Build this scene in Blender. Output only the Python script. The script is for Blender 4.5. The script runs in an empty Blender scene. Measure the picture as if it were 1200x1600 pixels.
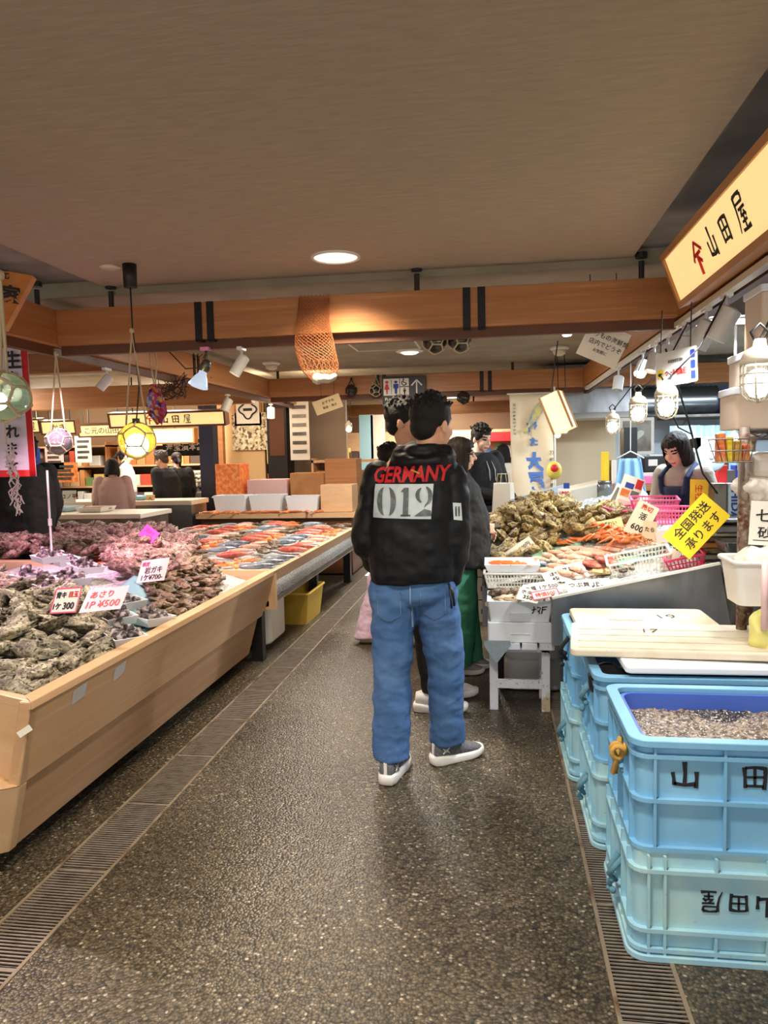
import bpy, bmesh, math, random
from mathutils import Vector as V, Matrix, Euler, noise
from mathutils.bvhtree import BVHTree
rnd = random.Random(7)
SC = bpy.context.scene
COL = SC.collection
PI = math.pi
rad = math.radians

# ------------------------------------------------------------------ camera
FPX, CAMH = 1171.16, 1.48
yaw, pit, rol = rad(-8.4665), rad(-4.3701), rad(-1.24707)
Fv = V((math.sin(yaw)*math.cos(pit), math.cos(yaw)*math.cos(pit), math.sin(pit)))
_r = Fv.cross(V((0, 0, 1))).normalized(); _u = _r.cross(Fv)
Rv = _r*math.cos(rol) + _u*math.sin(rol)
Uv = -_r*math.sin(rol) + _u*math.cos(rol)
EYE = V((0, 0, CAMH))
cam = bpy.data.objects.new('camera', bpy.data.cameras.new('camera'))
COL.objects.link(cam)
cam.matrix_world = Matrix(((Rv.x, Uv.x, -Fv.x, 0), (Rv.y, Uv.y, -Fv.y, 0), (Rv.z, Uv.z, -Fv.z, CAMH), (0, 0, 0, 1)))
cam.data.sensor_fit = 'HORIZONTAL'; cam.data.sensor_width = 36
cam.data.lens = FPX/1200*36
cam.data.clip_start = .05; cam.data.clip_end = 100
SC.camera = cam

def ray(px, py): return Fv + Rv*((px-600)/FPX) - Uv*((py-800)/FPX)
def atY(px, py, Y):                       # survey: the point of a sight line at distance Y down the aisle
    d = ray(px, py); return EYE + d*(Y/d.y)
def atX(px, py, X):
    d = ray(px, py); return EYE + d*(X/d.x)
def atZ(px, py, z):
    d = ray(px, py); return EYE + d*((z-CAMH)/d.z)

# ------------------------------------------------------------------ view, world, lights
SC.view_settings.view_transform = 'Standard'; SC.view_settings.look = 'None'
SC.view_settings.gamma = 1; SC.view_settings.exposure = 0.8
SC.cycles.use_denoising = True
SC.cycles.max_bounces = 7; SC.cycles.diffuse_bounces = 4; SC.cycles.glossy_bounces = 3
SC.cycles.transmission_bounces = 6; SC.cycles.transparent_max_bounces = 8
SC.cycles.caustics_reflective = False; SC.cycles.caustics_refractive = False
SC.cycles.sample_clamp_indirect = 4
w = bpy.data.worlds.new('world'); SC.world = w; w.use_nodes = True
w.node_tree.nodes['Background'].inputs[0].default_value = (1, .93, .84, 1)
w.node_tree.nodes['Background'].inputs[1].default_value = .85

def light(kind, loc, power, col, size=.1, target=None, spot=60, blend=.6, sy=None):
    l = bpy.data.lights.new(kind.lower()+'_light', kind)
    l.energy = power; l.color = col
    if kind == 'AREA':
        l.size = size
        if sy: l.shape = 'RECTANGLE'; l.size_y = sy
    else:
        l.shadow_soft_size = size
    if kind == 'SPOT': l.spot_size = rad(spot); l.spot_blend = blend
    o = bpy.data.objects.new(l.name, l); COL.objects.link(o); o.location = loc
    if target is not None:
        o.rotation_euler = (V(target)-V(loc)).to_track_quat('-Z', 'Y').to_euler()
    return o
WARM, NEUT, COOL, PINK = (1, .80, .56), (1, .93, .82), (.78, .9, 1), (1, .55, .80)
# recessed downlights of the aisle (their trims are built below)
DOWN = [(-.9, 4.36), (-.9, 1.5), (-.9, -1.2)]
for x, y in DOWN: light('SPOT', (x, y, 2.60), 150 if y > 4 else 70, (1, .84, .62), .12, (x, y, 0), 125, .8)
light('SPOT', (-.05, 1.5, 2.60), 120, NEUT, .1, (.15, 1.9, 0), 130, .8)
for y in (7.2, 12.5, 15.8): light('AREA', (-1.2, y, 2.5), 60, NEUT, .6, (-1.2, y, 0))  # added area lamps under the aisle ceiling, no fittings built for them
for x, y in ((-5, 10.4), (-5, 14), (-7, 8.5)): light('AREA', (x, y, 2.52), 75, (1, .9, .74), 1.2, (x, y, 0))  # added area lamps over the left stalls, also without fittings
# track spots over the shellfish
light('SPOT', (-2.75, 3.7, 2.05), 95, PINK, .05, (-2.5, 4.3, .7), 70, .7)
light('SPOT', (-2.7, 4.25, 2.05), 80, PINK, .05, (-3.1, 5.3, .75), 75, .7)
light('SPOT', (-2.85, 3.0, 2.1), 75, (1, .82, .8), .05, (-2.0, 2.9, .7), 75, .7)
light('SPOT', (-2.1, 4.55, 2.1), 55, (1, .88, .74), .05, (-2.0, 5.4, .7), 75, .7)
for y, t in ((3.4, (.75, 4.2, .7)), (4.4, (.4, 5.0, .8)), (5.2, (.2, 5.6, .8))):
    light('SPOT', (1.0, y, 2.02), 20, (1, .9, .72), .05, t, 80, .7)
light('SPOT', (1.0, 2.7, 2.05), 26, (1, .95, .88), .06, (.6, 2.5, .5), 90, .7)
light('SPOT', (.93, 3.7, 2.03), 60, (.95, .97, 1), .06, (.05, 4.1, .3), 85, .7)
light('SPOT', (.93, 3.2, 2.03), 22, (.95, .97, 1), .06, (.75, 2.9, .5), 90, .7)
# cool fluorescent tubes over the work area on the right
light('AREA', (1.75, 5.6, 2.28), 50, COOL, 1.3, (1.75, 5.6, 0), sy=.2)
light('AREA', (2.4, 8.2, 2.28), 70, COOL, 1.3, (2.4, 8.2, 0), sy=.2)

# ------------------------------------------------------------------ materials
def pm(name, col, rough=.5, metal=0, var=None, bump=None, emit=None, spec=.5, trans=0, alpha=1, coat=0, wood=None, rand=0, sss=0, stretch=None):
    m = bpy.data.materials.new(name); m.use_nodes = True
    nt = m.node_tree; b = nt.nodes['Principled BSDF']
    if len(col) == 3: col = (*col, 1)
    b.inputs['Base Color'].default_value = col
    b.inputs['Roughness'].default_value = rough; b.inputs['Metallic'].default_value = metal
    b.inputs['Specular IOR Level'].default_value = spec
    b.inputs['Transmission Weight'].default_value = trans; b.inputs['Alpha'].default_value = alpha
    b.inputs['Coat Weight'].default_value = coat; b.inputs['Subsurface Weight'].default_value = sss
    if sss: b.inputs['Subsurface Radius'].default_value = (.02, .008, .004)
    if emit:
        b.inputs['Emission Color'].default_value = (*emit[0], 1); b.inputs['Emission Strength'].default_value = emit[1]
    tc = nt.nodes.new('ShaderNodeTexCoord'); src = tc.outputs['Object']
    if stretch:
        mp = nt.nodes.new('ShaderNodeMapping'); mp.inputs['Scale'].default_value = stretch
        nt.links.new(src, mp.inputs['Vector']); src = mp.outputs['Vector']
    L = nt.links.new
    out = None
    if var:                                # list of (scale, threshold low, high, colour)
        prev = None
        for (sc, lo, hi, c2) in var:
            n = nt.nodes.new('ShaderNodeTexNoise'); n.inputs['Scale'].default_value = sc; n.inputs['Detail'].default_value = 5
            L(src, n.inputs['Vector'])
            r = nt.nodes.new('ShaderNodeMapRange'); r.inputs['From Min'].default_value = lo; r.inputs['From Max'].default_value = hi
            L(n.outputs['Fac'], r.inputs['Value'])
            mx = nt.nodes.new('ShaderNodeMix'); mx.data_type = 'RGBA'
            L(r.outputs['Result'], mx.inputs[0])
            if prev: L(prev, mx.inputs[6])
            else: mx.inputs[6].default_value = col
            mx.inputs[7].default_value = (*c2, 1)
            prev = mx.outputs[2]
        out = prev
    if rand:
        oi = nt.nodes.new('ShaderNodeObjectInfo'); hs = nt.nodes.new('ShaderNodeHueSaturation')
        r = nt.nodes.new('ShaderNodeMapRange'); r.inputs['To Min'].default_value = 1-rand; r.inputs['To Max'].default_value = 1+rand
        L(oi.outputs['Random'], r.inputs['Value']); L(r.outputs['Result'], hs.inputs['Value'])
        if out: L(out, hs.inputs['Color'])
        else: hs.inputs['Color'].default_value = col
        out = hs.outputs['Color']
    if out: L(out, b.inputs['Base Color'])
    if bump:
        n = nt.nodes.new('ShaderNodeTexNoise'); n.inputs['Scale'].default_value = bump[0]; n.inputs['Detail'].default_value = 6
        L(src, n.inputs['Vector'])
        bp = nt.nodes.new('ShaderNodeBump'); bp.inputs['Strength'].default_value = bump[1]; bp.inputs['Distance'].default_value = bump[2] if len(bump) > 2 else .01
        L(n.outputs['Fac'], bp.inputs['Height']); L(bp.outputs['Normal'], b.inputs['Normal'])
    return m

def lin(r, g, b):
    f = lambda c: (c/255)/12.92 if c <= 10 else (((c/255)+.055)/1.055)**2.4
    return (f(r), f(g), f(b))

def floor_mat():
    m = pm('wet pebble aggregate', (.05, .04, .03), .35)
    nt = m.node_tree; b = nt.nodes['Principled BSDF']; L = nt.links.new; N = nt.nodes.new
    tc = N('ShaderNodeTexCoord')
    v = N('ShaderNodeTexVoronoi'); v.inputs['Scale'].default_value = 105; L(tc.outputs['Object'], v.inputs['Vector'])
    cr = N('ShaderNodeValToRGB'); e = cr.color_ramp.elements
    sep = N('ShaderNodeSeparateColor'); L(v.outputs['Color'], sep.inputs[0]); L(sep.outputs[0], cr.inputs[0])
    e[0].position = 0; e[0].color = (.06, .052, .042, 1)
    e[1].position = 1; e[1].color = (.50, .43, .33, 1)
    for p, c in ((.35, (.092, .070, .042, 1)), (.6, (.125, .094, .056, 1)), (.8, (.16, .124, .076, 1)), (.95, (.21, .17, .11, 1))):
        k = e.new(p); k.color = c
    d = N('ShaderNodeMapRange'); d.inputs['From Min'].default_value = .35; d.inputs['From Max'].default_value = .75
    d.inputs['To Min'].default_value = 1; d.inputs['To Max'].default_value = .32; L(v.outputs['Distance'], d.inputs['Value'])
    mx = N('ShaderNodeMix'); mx.data_type = 'RGBA'; mx.blend_type = 'MULTIPLY'; mx.inputs[0].default_value = 1
    L(cr.outputs[0], mx.inputs[6]); L(d.outputs[0], mx.inputs[7])
    n = N('ShaderNodeTexNoise'); n.inputs['Scale'].default_value = 1.1; n.inputs['Detail'].default_value = 4; L(tc.outputs['Object'], n.inputs['Vector'])
    r = N('ShaderNodeMapRange'); r.inputs['From Min'].default_value = .4; r.inputs['From Max'].default_value = 1.0; r.inputs['To Min'].default_value = .32; r.inputs['To Max'].default_value = .55
    L(n.outputs['Fac'], r.inputs['Value']); L(r.outputs[0], b.inputs['Roughness'])
    r2 = N('ShaderNodeMapRange'); r2.inputs['From Min'].default_value = .35; r2.inputs['From Max'].default_value = .65; r2.inputs['To Min'].default_value = .7; r2.inputs['To Max'].default_value = 1.1
    L(n.outputs['Fac'], r2.inputs['Value'])
    m2 = N('ShaderNodeMix'); m2.data_type = 'RGBA'; m2.blend_type = 'MULTIPLY'; m2.inputs[0].default_value = 1
    L(mx.outputs[2], m2.inputs[6]); L(r2.outputs[0], m2.inputs[7]); L(m2.outputs[2], b.inputs['Base Color'])
    bp = N('ShaderNodeBump'); bp.inputs['Strength'].default_value = .6; bp.inputs['Distance'].default_value = .004; bp.invert = True
    L(v.outputs['Distance'], bp.inputs['Height']); L(bp.outputs['Normal'], b.inputs['Normal'])
    return m

M = {}
M['floor'] = floor_mat()
M['ceil'] = pm('brown woven ceiling', lin(182, 166, 144), .8, var=[(45, .35, .65, lin(172, 156, 135))], bump=(120, .35, .004), stretch=(.15, 1, 1))
M['ceil2'] = pm('grey plaster ceiling', lin(160, 150, 130), .85, var=[(3, .4, .6, lin(148, 138, 118))])
M['ceil3'] = pm('grey outer ceiling', lin(150, 146, 138), .85, var=[(3, .4, .6, lin(128, 126, 120))])
M['beam'] = pm('varnished beam wood', lin(186, 126, 76), .42, var=[(5, .35, .7, lin(166, 106, 60)), (14, .55, .75, lin(198, 142, 90))], stretch=(.12, .12, 3), bump=(40, .1))
M['beamdark'] = pm('dark beam underside', lin(96, 54, 28), .5)
M['pine'] = pm('pale counter board', lin(224, 182, 140), .42, var=[(4, .35, .7, lin(214, 168, 124)), (16, .55, .8, lin(230, 194, 154))], stretch=(1, .1, 4))
M['pinex'] = pm('pale end board', lin(232, 196, 156), .42, var=[(4, .35, .7, lin(220, 180, 136)), (16, .55, .8, lin(240, 206, 164))], stretch=(.1, 1, 4))
M['black'] = pm('black paint', (.012, .012, .013), .45)
M['iron'] = pm('black iron strap', (.02, .02, .022), .4, .6)
M['chan'] = pm('dark channel', (.008, .007, .006), .6)
M['grate'] = pm('worn grate steel', lin(150, 138, 126), .4, .35, var=[(20, .45, .7, lin(124, 110, 98))])
M['gratef'] = pm('grate frame', lin(146, 130, 110), .5, .3, var=[(8, .5, .7, lin(96, 66, 38))])
M['white'] = pm('white enamel', lin(232, 230, 226), .35)
M['cream'] = pm('cream enamel', lin(226, 216, 196), .4)
M['steel'] = pm('brushed stainless', lin(140, 141, 143), .36, .9, var=[(5, .45, .7, lin(104, 103, 100))], stretch=(1, 1, .4))
M['steeld'] = pm('dull steel', lin(120, 116, 110), .4, .8, var=[(8, .45, .7, lin(92, 82, 72))])
M['foam'] = pm('white styrofoam', lin(236, 240, 246), .7, bump=(300, .15, .001))
M['foamg'] = pm('grey styrofoam', lin(196, 188, 176), .8, var=[(4, .4, .7, lin(176, 168, 156))])
M['ice'] = pm('crushed ice', lin(226, 226, 224), .25, var=[(60, .4, .6, lin(168, 172, 170))], bump=(90, .9, .012))
M['crate'] = pm('light blue plastic', lin(122, 180, 218), .42, var=[(7, .5, .75, lin(138, 192, 224)), (40, .7, .82, lin(96, 150, 186))])
M['crate2'] = pm('faded blue plastic', lin(150, 198, 220), .45, var=[(6, .45, .7, lin(176, 212, 214)), (40, .68, .8, lin(120, 146, 146))])
M['tub'] = pm('deep blue tub', lin(70, 104, 200), .35)
M['ink'] = pm('black ink', (.01, .01, .012), .6)
M['red'] = pm('red ink', lin(206, 32, 30), .5)
M['pinkink'] = pm('pink ink', lin(226, 70, 120), .6)
M['navy'] = pm('navy ink', lin(36, 60, 150), .6)
M['paper'] = pm('white card', lin(238, 232, 220), .6)
M['papery'] = pm('yellow card', lin(246, 214, 40), .55)
M['paperp'] = pm('pink card', lin(248, 150, 196), .55)
M['paperm'] = pm('magenta card', lin(238, 90, 190), .55)
M['lam'] = pm('laminated card', lin(240, 232, 214), .25)
M['rope'] = pm('pale rope', lin(206, 186, 150), .9, bump=(200, .5, .004))
M['ropey'] = pm('yellow rope', lin(206, 160, 80), .9, bump=(160, .5, .004))
M['ropeb'] = pm('blue rope', lin(92, 138, 158), .9, bump=(160, .5, .004))
M['ropek'] = pm('black rope', (.02, .02, .02), .9)
M['net'] = pm('brown fishing net', lin(146, 84, 42), .9)
M['rust'] = pm('rusty pole', lin(126, 112, 98), .7, .4, var=[(22, .4, .6, lin(84, 48, 26)), (60, .5, .7, lin(150, 130, 108))])
M['pinkpl'] = pm('pink plastic', lin(240, 118, 168), .4)
M['hotpink'] = pm('hot pink plastic', lin(238, 60, 120), .4)
M['whitepl'] = pm('white plastic', lin(232, 228, 218), .4)
M['peach'] = pm('pale pink plastic', lin(226, 190, 188), .45)
M['sheet'] = pm('green lining sheet', lin(150, 202, 180), .5)
M['skin'] = pm('skin', lin(232, 176, 142), .5, sss=.1)
M['skinf'] = pm('fair skin', lin(244, 200, 174), .5, sss=.1)
M['hair'] = pm('black hair', (.012, .010, .009), .6, spec=.25, bump=(140, .6, .01))
M['hairb'] = pm('brown hair', lin(34, 24, 20), .6, spec=.25, bump=(140, .5, .008), stretch=(1, 1, .15))
M['hairg'] = pm('greying hair', lin(74, 60, 52), .6, bump=(140, .6, .01))
M['jacket'] = pm('black nylon', lin(12, 13, 18), .55, spec=.3, bump=(12, .25, .02))
M['blackc'] = pm('black cloth', lin(20, 19, 20), .8, bump=(14, .3, .02))
M['jean'] = pm('blue denim', lin(58, 94, 144), .85, var=[(4, .45, .70, lin(92, 128, 172)), (9, .5, .75, lin(46, 78, 126)), (260, .4, .7, lin(72, 108, 156))], bump=(600, .2, .002))
M['denimst'] = pm('pale seam thread', lin(140, 170, 200), .8)
M['green'] = pm('green cloth', lin(76, 158, 124), .8, bump=(14, .2, .02))
M['lav'] = pm('lavender cloth', lin(206, 178, 196), .8, bump=(14, .2, .02))
M['apron'] = pm('navy apron', lin(34, 48, 86), .75, bump=(20, .2, .01))
M['knit'] = pm('beige knit', lin(184, 176, 164), .9, bump=(60, .5, .006), stretch=(.2, .2, 3))
M['shirt'] = pm('white shirt', lin(232, 224, 214), .8, bump=(16, .2, .01))
M['glove'] = pm('blue glove', lin(128, 160, 214), .45)
M['shoe'] = pm('grey knit shoe', lin(112, 114, 118), .8, var=[(160, .4, .6, lin(84, 86, 92))])
M['shoew'] = pm('white leather', lin(236, 232, 230), .5)
M['patch'] = pm('pale patch', lin(206, 216, 218), .5, var=[(14, .45, .7, lin(184, 196, 200))])
M['patchd'] = pm('grey print', lin(92, 98, 100), .6, var=[(18, .5, .75, lin(140, 148, 150))])
M['prred'] = pm('red print', lin(206, 34, 40), .6, var=[(24, .56, .7, lin(120, 24, 30))])

# ------------------------------------------------------------------ mesh helpers
WM = {}                                     # world matrix of every root and part
def frame(o, x, y):
    x = V(x).normalized(); z = x.cross(V(y)).normalized(); y = z.cross(x)
    return Matrix(((x.x, y.x, z.x, o[0]), (x.y, y.y, z.y, o[1]), (x.z, y.z, z.z, o[2]), (0, 0, 0, 1)))
def basis(d, up=(0, 0, 1)):
    d = V(d).normalized(); up = V(up)
    if abs(d.dot(up.normalized())) > .98: up = V((1, 0, 0)) if abs(d.x) < .9 else V((0, 1, 0))
    s = d.cross(up).normalized()
    return s, s.cross(d).normalized()

class MB:
    def __init__(s): s.v = []; s.f = []; s.mi = []; s.cur = 0
    def add(s, vs, fs, m=None):
        b = len(s.v)
        s.v += [m @ V(p) for p in vs] if m is not None else [V(p) for p in vs]
        s.f += [tuple(b+i for i in f) for f in fs]; s.mi += [s.cur]*len(fs)
        return s
    def box(s, x0, x1, y0, y1, z0, z1, m=None):
        return s.add([(x0, y0, z0), (x1, y0, z0), (x1, y1, z0), (x0, y1, z0), (x0, y0, z1), (x1, y0, z1), (x1, y1, z1), (x0, y1, z1)],
                     [(3, 2, 1, 0), (4, 5, 6, 7), (0, 1, 5, 4), (1, 2, 6, 5), (2, 3, 7, 6), (3, 0, 4, 7)], m)
    def hexa(s, p):                        # 8 points: bottom ring then top ring
        return s.add(p, [(3, 2, 1, 0), (4, 5, 6, 7), (0, 1, 5, 4), (1, 2, 6, 5), (2, 3, 7, 6), (3, 0, 4, 7)])
    def bar(s, a, b, w, h, up=(0, 0, 1)):
        a, b = V(a), V(b); sd, u = basis(b-a, up); sd = sd*(w/2); u = u*(h/2)
        return s.hexa([a-sd-u, a+sd-u, b+sd-u, b-sd-u, a-sd+u, a+sd+u, b+sd+u, b-sd+u])
    def cyl(s, a, b, r0, r1=None, n=16, caps=True):
        a, b = V(a), V(b); r1 = r0 if r1 is None else r1; sd, u = basis(b-a)
        vs = []
        for c, r in ((a, r0), (b, r1)):
            vs += [c+(sd*math.cos(2*PI*i/n)+u*math.sin(2*PI*i/n))*r for i in range(n)]
        fs = [(i, (i+1) % n, n+(i+1) % n, n+i) for i in range(n)]
        if caps: fs += [tuple(range(n))[::-1], tuple(range(n, 2*n))]
        return s.add(vs, fs)
    def tube(s, pts, r, n=8, closed=False):
        pts = [V(p) for p in pts]; k = len(pts); vs = []; u0 = None
        for i, p in enumerate(pts):
            a = pts[(i-1) % k] if closed or i else p; b = pts[(i+1) % k] if closed or i < k-1 else p
            d = (b-a)
            d = d.normalized() if d.length > 1e-9 else V((0, 0, 1))
            if u0 is None: sd, u = basis(d)
            else:
                u = (u0-d*u0.dot(d)); u = u.normalized() if u.length > 1e-6 else basis(d)[1]; sd = d.cross(u)
            u0 = u; rr = r[i] if isinstance(r, (list, tuple)) else r
            vs += [p+(sd*math.cos(2*PI*j/n)+u*math.sin(2*PI*j/n))*rr for j in range(n)]
        fs = []
        for i in range(k if closed else k-1):
            for j in range(n):
                a, b = i*n, ((i+1) % k)*n
                fs.append((a+j, a+(j+1) % n, b+(j+1) % n, b+j))
        if not closed: fs += [tuple(range(n))[::-1], tuple(range((k-1)*n, k*n))]
        return s.add(vs, fs)
    def lathe(s, prof, m=None, n=24, cap=True):
        vs = []; k = len(prof)
        for r, z in prof: vs += [(r*math.cos(2*PI*j/n), r*math.sin(2*PI*j/n), z) for j in range(n)]
        fs = [(i*n+j, i*n+(j+1) % n, (i+1)*n+(j+1) % n, (i+1)*n+j) for i in range(k-1) for j in range(n)]
        if cap: fs += [tuple(range(n))[::-1], tuple(range((k-1)*n, k*n))]
        return s.add(vs, fs, m)
    def prism(s, poly, z0, z1, m=None):
        n = len(poly)
        vs = [(x, y, z0) for x, y in poly]+[(x, y, z1) for x, y in poly]
        fs = [tuple(range(n))[::-1], tuple(range(n, 2*n))]+[(i, (i+1) % n, n+(i+1) % n, n+i) for i in range(n)]
        return s.add(vs, fs, m)
    def ell(s, c, r, m=None, n=14, k=9):
        vs = [(0, 0, -1)]; c = V(c)
        for i in range(1, k):
            t = -PI/2+PI*i/k
            vs += [(math.cos(t)*math.cos(2*PI*j/n), math.cos(t)*math.sin(2*PI*j/n), math.sin(t)) for j in range(n)]
        vs.append((0, 0, 1)); L = len(vs)-1
        vs = [V((x*r[0], y*r[1], z*r[2])) for x, y, z in vs]
        if m is not None: vs = [m @ p for p in vs]
        vs = [p+c for p in vs]
        fs = [(0, 1+(j+1) % n, 1+j) for j in range(n)]
        for i in range(k-2):
            a = 1+i*n; fs += [(a+j, a+(j+1) % n, a+n+(j+1) % n, a+n+j) for j in range(n)]
        a = 1+(k-2)*n; fs += [(a+j, a+(j+1) % n, L) for j in range(n)]
        return s.add(vs, fs)
    def cap(s, a, ra, b, rb, n=12):        # rounded, tapering limb
        a, b = V(a), V(b); d = (b-a).normalized()
        s.tube([a-d*ra*.95, a-d*ra*.6, a, a.lerp(b, .5), b, b+d*rb*.6, b+d*rb*.95], [ra*.3, ra*.8, ra, (ra+rb)/2, rb, rb*.8, rb*.3], n)
        return s
    def loft(s, rings, n=24, pw=2.0, caps=True):   # ring: centre, rx, ry, (x axis, y axis)
        vs = []
        for rg in rings:
            c, rx, ry = V(rg[0]), rg[1], rg[2]
            ax, ay = (V(rg[3][0]), V(rg[3][1])) if len(rg) > 3 else (V((1, 0, 0)), V((0, 1, 0)))
            for j in range(n):
                t = 2*PI*j/n; ct, st = math.cos(t), math.sin(t)
                vs.append(c+ax*rx*math.copysign(abs(ct)**(2/pw), ct)+ay*ry*math.copysign(abs(st)**(2/pw), st))
        k = len(rings)
        fs = [(i*n+j, i*n+(j+1) % n, (i+1)*n+(j+1) % n, (i+1)*n+j) for i in range(k-1) for j in range(n)]
        if caps: fs += [tuple(range(n))[::-1], tuple(range((k-1)*n, k*n))]
        return s.add(vs, fs)
    def grid(s, fn, nu, nv, thick=None):
        vs = [V(fn(i/nu, j/nv)) for j in range(nv+1) for i in range(nu+1)]
        q = lambda i, j: j*(nu+1)+i
        fs = [(q(i, j), q(i+1, j), q(i+1, j+1), q(i, j+1)) for j in range(nv) for i in range(nu)]
        if thick is not None:
            n = len(vs); t = V(thick) if not isinstance(thick, (int, float)) else V((0, 0, -thick))
            vs += [p+t for p in vs]
            fs += [tuple(a+n for a in f[::-1]) for f in fs]
            bd = [q(i, 0) for i in range(nu)]+[q(nu, j) for j in range(nv)]+[q(i, nv) for i in range(nu, 0, -1)]+[q(0, j) for j in range(nv, 0, -1)]
            fs += [(bd[i], bd[i]+n, bd[(i+1) % len(bd)]+n, bd[(i+1) % len(bd)]) for i in range(len(bd))]
        return s.add(vs, fs)
    def mesh(s, name):
        me = bpy.data.meshes.new(name); me.from_pydata([tuple(p) for p in s.v], [], s.f)
        me.polygons.foreach_set('material_index', s.mi); me.update()
        return me
    def build(s, name, mat, parent=None, smooth=False, bevel=0, fix=True):
        if parent is not None:
            inv = WM[parent.name].inverted(); org = Matrix.Identity(4); s.v = [inv @ p for p in s.v]; wm = WM[parent.name]
        else:
            lo = [min(p[i] for p in s.v) for i in range(3)]; hi = [max(p[i] for p in s.v) for i in range(3)]
            o = V(((lo[0]+hi[0])/2, (lo[1]+hi[1])/2, lo[2])); s.v = [p-o for p in s.v]; wm = Matrix.Translation(o)
        me = s.mesh(name)
        if fix:
            bm = bmesh.new(); bm.from_mesh(me); bmesh.ops.recalc_face_normals(bm, faces=bm.faces); bm.to_mesh(me); bm.free()
        return link(name, me, mat, parent, wm, smooth, bevel)

def link(name, me, mat, parent, wm, smooth=False, bevel=0):
    for m_ in (mat if isinstance(mat, (list, tuple)) else [mat]): me.materials.append(M[m_] if isinstance(m_, str) else m_)
    o = bpy.data.objects.new(name, me); COL.objects.link(o)
    if parent is not None: o.parent = parent; WM[o.name] = wm.copy()
    else: o.matrix_world = wm; WM[o.name] = wm.copy()
    if smooth:
        me.polygons.foreach_set('use_smooth', [True]*len(me.polygons))
        if smooth == 'auto': me.set_sharp_from_angle(angle=rad(40))
    if bevel:
        b = o.modifiers.new('edge', 'BEVEL'); b.width = bevel; b.segments = 2; b.limit_method = 'ANGLE'; b.angle_limit = rad(35)
    return o

def tag(o, label, cat, group=None, kind=None):
    o['label'] = label; o['category'] = cat
    if group: o['group'] = group
    if kind: o['kind'] = kind
    return o
def thing(name, label, cat, loc=(0, 0, 0), rz=0, group=None, mat=None):
    o = bpy.data.objects.new(name, None); COL.objects.link(o); o.empty_display_size = .05
    wm = mat if mat is not None else Matrix.Translation(V(loc)) @ Matrix.Rotation(rz, 4, 'Z')
    o.matrix_world = wm; WM[o.name] = wm.copy()
    return tag(o, label, cat, group)
def struct(o):
    o['kind'] = 'structure'; return o
KIDS = {}
def kids(o): return [c for c in COL.objects if c.parent == o]
def dup(root, wm, label=None, group=None):
    if root.name not in KIDS:
        ks = kids(root); KIDS[root.name] = [(k, kids(k)) for k in ks]
    r = root.copy(); COL.objects.link(r); r.matrix_world = wm; WM[r.name] = wm.copy()
    if label: r['label'] = label
    if group: r['group'] = group
    for k, gs in KIDS[root.name]:
        c = k.copy(); COL.objects.link(c); c.parent = r
        for g in gs:
            d = g.copy(); COL.objects.link(d); d.parent = c
    return r
def TRS(loc, rz=0, rx=0, ry=0, s=1):
    return Matrix.Translation(V(loc)) @ Matrix.Rotation(rz, 4, 'Z') @ Matrix.Rotation(ry, 4, 'Y') @ Matrix.Rotation(rx, 4, 'X') @ Matrix.Diagonal((s, s, s, 1) if not isinstance(s, tuple) else (*s, 1))

def evaluated(o):
    dg = bpy.context.evaluated_depsgraph_get()
    return bpy.data.meshes.new_from_object(o.evaluated_get(dg))
TXT = {}
def textgeo(s, weight=0., ext=.02, shear=0.):     # unit-height text, centred, as vertices and faces
    k = (s, weight, ext, shear)
    if k not in TXT:
        c = bpy.data.curves.new('t', 'FONT'); c.body = s; c.align_x = 'CENTER'; c.align_y = 'CENTER'; c.size = 1
        c.offset = weight; c.extrude = ext; c.shear = shear; c.resolution_u = 2; c.space_line = .95
        o = bpy.data.objects.new('t', c); COL.objects.link(o); bpy.context.view_layer.update()
        me = evaluated(o); vs = [v.co.copy() for v in me.vertices]; fs = [tuple(p.vertices) for p in me.polygons]
        bpy.data.objects.remove(o); bpy.data.curves.remove(c); bpy.data.meshes.remove(me)
        if vs:
            lo = [min(v[i] for v in vs) for i in (0, 1)]; hi = [max(v[i] for v in vs) for i in (0, 1)]
            cx, cy = (lo[0]+hi[0])/2, (lo[1]+hi[1])/2
            vs = [V((v.x-cx, v.y-cy, v.z)) for v in vs]
        TXT[k] = (vs, fs)
    return TXT[k]
def text(mb, s, m, h, w=None, weight=.012, ext=.01, shear=0., rot=0):
    vs, fs = textgeo(s, weight, ext, shear)
    if not vs: return mb
    dx = max(v.x for v in vs)-min(v.x for v in vs); dy = max(v.y for v in vs)-min(v.y for v in vs)
    sy = h/dy; sx = (w/dx) if w else sy
    mm = m @ Matrix.Rotation(rot, 4, 'Z') @ Matrix.Diagonal((sx, sy, .0012/ext if ext else 1, 1))
    return mb.add(vs, fs, mm)

def remesh(mb, voxel, smooth=4, fac=.5):
    me = mb.mesh('r'); o = bpy.data.objects.new('r', me); COL.objects.link(o)
    a = o.modifiers.new('a', 'REMESH'); a.mode = 'VOXEL'; a.voxel_size = voxel; a.use_smooth_shade = True
    if smooth:
        b = o.modifiers.new('b', 'SMOOTH'); b.factor = fac; b.iterations = smooth
    bpy.context.view_layer.update()
    r = evaluated(o); bpy.data.objects.remove(o); bpy.data.meshes.remove(me)
    return r
def crumple(me, amp, scale, off=(0, 0, 0), mask=None):
    off = V(off); sc = V(scale)
    ns = [v.normal.copy() for v in me.vertices]
    for v, n in zip(me.vertices, ns):
        p = v.co+off
        d = noise.noise(V((p.x*sc.x, p.y*sc.y, p.z*sc.z)))+.5*noise.noise(V((p.x*sc.x*2.3+7, p.y*sc.y*2.3, p.z*sc.z*2.3)))
        v.co += n*(d*amp*(mask(v.co) if mask else 1))
    me.update(); return me
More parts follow.
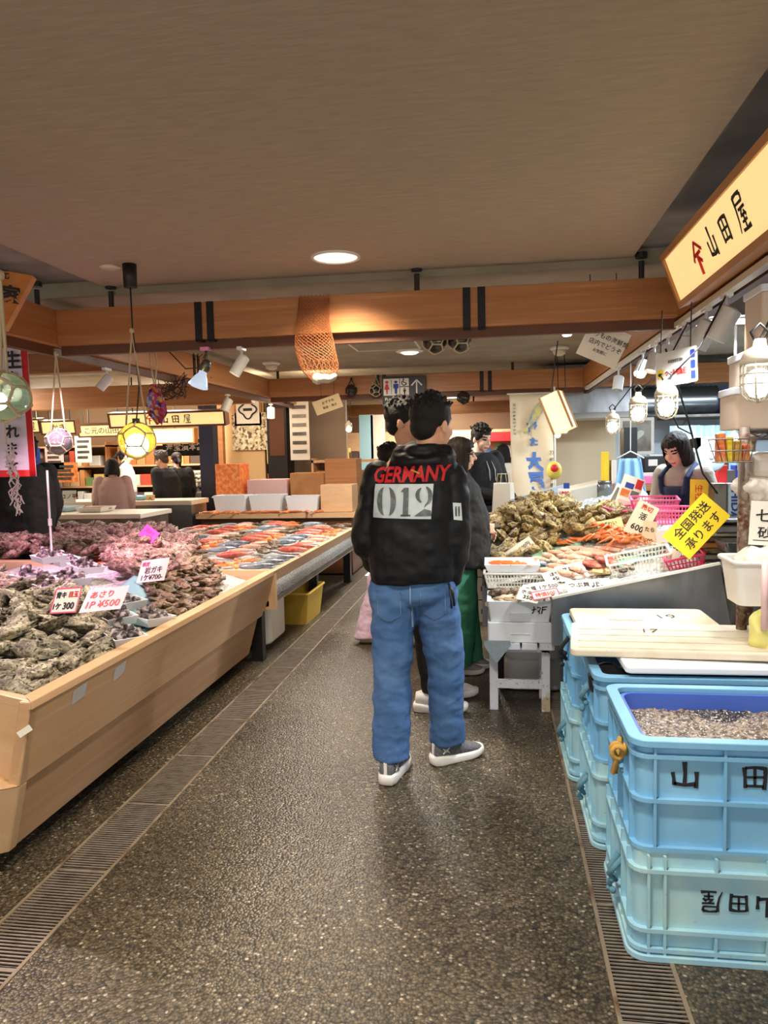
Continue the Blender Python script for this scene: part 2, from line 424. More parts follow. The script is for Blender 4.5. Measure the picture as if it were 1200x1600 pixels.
def blob(mb, name, mat, parent, voxel=.008, smooth=4, crump=None):
    """parts are gathered in the parent's own space and merged into one skin"""
    me = remesh(mb, voxel, smooth)
    if crump: crumple(me, *crump)
    me.name = name
    return link(name, me, mat, parent, WM[parent.name], True)
def rrect(x0, x1, y0, y1, r, n=5):
    p = []
    for cx, cy, a in ((x1-r, y1-r, 0), (x0+r, y1-r, 90), (x0+r, y0+r, 180), (x1-r, y0+r, 270)):
        p += [(cx+r*math.cos(rad(a+90*i/n)), cy+r*math.sin(rad(a+90*i/n))) for i in range(n+1)]
    return p

BRUSH = {'山': [((0, .5, .13), (.02, .1, .09), (0, -.26, .10)), ((-.40, .12, .10), (-.36, -.12, .08), (-.34, -.32, .12)), ((-.36, -.28, .10), (0, -.33, .08), (.36, -.28, .12)), ((.40, .16, .12), (.40, -.1, .08), (.38, -.42, .11))],
 '田': [((-.36, .36, .12), (-.34, 0, .08), (-.32, -.40, .10)), ((-.34, .34, .07), (0, .38, .07), (.36, .34, .12), (.36, 0, .09), (.32, -.44, .11)), ((0, .34, .08), (0, -.3, .07)), ((-.30, 0, .06), (.32, .02, .07)), ((-.30, -.32, .07), (.30, -.32, .08))],
 '屋': [((-.26, .42, .08), (.05, .45, .06), (.34, .42, .10)), ((.34, .42, .09), (.31, .22, .06)), ((-.24, .22, .05), (.31, .23, .06)), ((-.27, .44, .10), (-.28, .1, .07), (-.34, -.2, .06), (-.46, -.46, .03)), ((-.14, .07, .06), (.38, .09, .06)), ((.10, .06, .05), (-.08, -.10, .06), (.28, -.08, .05)), ((.20, .0, .05), (.33, -.14, .08)), ((.10, -.09, .07), (.10, -.42, .07)), ((-.10, -.25, .05), (.30, -.23, .06)), ((-.22, -.44, .07), (.10, -.45, .06), (.42, -.42, .10))]}
def brush(mb, ch, m, h, w=None, th=.0015):
    w = w or h
    for st in BRUSH[ch]:
        pts = []
        for a, b in zip(st, st[1:]): pts += [[a[i]+(b[i]-a[i])*t/4 for i in range(3)] for t in range(4)]
        pts.append(list(st[-1])); L, R_ = [], []
        for i, (x, y, k) in enumerate(pts):
            x0, y0 = pts[max(0, i-1)][:2]; x1, y1 = pts[min(len(pts)-1, i+1)][:2]; dx, dy = x1-x0, y1-y0; n = math.hypot(dx, dy) or 1
            L.append(((x-dy/n*k*.66)*w, (y+dx/n*k*.66)*h)); R_.append(((x+dy/n*k*.66)*w, (y-dx/n*k*.66)*h))
        n = len(L); vs = [(*p, z) for z in (0, th) for p in L+R_]
        fs = [q for z in (0, 2*n) for q in [(z+i, z+i+1, z+n+i+1, z+n+i) for i in range(n-1)]]+[(i, i+1, 2*n+i+1, 2*n+i) for i in range(n-1)]+[(n+i, n+i+1, 3*n+i+1, 3*n+i) for i in range(n-1)]
        mb.add(vs, fs, m)
    return mb
_text = text
def text(mb, s, m, h, w=None, **kw):
    if s in BRUSH: return brush(mb, s, m @ Matrix.Rotation(kw.get('rot', 0), 4, 'Z'), h, w)
    return _text(mb, s, m, h, w, **kw)

# ------------------------------------------------------------------ the setting
ZC, ZB, ZT = 2.63, 2.25, 2.485
Y1, Y2, Y3 = 4.69, 9.45, 15.0
XL, XR = -2.87, 1.075
fl = MB()
for x0, x1 in ((-9, -1.60), (-1.39, .301), (.495, 5)): fl.add([(x0, -2, 0), (x1, -2, 0), (x1, 19, 0), (x0, 19, 0)], [(0, 1, 2, 3)])
struct(fl.build('floor', 'floor'))
def drain(x0, x1, label):
    t = thing('drain_grate', label, 'drain grate', ((x0+x1)/2, .8, 0))
    a = MB()
    y = .85
    k = 0
    while y < 9:
        a.box(x0+.012, x1-.012, y, y+(.0065 if k % 33 else .02), -.004, -.001); y += .0158; k += 1
    a.build('slats', 'grate', t)
    for xa, xb in ((x0, x0+.012), (x1-.012, x1)):
        MB().box(xa, xb, .8, 9, -.04, .003).build('edge_rail', 'gratef', t)
    MB().box(x0, x1, .8, 9, -.16, -.12).box(x0-.02, x0, .8, 9, -.16, -.004).box(x1, x1+.02, .8, 9, -.16, -.004).build('channel', 'chan', t)
drain(-1.60, -1.39, 'long steel slatted drain grate in the floor along the wooden shellfish counter')
drain(.301, .495, 'long steel slatted drain grate in the floor running under the blue crates')

c = MB()
c.add([(-2.56, -2, ZC), (.835, -2, ZC), (.835, 4.79, ZC), (-2.56, 4.79, ZC)], [(3, 2, 1, 0)])
c.add([(-2.56, -2, ZC), (-2.56, 4.79, ZC), (-2.56, 4.79, ZC+.05), (-2.56, -2, ZC+.05), (.835, -2, ZC), (.835, 4.79, ZC), (.835, 4.79, ZC+.05), (.835, -2, ZC+.05)], [(0, 1, 2, 3), (7, 6, 5, 4)])
struct(c.build('ceiling', 'ceil', fix=False))
c = MB()
c.box(-9, -2.56, -2, 4.79, ZC+.05, ZC+.09).box(.835, 5, -2, 4.79, ZC+.05, ZC+.09)
struct(c.build('ceiling_outer', 'ceil3'))
c = MB().box(-9, 5, 4.79, 19, ZC-.045, ZC+.09)
struct(c.build('ceiling_rear', 'ceil2'))

M['wallc'] = pm('cream wall', lin(222, 204, 172), .8)
M['wallw'] = pm('pale blue wall panels', lin(196, 208, 218), .5)
M['walld'] = pm('brown rear wall', lin(120, 92, 66), .7)
M['wallg'] = pm('grey wall', lin(150, 144, 136), .8)
struct(MB().box(-9, 5, 17.5, 17.6, 0, ZC).build('wall_back', 'walld'))
struct(MB().box(-9, -8.9, -2, 19, 0, ZC).build('wall_left', 'wallg'))
struct(MB().box(4.5, 4.6, -2, 19, 0, ZC).build('wall_right', 'wallw'))
struct(MB().box(.62, 1.6, 10.4, 10.5, 0, ZC-.05).build('wall_partition', 'wallc'))
struct(MB().box(1.6, 4.5, 10.6, 10.7, 0, ZC-.05).build('wall_kitchen', 'wallw'))
struct(MB().box(-9, -2.75, 12.6, 12.7, 0, ZC-.05).build('wall_stall', 'walld'))

def beam(name, a, b, straps=(), rods=(), wdt=.14, z0=ZB, z1=ZT, flange=True):
    a, b = V(a), V(b)
    mid = (z0+z1)/2
    o = struct(MB().bar((a.x, a.y, mid), (b.x, b.y, mid), wdt, z1-z0).build(name, 'beam', None, bevel=.004))
    dr = (b-a).normalized(); sd = V((dr.y, -dr.x, 0))
    if flange:
        MB().bar((a.x, a.y, z0-.03), (b.x, b.y, z0-.03), .05, .06).build('track_rail', 'beamdark', o)
    for t in straps:
        p = a+dr*t
        s = MB()
        for e in (-1, 1):
            q = p+sd*e*(wdt/2+.004)
            s.bar((q.x, q.y, z0-.012), (q.x, q.y, z1), .046, .008, sd)
            for zz in (z0+.045, z1-.045): s.cyl((q.x, q.y, zz), (q.x+sd.x*e*.012, q.y+sd.y*e*.012, zz), .012, n=6)
        s.bar((p.x, p.y, z0-.016)-sd*(wdt/2+.008) if False else V((p.x, p.y, z0-.012))-sd*(wdt/2+.008), V((p.x, p.y, z0-.012))+sd*(wdt/2+.008), .046, .008)
        s.build('iron_strap', 'iron', o)
    for t in rods:
        p = a+dr*t
        MB().cyl((p.x, p.y, z1-.01), (p.x, p.y, ZC-.03), .017, n=10).cyl((p.x, p.y, ZC-.045 if p.y > 4.79 else ZC-.012), (p.x, p.y, ZC+.02), .035, n=12).build('hanger_rod', 'black', o)
    return o
yb = Y1+.07
x0 = XL+.07
beam('trim_1', (XL, yb, 0), (XR, yb, 0), straps=[1.03-.04, 1.11-.04, 2.75-.04, 2.84-.04], rods=[.36, 2.40, 3.75])
beam('trim_2', (XL, Y2+.07, 0), (XR, Y2+.07, 0), straps=[1.46-.04, 1.545-.04, 2.76-.04, 2.86-.04], rods=[.1, 3.1])
beam('trim_3', (-8.9, Y3, 0), (XR, Y3, 0), rods=[5.4, 8.5], flange=False)
beam('trim_4', (XL-.07, -1, 0), (XL-.07, Y3, 0), straps=[8.0, 8.1, 9.1+2.2, 9.2+2.2, 13, 13.1], rods=[5.6, 6.3, 11.5, 12.2, 13, 13.8, 14.6])
beam('trim_5', (XR+.07, -1, 0), (XR+.07, Y3, 0), rods=[7, 9, 12])
# beams reaching out over the stalls
beam('trim_6', (-9, 9.2, 0), (XL-.14, 9.2, 0), z0=2.16, z1=2.44, flange=False)
beam('trim_7', (XR+.14, Y2+.07, 0), (4.5, Y2+.07, 0), straps=[.98, 1.12], flange=False)
beam('trim_8', (-9, 6.4, 0), (XL-.14, 6.4, 0), flange=False, z0=2.28, z1=2.46)
# metal track along the right beam
MB().box(XR-.012, XR+.03, 2.0, 9.2, 2.195, 2.225).build('track_rail', 'cream', bpy.data.objects['trim_5'])

# ------------------------------------------------------------------ ceiling fittings
M['lens'] = pm('frosted lens', lin(250, 232, 190), .4, emit=((1, .86, .6), 1.1))
M['lensb'] = pm('bright lens', (1, 1, 1), .4, emit=((1, .93, .78), 7))
def downlight(x, y, r, label, z=ZC, lens='lens', group=None):
    t = thing('downlight', label, 'ceiling light', (x, y, z), group=group)
    MB().lathe([(r, .0), (r, -.008), (r*.9, -.012), (r*.86, -.004), (r*.86, .0)], Matrix.Translation((x, y, z)), 40, False).build('rim', 'white', t, True)
    MB().lathe([(r*.86, -.004), (r*.5, .004 if False else -.003), (.001, -.002)], Matrix.Translation((x, y, z)), 32).build('lens', lens, t)
downlight(-.9, 4.36, .145, 'large round recessed downlight in front of the near beam')
for x, y in DOWN[1:]: downlight(x, y, .145, 'round recessed downlight overhead, nearer than the near beam', group='downlights overhead')
downlight(-.05, 1.5, .12, 'smaller round recessed downlight overhead')
p = atZ(172, 417, ZC); 
t = thing('ceiling_plate', 'small flat round plate on the ceiling beside the black cord canopy', 'ceiling plate', p)
MB().lathe([(.06, 0), (.06, -.006), (.05, -.012), (.001, -.012)], Matrix.Translation(p), 24).build('disc', 'cream', t, True)
ZR = ZC-.045
def spotdisc(px, py, r, label, lens='lensb'):
    p = atZ(px, py, ZR); t = thing('recessed_spot', label, 'ceiling light', p)
    MB().lathe([(r*1.5, 0), (r*1.4, -.01), (r, -.012)], Matrix.Translation(p), 20, False).build('rim', 'white', t, True)
    MB().lathe([(r, -.012), (r*.7, -.03), (.001, -.035)], Matrix.Translation(p), 16).build('lens', lens, t, True)
spotdisc(886, 520, .05, 'small lit recessed spot behind the near beam, above the tilted paper sign')
spotdisc(640, 549, .10, 'round recessed light ahead of the ceiling air vent', 'lens')
for i, (px, py) in enumerate(((704, 619), (700, 629.5), (711, 637), (716, 643), (722, 649), (727, 657.5))):
    p = atZ(px, py, ZR); L_ = ['nearest', 'second', 'third', 'fourth', 'fifth', 'last'][i]
    t = thing('light_strip', f'{L_} lit ceiling strip in the row above the far aisle', 'ceiling light', p, group='ceiling strips of the far aisle')
    if p.y > 17.3: p.y = 16.5+.15*i
    p.z = ZR
    MB().box(p.x-.2, p.x+.2, p.y-.05, p.y+.05, ZR-.03, ZR).build('housing', 'white', t)
    MB().box(p.x-.18, p.x+.18, p.y-.04, p.y+.04, ZR-.035, ZR-.03).build('lens', 'lensb', t)
def vent(px0, px1, py, label, ly=.85):
    a, b = atZ(px0, py, ZR), atZ(px1, py, ZR); y = (a.y+b.y)/2
    t = thing('ceiling_vent', label, 'air vent', ((a.x+b.x)/2, y, ZR))
    MB().box(a.x, b.x, y, y+ly, ZR-.025, ZR).build('panel', 'white', t, bevel=.006)
    w_ = b.x-a.x
    for k in range(2):
        xx = a.x+.04 if k == 0 else b.x-.14
        for j in range(3): MB().box(xx+j*.035, xx+j*.035+.018, y+.06, y+ly-.06, ZR-.03, ZR-.024).build('slot', 'black', t)
vent(609, 690, 558+27, 'large white ceiling air conditioner panel between the two beams', 1.6)
vent(760, 795, 637, 'far white ceiling vent left of the fish banner')
vent(762, 790, 657, 'farthest ceiling vent beside a small white sensor', .5)
pa = atZ(598, 537, ZR)
t = thing('access_hatch', 'square ceiling access hatch outlined behind the near beam', 'ceiling hatch', pa)
q = [atZ(x, y, ZR) for x, y in ((558, 533), (640, 531), (648, 543), (575, 546))]
mb = MB()
hx0, hx1, hy0, hy1 = pa.x-.33, pa.x+.33, pa.y-.3, pa.y+.45
for a_, b_ in (((hx0, hy0), (hx1, hy0)), ((hx1, hy0), (hx1, hy1)), ((hx1, hy1), (hx0, hy1)), ((hx0, hy1), (hx0, hy0))):
    mb.bar((*a_, ZR-.003), (*b_, ZR-.003), .02, .006)
mb.build('outline', 'cream', t)
def detector(px, py, label):
    p = atZ(px, py, ZR); t = thing('smoke_detector', label, 'smoke detector', p)
    mm = Matrix.Translation(p)
    MB().lathe([(.10, 0), (.10, -.03), (.085, -.04)], mm, 24).build('base', 'white', t, True)
    MB().lathe([(.075, -.04), (.06, -.085), (.03, -.10), (.001, -.10)], mm, 24).build('dome', 'cream', t, True)
detector(424, 565, 'white domed smoke detector left of the hanging brown net')
detector(874, 541, 'white domed smoke detector under the tilted paper sign')

# ------------------------------------------------------------------ people
def hand(mb, wr, d, pn, side, curl=.5, s=1.0):
    """palm, four fingers and a thumb; d = along the hand, pn = out of the palm"""
    d = V(d).normalized(); pn = (V(pn)-d*V(pn).dot(d)).normalized(); sx = d.cross(pn)*side     # sx points to the thumb side
    wr = V(wr)
    mb.loft([(wr-d*.005*s, .027*s, .019*s, (sx, pn)), (wr+d*.03*s, .034*s, .017*s, (sx, pn)), (wr+d*.07*s, .041*s, .015*s, (sx, pn)), (wr+d*.095*s, .038*s, .011*s, (sx, pn))], 14, 2.6)
    for i, (off, ln) in enumerate(((.030, .072), (.010, .080), (-.010, .074), (-.030, .058))):
        p = wr+d*.088*s+sx*off*s; a = curl*(.35+.08*i); dd = d+sx*off*1.2
        r = .0088*s
        for k, fr in enumerate((.45, .32, .25)):
            dd = (Matrix.Rotation(a*(1 if k else .7), 3, sx*side*1.0) @ dd).normalized() if False else (dd*math.cos(a)+pn*math.sin(a)).normalized() if k == 0 else (dd+pn*curl*.75).normalized()
            q = p+dd*ln*fr*s; mb.cap(p, r, q, r*.92, 8); p = q; r *= .93
    p = wr+d*.022*s+sx*.028*s; q = p+(d*.6+sx*.8+pn*.35).normalized()*.04*s; e = q+(d*.9+sx*.25+pn*.4*curl).normalized()*.034*s
    mb.cap(p, .013*s, q, .0105*s, 8); mb.cap(q, .0105*s, e, .0085*s, 8)

def shoe(root, ank, yw, up='shoew', sole='shoew', s=1.0, pit=0, name='shoe', chunk=.034, label=None):
    m = Matrix.Translation(V(ank)-V((0, 0, V(ank).z-.002))) @ Matrix.Rotation(yw, 4, 'Z') @ Matrix.Rotation(pit, 4, 'X') @ Matrix.Diagonal((s, s, s, 1))
    X, Z = V((1, 0, 0)), V((0, 0, 1))
    mb = MB()
    R_ = [(-.082, .012, .026, .070), (-.078, .030, .030, .098), (-.05, .036, .030, .108), (-.005, .039, .030, .104), (.04, .042, .028, .090), (.09, .046, .026, .074), (.135, .046, .026, .062), (.168, .034, .026, .050), (.18, .014, .028, .042)]
    mb.loft([((0, y, (z0+z1)/2), rx, (z1-z0)/2, (X, Z)) for y, rx, z0, z1 in R_], 18, 2.3)
    mb.v = [WM[root.name] @ m @ p for p in mb.v]
    o = mb.build(name, up, root, True)
    if label: o['label'] = label
    ol = [(-.094, .012), (-.088, .03), (-.06, .041), (0, .043), (.05, .046), (.10, .052), (.145, .050), (.178, .036), (.192, .014)]
    poly = [(x, y) for y, x in ol]+[(-x, y) for y, x in ol[::-1]]
    mb = MB(); n = len(poly)
    vs = []
    for z, sc in ((0, .93), (.006, .99), (chunk*.7, 1.0), (chunk, .95)):
        vs += [(x*sc, .05+(y-.05)*sc, z+(.012 if y < -.05 else 0)*(z > .01)+(max(0, y-.12)*.18)) for x, y in poly]
    fs = [tuple(range(n))[::-1], tuple(range(3*n, 4*n))]+[(k*n+i, k*n+(i+1) % n, (k+1)*n+(i+1) % n, (k+1)*n+i) for k in range(3) for i in range(n)]
    mb.add(vs, fs, WM[root.name] @ m)
    mb.build('sole', sole, o, True)
    return o, m

J0 = dict(hipR=(.085, 0, .90), hipL=(-.085, 0, .90), kneeR=(.092, .015, .48), kneeL=(-.092, .015, .48), ankR=(.095, -.02, .085), ankL=(-.095, -.02, .085),
          shR=(.175, -.01, 1.385), shL=(-.175, -.01, 1.385), elR=(.225, -.03, 1.11), elL=(-.225, -.03, 1.11), wrR=(.215, .06, .88), wrL=(-.215, .06, .88),
          neck=(0, -.015, 1.41), head=(0, .015, 1.575))
class Person:
    def __init__(s, label, loc, rz, hgt=1.70, pose=None, turn=0, nod=0, tilt=0, group=None, vox=.0065, lean=0):
        s.k = hgt/1.70
        s.root = thing('person', label, 'person', loc, rz, group)
        j = dict(J0); j.update(pose or {})
        up = ('shR', 'shL', 'elR', 'elL', 'neck', 'head')+(() if pose and 'wrR' in pose else ('wrR',))+(() if pose and 'wrL' in pose else ('wrL',))
        L = Matrix.Rotation(-lean, 3, 'X')
        s.j = {}
        for n, p in j.items():
            p = V(p)
            if lean and n in ('shR', 'shL', 'neck', 'head', 'elR', 'elL') and not (pose and n in pose): p = V((0, 0, .95)) + L @ (p-V((0, 0, .95)))
            s.j[n] = p*s.k
        s.L = L; s.lean = lean
        s.H = Matrix.Translation(s.j['head']) @ Matrix.Rotation(turn, 4, 'Z') @ Matrix.Rotation(-nod, 4, 'X') @ Matrix.Rotation(tilt, 4, 'Y') @ Matrix.Scale(s.k, 4)
        s.vox = vox
    def lp(s, p):                          # torso point in the leaning frame
        p = V(p)
        return (V((0, 0, .95)) + s.L @ (p-V((0, 0, .95))))*s.k
    def body(s, skin='skin', hands=None, lips=True):
        j, k, H = s.j, s.k, s.H; b = MB()
        h = lambda *p: H @ V(p)
        Hr = H.to_3x3()
        b.ell(h(0, -.014, .03), (.076, .095, .087), Hr, 18, 12); b.ell(h(0, .026, -.03), (.060, .066, .080), Hr, 18, 12)
        b.ell(h(0, .045, -.085), (.030, .032, .024), Hr); b.ell(h(0, .055, .028), (.055, .034, .022), Hr)
        b.cap(h(0, .085, .015), .008*k, h(0, .104, -.022), .0125*k, 8)
        for e in (-1, 1):
            b.ell(h(e*.077, -.008, -.012), (.010, .020, .032), Hr @ Matrix.Rotation(e*.35, 3, 'Z'), 10, 7)
            b.ell(h(e*.034, .062, -.03), (.022, .022, .024), Hr)
            b.ell(h(e*.013, .09, -.024), (.010, .012, .008), Hr)
        b.ell(h(0, .082, -.062), (.024, .012, .010), Hr)
        b.cap(j['neck']-V((0, 0, .03)), .060*k, h(0, -.018, -.06), .052*k, 16)
        b.loft([(s.lp((0, 0, z)), rx*k, ry*k) for z, rx, ry in ((.84, .10, .08), (.92, .15, .10), (1.05, .13, .09), (1.2, .145, .10), (1.34, .16, .095), (1.41, .10, .07), (1.44, .06, .05))], 20, 2.2)
        for e in 'RL':
            b.cap(j['sh'+e], .048*k, j['el'+e], .038*k); b.cap(j['el'+e], .038*k, j['wr'+e], .026*k)
            b.cap(j['hip'+e], .078*k, j['knee'+e], .05*k); b.cap(j['knee'+e], .049*k, j['ank'+e], .036*k)
            b.ell(j['ank'+e]+V((0, .03, -.03)), (.032, .07, .03))
            hd = (hands or {}).get(e)
            d = (j['wr'+e]-j['el'+e])
            if hd: hand(b, j['wr'+e], hd[0], hd[1], hd[2] if len(hd) > 3 else (1 if e == 'L' else -1), hd[-1], k)
            else: hand(b, j['wr'+e], d, (-1 if e == 'R' else 1, .2, 0), (1 if e == 'L' else -1), .6, k)
        me = remesh(b, s.vox, 2, .4)
        Hi = H.inverted()
        mi = []
        for p in me.polygons:
            c = Hi @ p.center; x, y, z = abs(c.x), c.y, c.z
            i = 0
            if y > .05:
                if ((x-.032)/.017)**2+((z-.010)/.0075)**2 < 1: i = 1
                elif .014 < x < .054 and abs(z-.034+.18*abs(x-.034)) < .005: i = 1
                elif lips and x < .025 and abs(z+.064) < .008: i = 2
            mi.append(i)
        me.polygons.foreach_set('material_index', mi); me.name = 'body'
        s.b = link('body', me, [skin, 'hair', 'lips'], s.root, WM[s.root.name], True)
        return s
    def hair(s, style='short', mat='hair'):
        H = s.H; Hr = H.to_3x3(); h = lambda *p: H @ V(p); k = s.k; b = MB(); rr = random.Random(3)
        if style in ('short', 'pony'):
            b.ell(h(0, -.022, .044), (.086, .103, .088), Hr, 20, 12); b.ell(h(0, -.062, -.015), (.066, .052, .062), Hr, 16, 10)
            for e in (-1, 1): b.ell(h(e*.068, -.005, .02), (.016, .035, .04), Hr)
            for i in range(130 if style == 'short' else 0):
                a = rr.uniform(0, 2*PI); t = rr.uniform(.05, 1.25); q = V((math.sin(t)*math.cos(a)*.084, -.02+math.sin(t)*math.sin(a)*.10, .044+math.cos(t)*.086))
                d = V((math.sin(t)*math.cos(a), math.sin(t)*math.sin(a)+rr.uniform(-.2, .5), math.cos(t)+.2)).normalized()
                b.cap(h(*q), .009*k, H @ (q+d*rr.uniform(.012, .026)), .004*k, 6)
            if style == 'pony':
                b.ell(h(0, -.13, .02), (.03, .035, .035), Hr); b.loft([(h(0, -.14, .01), .026, .024), (h(0, -.17, -.06), .03, .026), (h(0, -.16, -.15), .012, .012)], 10)
        else:                               # bob, long
            low = -.125 if style == 'bob' else -.20
            b.ell(h(0, -.016, .035), (.094, .110, .096), Hr, 22, 12)
            X, Y = Hr @ V((1, 0, 0)), Hr @ V((0, 1, 0))
            b.loft([(h(0, -.018, .05), .092, .106, (X, Y)), (h(0, -.02, -.02), .100, .108, (X, Y)), (h(0, -.022, -.08), .106, .106, (X, Y)), (h(0, -.024, low), .098, .092, (X, Y)), (h(0, -.02, low-.01), .085, .075, (X, Y))], 24)
        me = remesh(b, .0062 if style == 'short' else .007, 1 if style == 'short' else 3)
        if style in ('bob', 'long'): crumple(me, .006, (55, 55, 5))
        Hi = H.inverted(); bm = bmesh.new(); bm.from_mesh(me)
        if style in ('bob', 'long'):
            kill = [f for f in bm.faces if (lambda c: c.y > .028 and abs(c.x) < .062-.25*max(0, c.z-.02) and c.z < .058)(Hi @ f.calc_center_median())]
            kill += [f for f in bm.faces if (lambda c: c.z < low+.004)(Hi @ f.calc_center_median())]
            bmesh.ops.delete(bm, geom=list(set(kill)), context='FACES')
        else:
            kill = [f for f in bm.faces if (lambda c: c.y > .058 and c.z < .055)(Hi @ f.calc_center_median())]
            bmesh.ops.delete(bm, geom=kill, context='FACES')
        bm.to_mesh(me); bm.free(); me.name = 'hair'
        o = link('hair', me, mat, s.root, WM[s.root.name], True)
        so = o.modifiers.new('t', 'SOLIDIFY'); so.thickness = .01; so.offset = -1
        return s
    def top(s, mat, rings, sl=(.088, .072, .058), name='jacket', hood=False, short=False, amp=.010, cuff=0, collar=True, sh=.0):
        j, k = s.j, s.k; b = MB()
        b.loft([(s.lp((cx, cy, z)), rx*k, ry*k) for z, cx, cy, rx, ry in rings], 28, 2.5)
        for e in 'RL':
            sd = V(((1 if e == 'R' else -1)*sh, 0, 0))
            b.cap(j['sh'+e]+sd, sl[0]*k, j['el'+e], sl[1]*k, 16)
            if short: continue
            d = (j['wr'+e]-j['el'+e]).normalized()
            b.cap(j['el'+e], sl[1]*k, j['wr'+e]-d*.01, sl[2]*k, 16)
        if collar: b.loft([(j['neck']+V((0, 0, -.05)), .10*k, .09*k), (j['neck']+V((0, .005, .0)), .078*k, .078*k), (j['neck']+V((0, .012, .035)), .07*k, .072*k)], 20)
        if hood:
            n = j['neck']+V((0, -.01, .012))
            for x in (-.095, -.06, -.03, 0, .03, .06, .095):
                b.ell(n+V((x, -.085+abs(x)*.55, -.05+abs(x)*.40)), (.055, .058, .085), None, 12, 8)
            b.tube([n+V((.085*math.cos(t), .02+.10*math.sin(t), .035-.012*math.sin(t))) for t in [PI*i/9+PI-.35*0 for i in range(10)]], .026, 10)
            b.tube([n+V((.12*math.cos(t), -.02+.10*math.sin(t), -.01+.02*math.cos(t)**2)) for t in [PI*i/9+PI for i in range(10)]], .03, 10)
        s.t = blob(b, name, mat, s.root, s.vox+.0015, 4, (amp, (5, 5, 8), (s.j['head'].x+len(s.root.name), 1, 2)))
        crumple(s.t.data, amp*.55, (13, 13, 15))
        return s
    def legs(s, mat, r=(.105, .085, .078), hip=(.165, .115), low=.045, name='trousers', amp=.007, top=.98):
        j, k = s.j, s.k; b = MB()
        c = (j['hipR']+j['hipL'])/2
        b.loft([(c+V((0, 0, top-.90))*k, hip[0]*.9*k, hip[1]*.95*k), (c+V((0, 0, .02))*k, hip[0]*k, hip[1]*k), (c-V((0, .0, .06))*k, hip[0]*.98*k, hip[1]*k), (c-V((0, 0, .10))*k, hip[0]*.8*k, hip[1]*.8*k)], 24, 2.4)
        for e in 'RL':
            hp, kn, an = j['hip'+e], j['knee'+e], j['ank'+e]
            dn = (an-kn).normalized(); end = an+dn*(an.z-low-.0*k)
            b.loft([(hp, r[0]*k, r[0]*1.05*k), (hp.lerp(kn, .5), (r[0]*.6+r[1]*.4)*k, (r[0]*.6+r[1]*.4)*k), (kn, r[1]*k, r[1]*k), (kn.lerp(end, .5), (r[1]+r[2])/2*k, (r[1]+r[2])/2*k), (end, r[2]*k, r[2]*k)], 18)
        s.g = blob(b, name, mat, s.root, s.vox+.0015, 3, (amp, (6, 6, 10), (1, s.root.location.x*3, 2)))
        crumple(s.g.data, amp*.45, (16, 16, 26))
        return s
    def shoes(s, yR=0, yL=0, up='shoew', sole='shoew', sc=1.0, **kw):
        s.sh = {}
        for e, y in (('R', yR), ('L', yL)): s.sh[e] = shoe(s.root, s.j['ank'+e], y, up, sole, sc*s.k, **kw)
        return s
M['lips'] = pm('lips', lin(196, 116, 102), .5)

def conform(mb, surf, direction, lift=.004, maxe=.018):
    """lay a flat mesh (in the parent's space) onto a surface along a direction"""
    me = surf.data; bv = BVHTree.FromPolygons([v.co for v in me.vertices], [tuple(p.vertices) for p in me.polygons])
    m = mb.mesh('c'); bm = bmesh.new(); bm.from_mesh(m)
    bmesh.ops.triangulate(bm, faces=bm.faces[:])
    for _ in range(5):
        ed = [e for e in bm.edges if e.calc_length() > maxe]
        if not ed: break
        bmesh.ops.subdivide_edges(bm, edges=ed, cuts=1); bmesh.ops.triangulate(bm, faces=bm.faces[:])
    d = V(direction)
    for v in bm.verts:
        hit = bv.ray_cast(v.co-d*.6, d)
        if hit[0] is not None: v.co = hit[0]-d*lift
        else:
            q = bv.find_nearest(v.co)[0]; v.co = q-d*lift
    bm.to_mesh(m); bm.free()
    return m

RJ = [(.88, 0, .0, .20, .135), (.93, 0, 0, .215, .15), (1.05, 0, 0, .225, .155), (1.2, 0, -.005, .225, .15), (1.32, 0, -.01, .215, .14), (1.40, 0, -.01, .17, .115), (1.45, 0, -.01, .10, .085)]
# the man in the foreground, seen from behind
man = Person('man seen from behind in a black jacket with red lettering and blue jeans', (-.375, 3.38, 0), 0, 1.75,
    dict(ankL=(-.105, -.075, .085), ankR=(.135, .13, .085), kneeL=(-.10, -.02, .47), kneeR=(.13, .09, .47), hipL=(-.085, 0, .88), hipR=(.085, .02, .88),
         shR=(.168, -.01, 1.335), shL=(-.145, -.01, 1.335), elR=(.192, -.03, 1.08), elL=(-.198, -.02, 1.07), wrR=(.165, .02, .90), wrL=(-.185, .14, .93), head=(.098, .02, 1.565), neck=(.062, -.01, 1.40)),
    turn=rad(-38), nod=.08, vox=.006)
man.body('skin').hair('short')
man.top('jacket', [(.875, .0, .0, .178, .14), (.92, 0, 0, .192, .15), (1.05, -.002, 0, .198, .15), (1.2, .002, -.005, .198, .148), (1.29, .012, -.01, .19, .138), (1.36, .03, -.01, .155, .12), (1.42, .055, -.01, .10, .09)], (.078, .074, .060), hood=True, amp=.011)
man.legs('jean', (.110, .086, .082), (.178, .125), .10, amp=.010, name='jeans')
man.shoes(rad(-52), rad(-10), 'shoe', 'white', 1.02, chunk=.034, label='grey knit running shoe with thick white sole')
mr = man.root; k_ = man.k
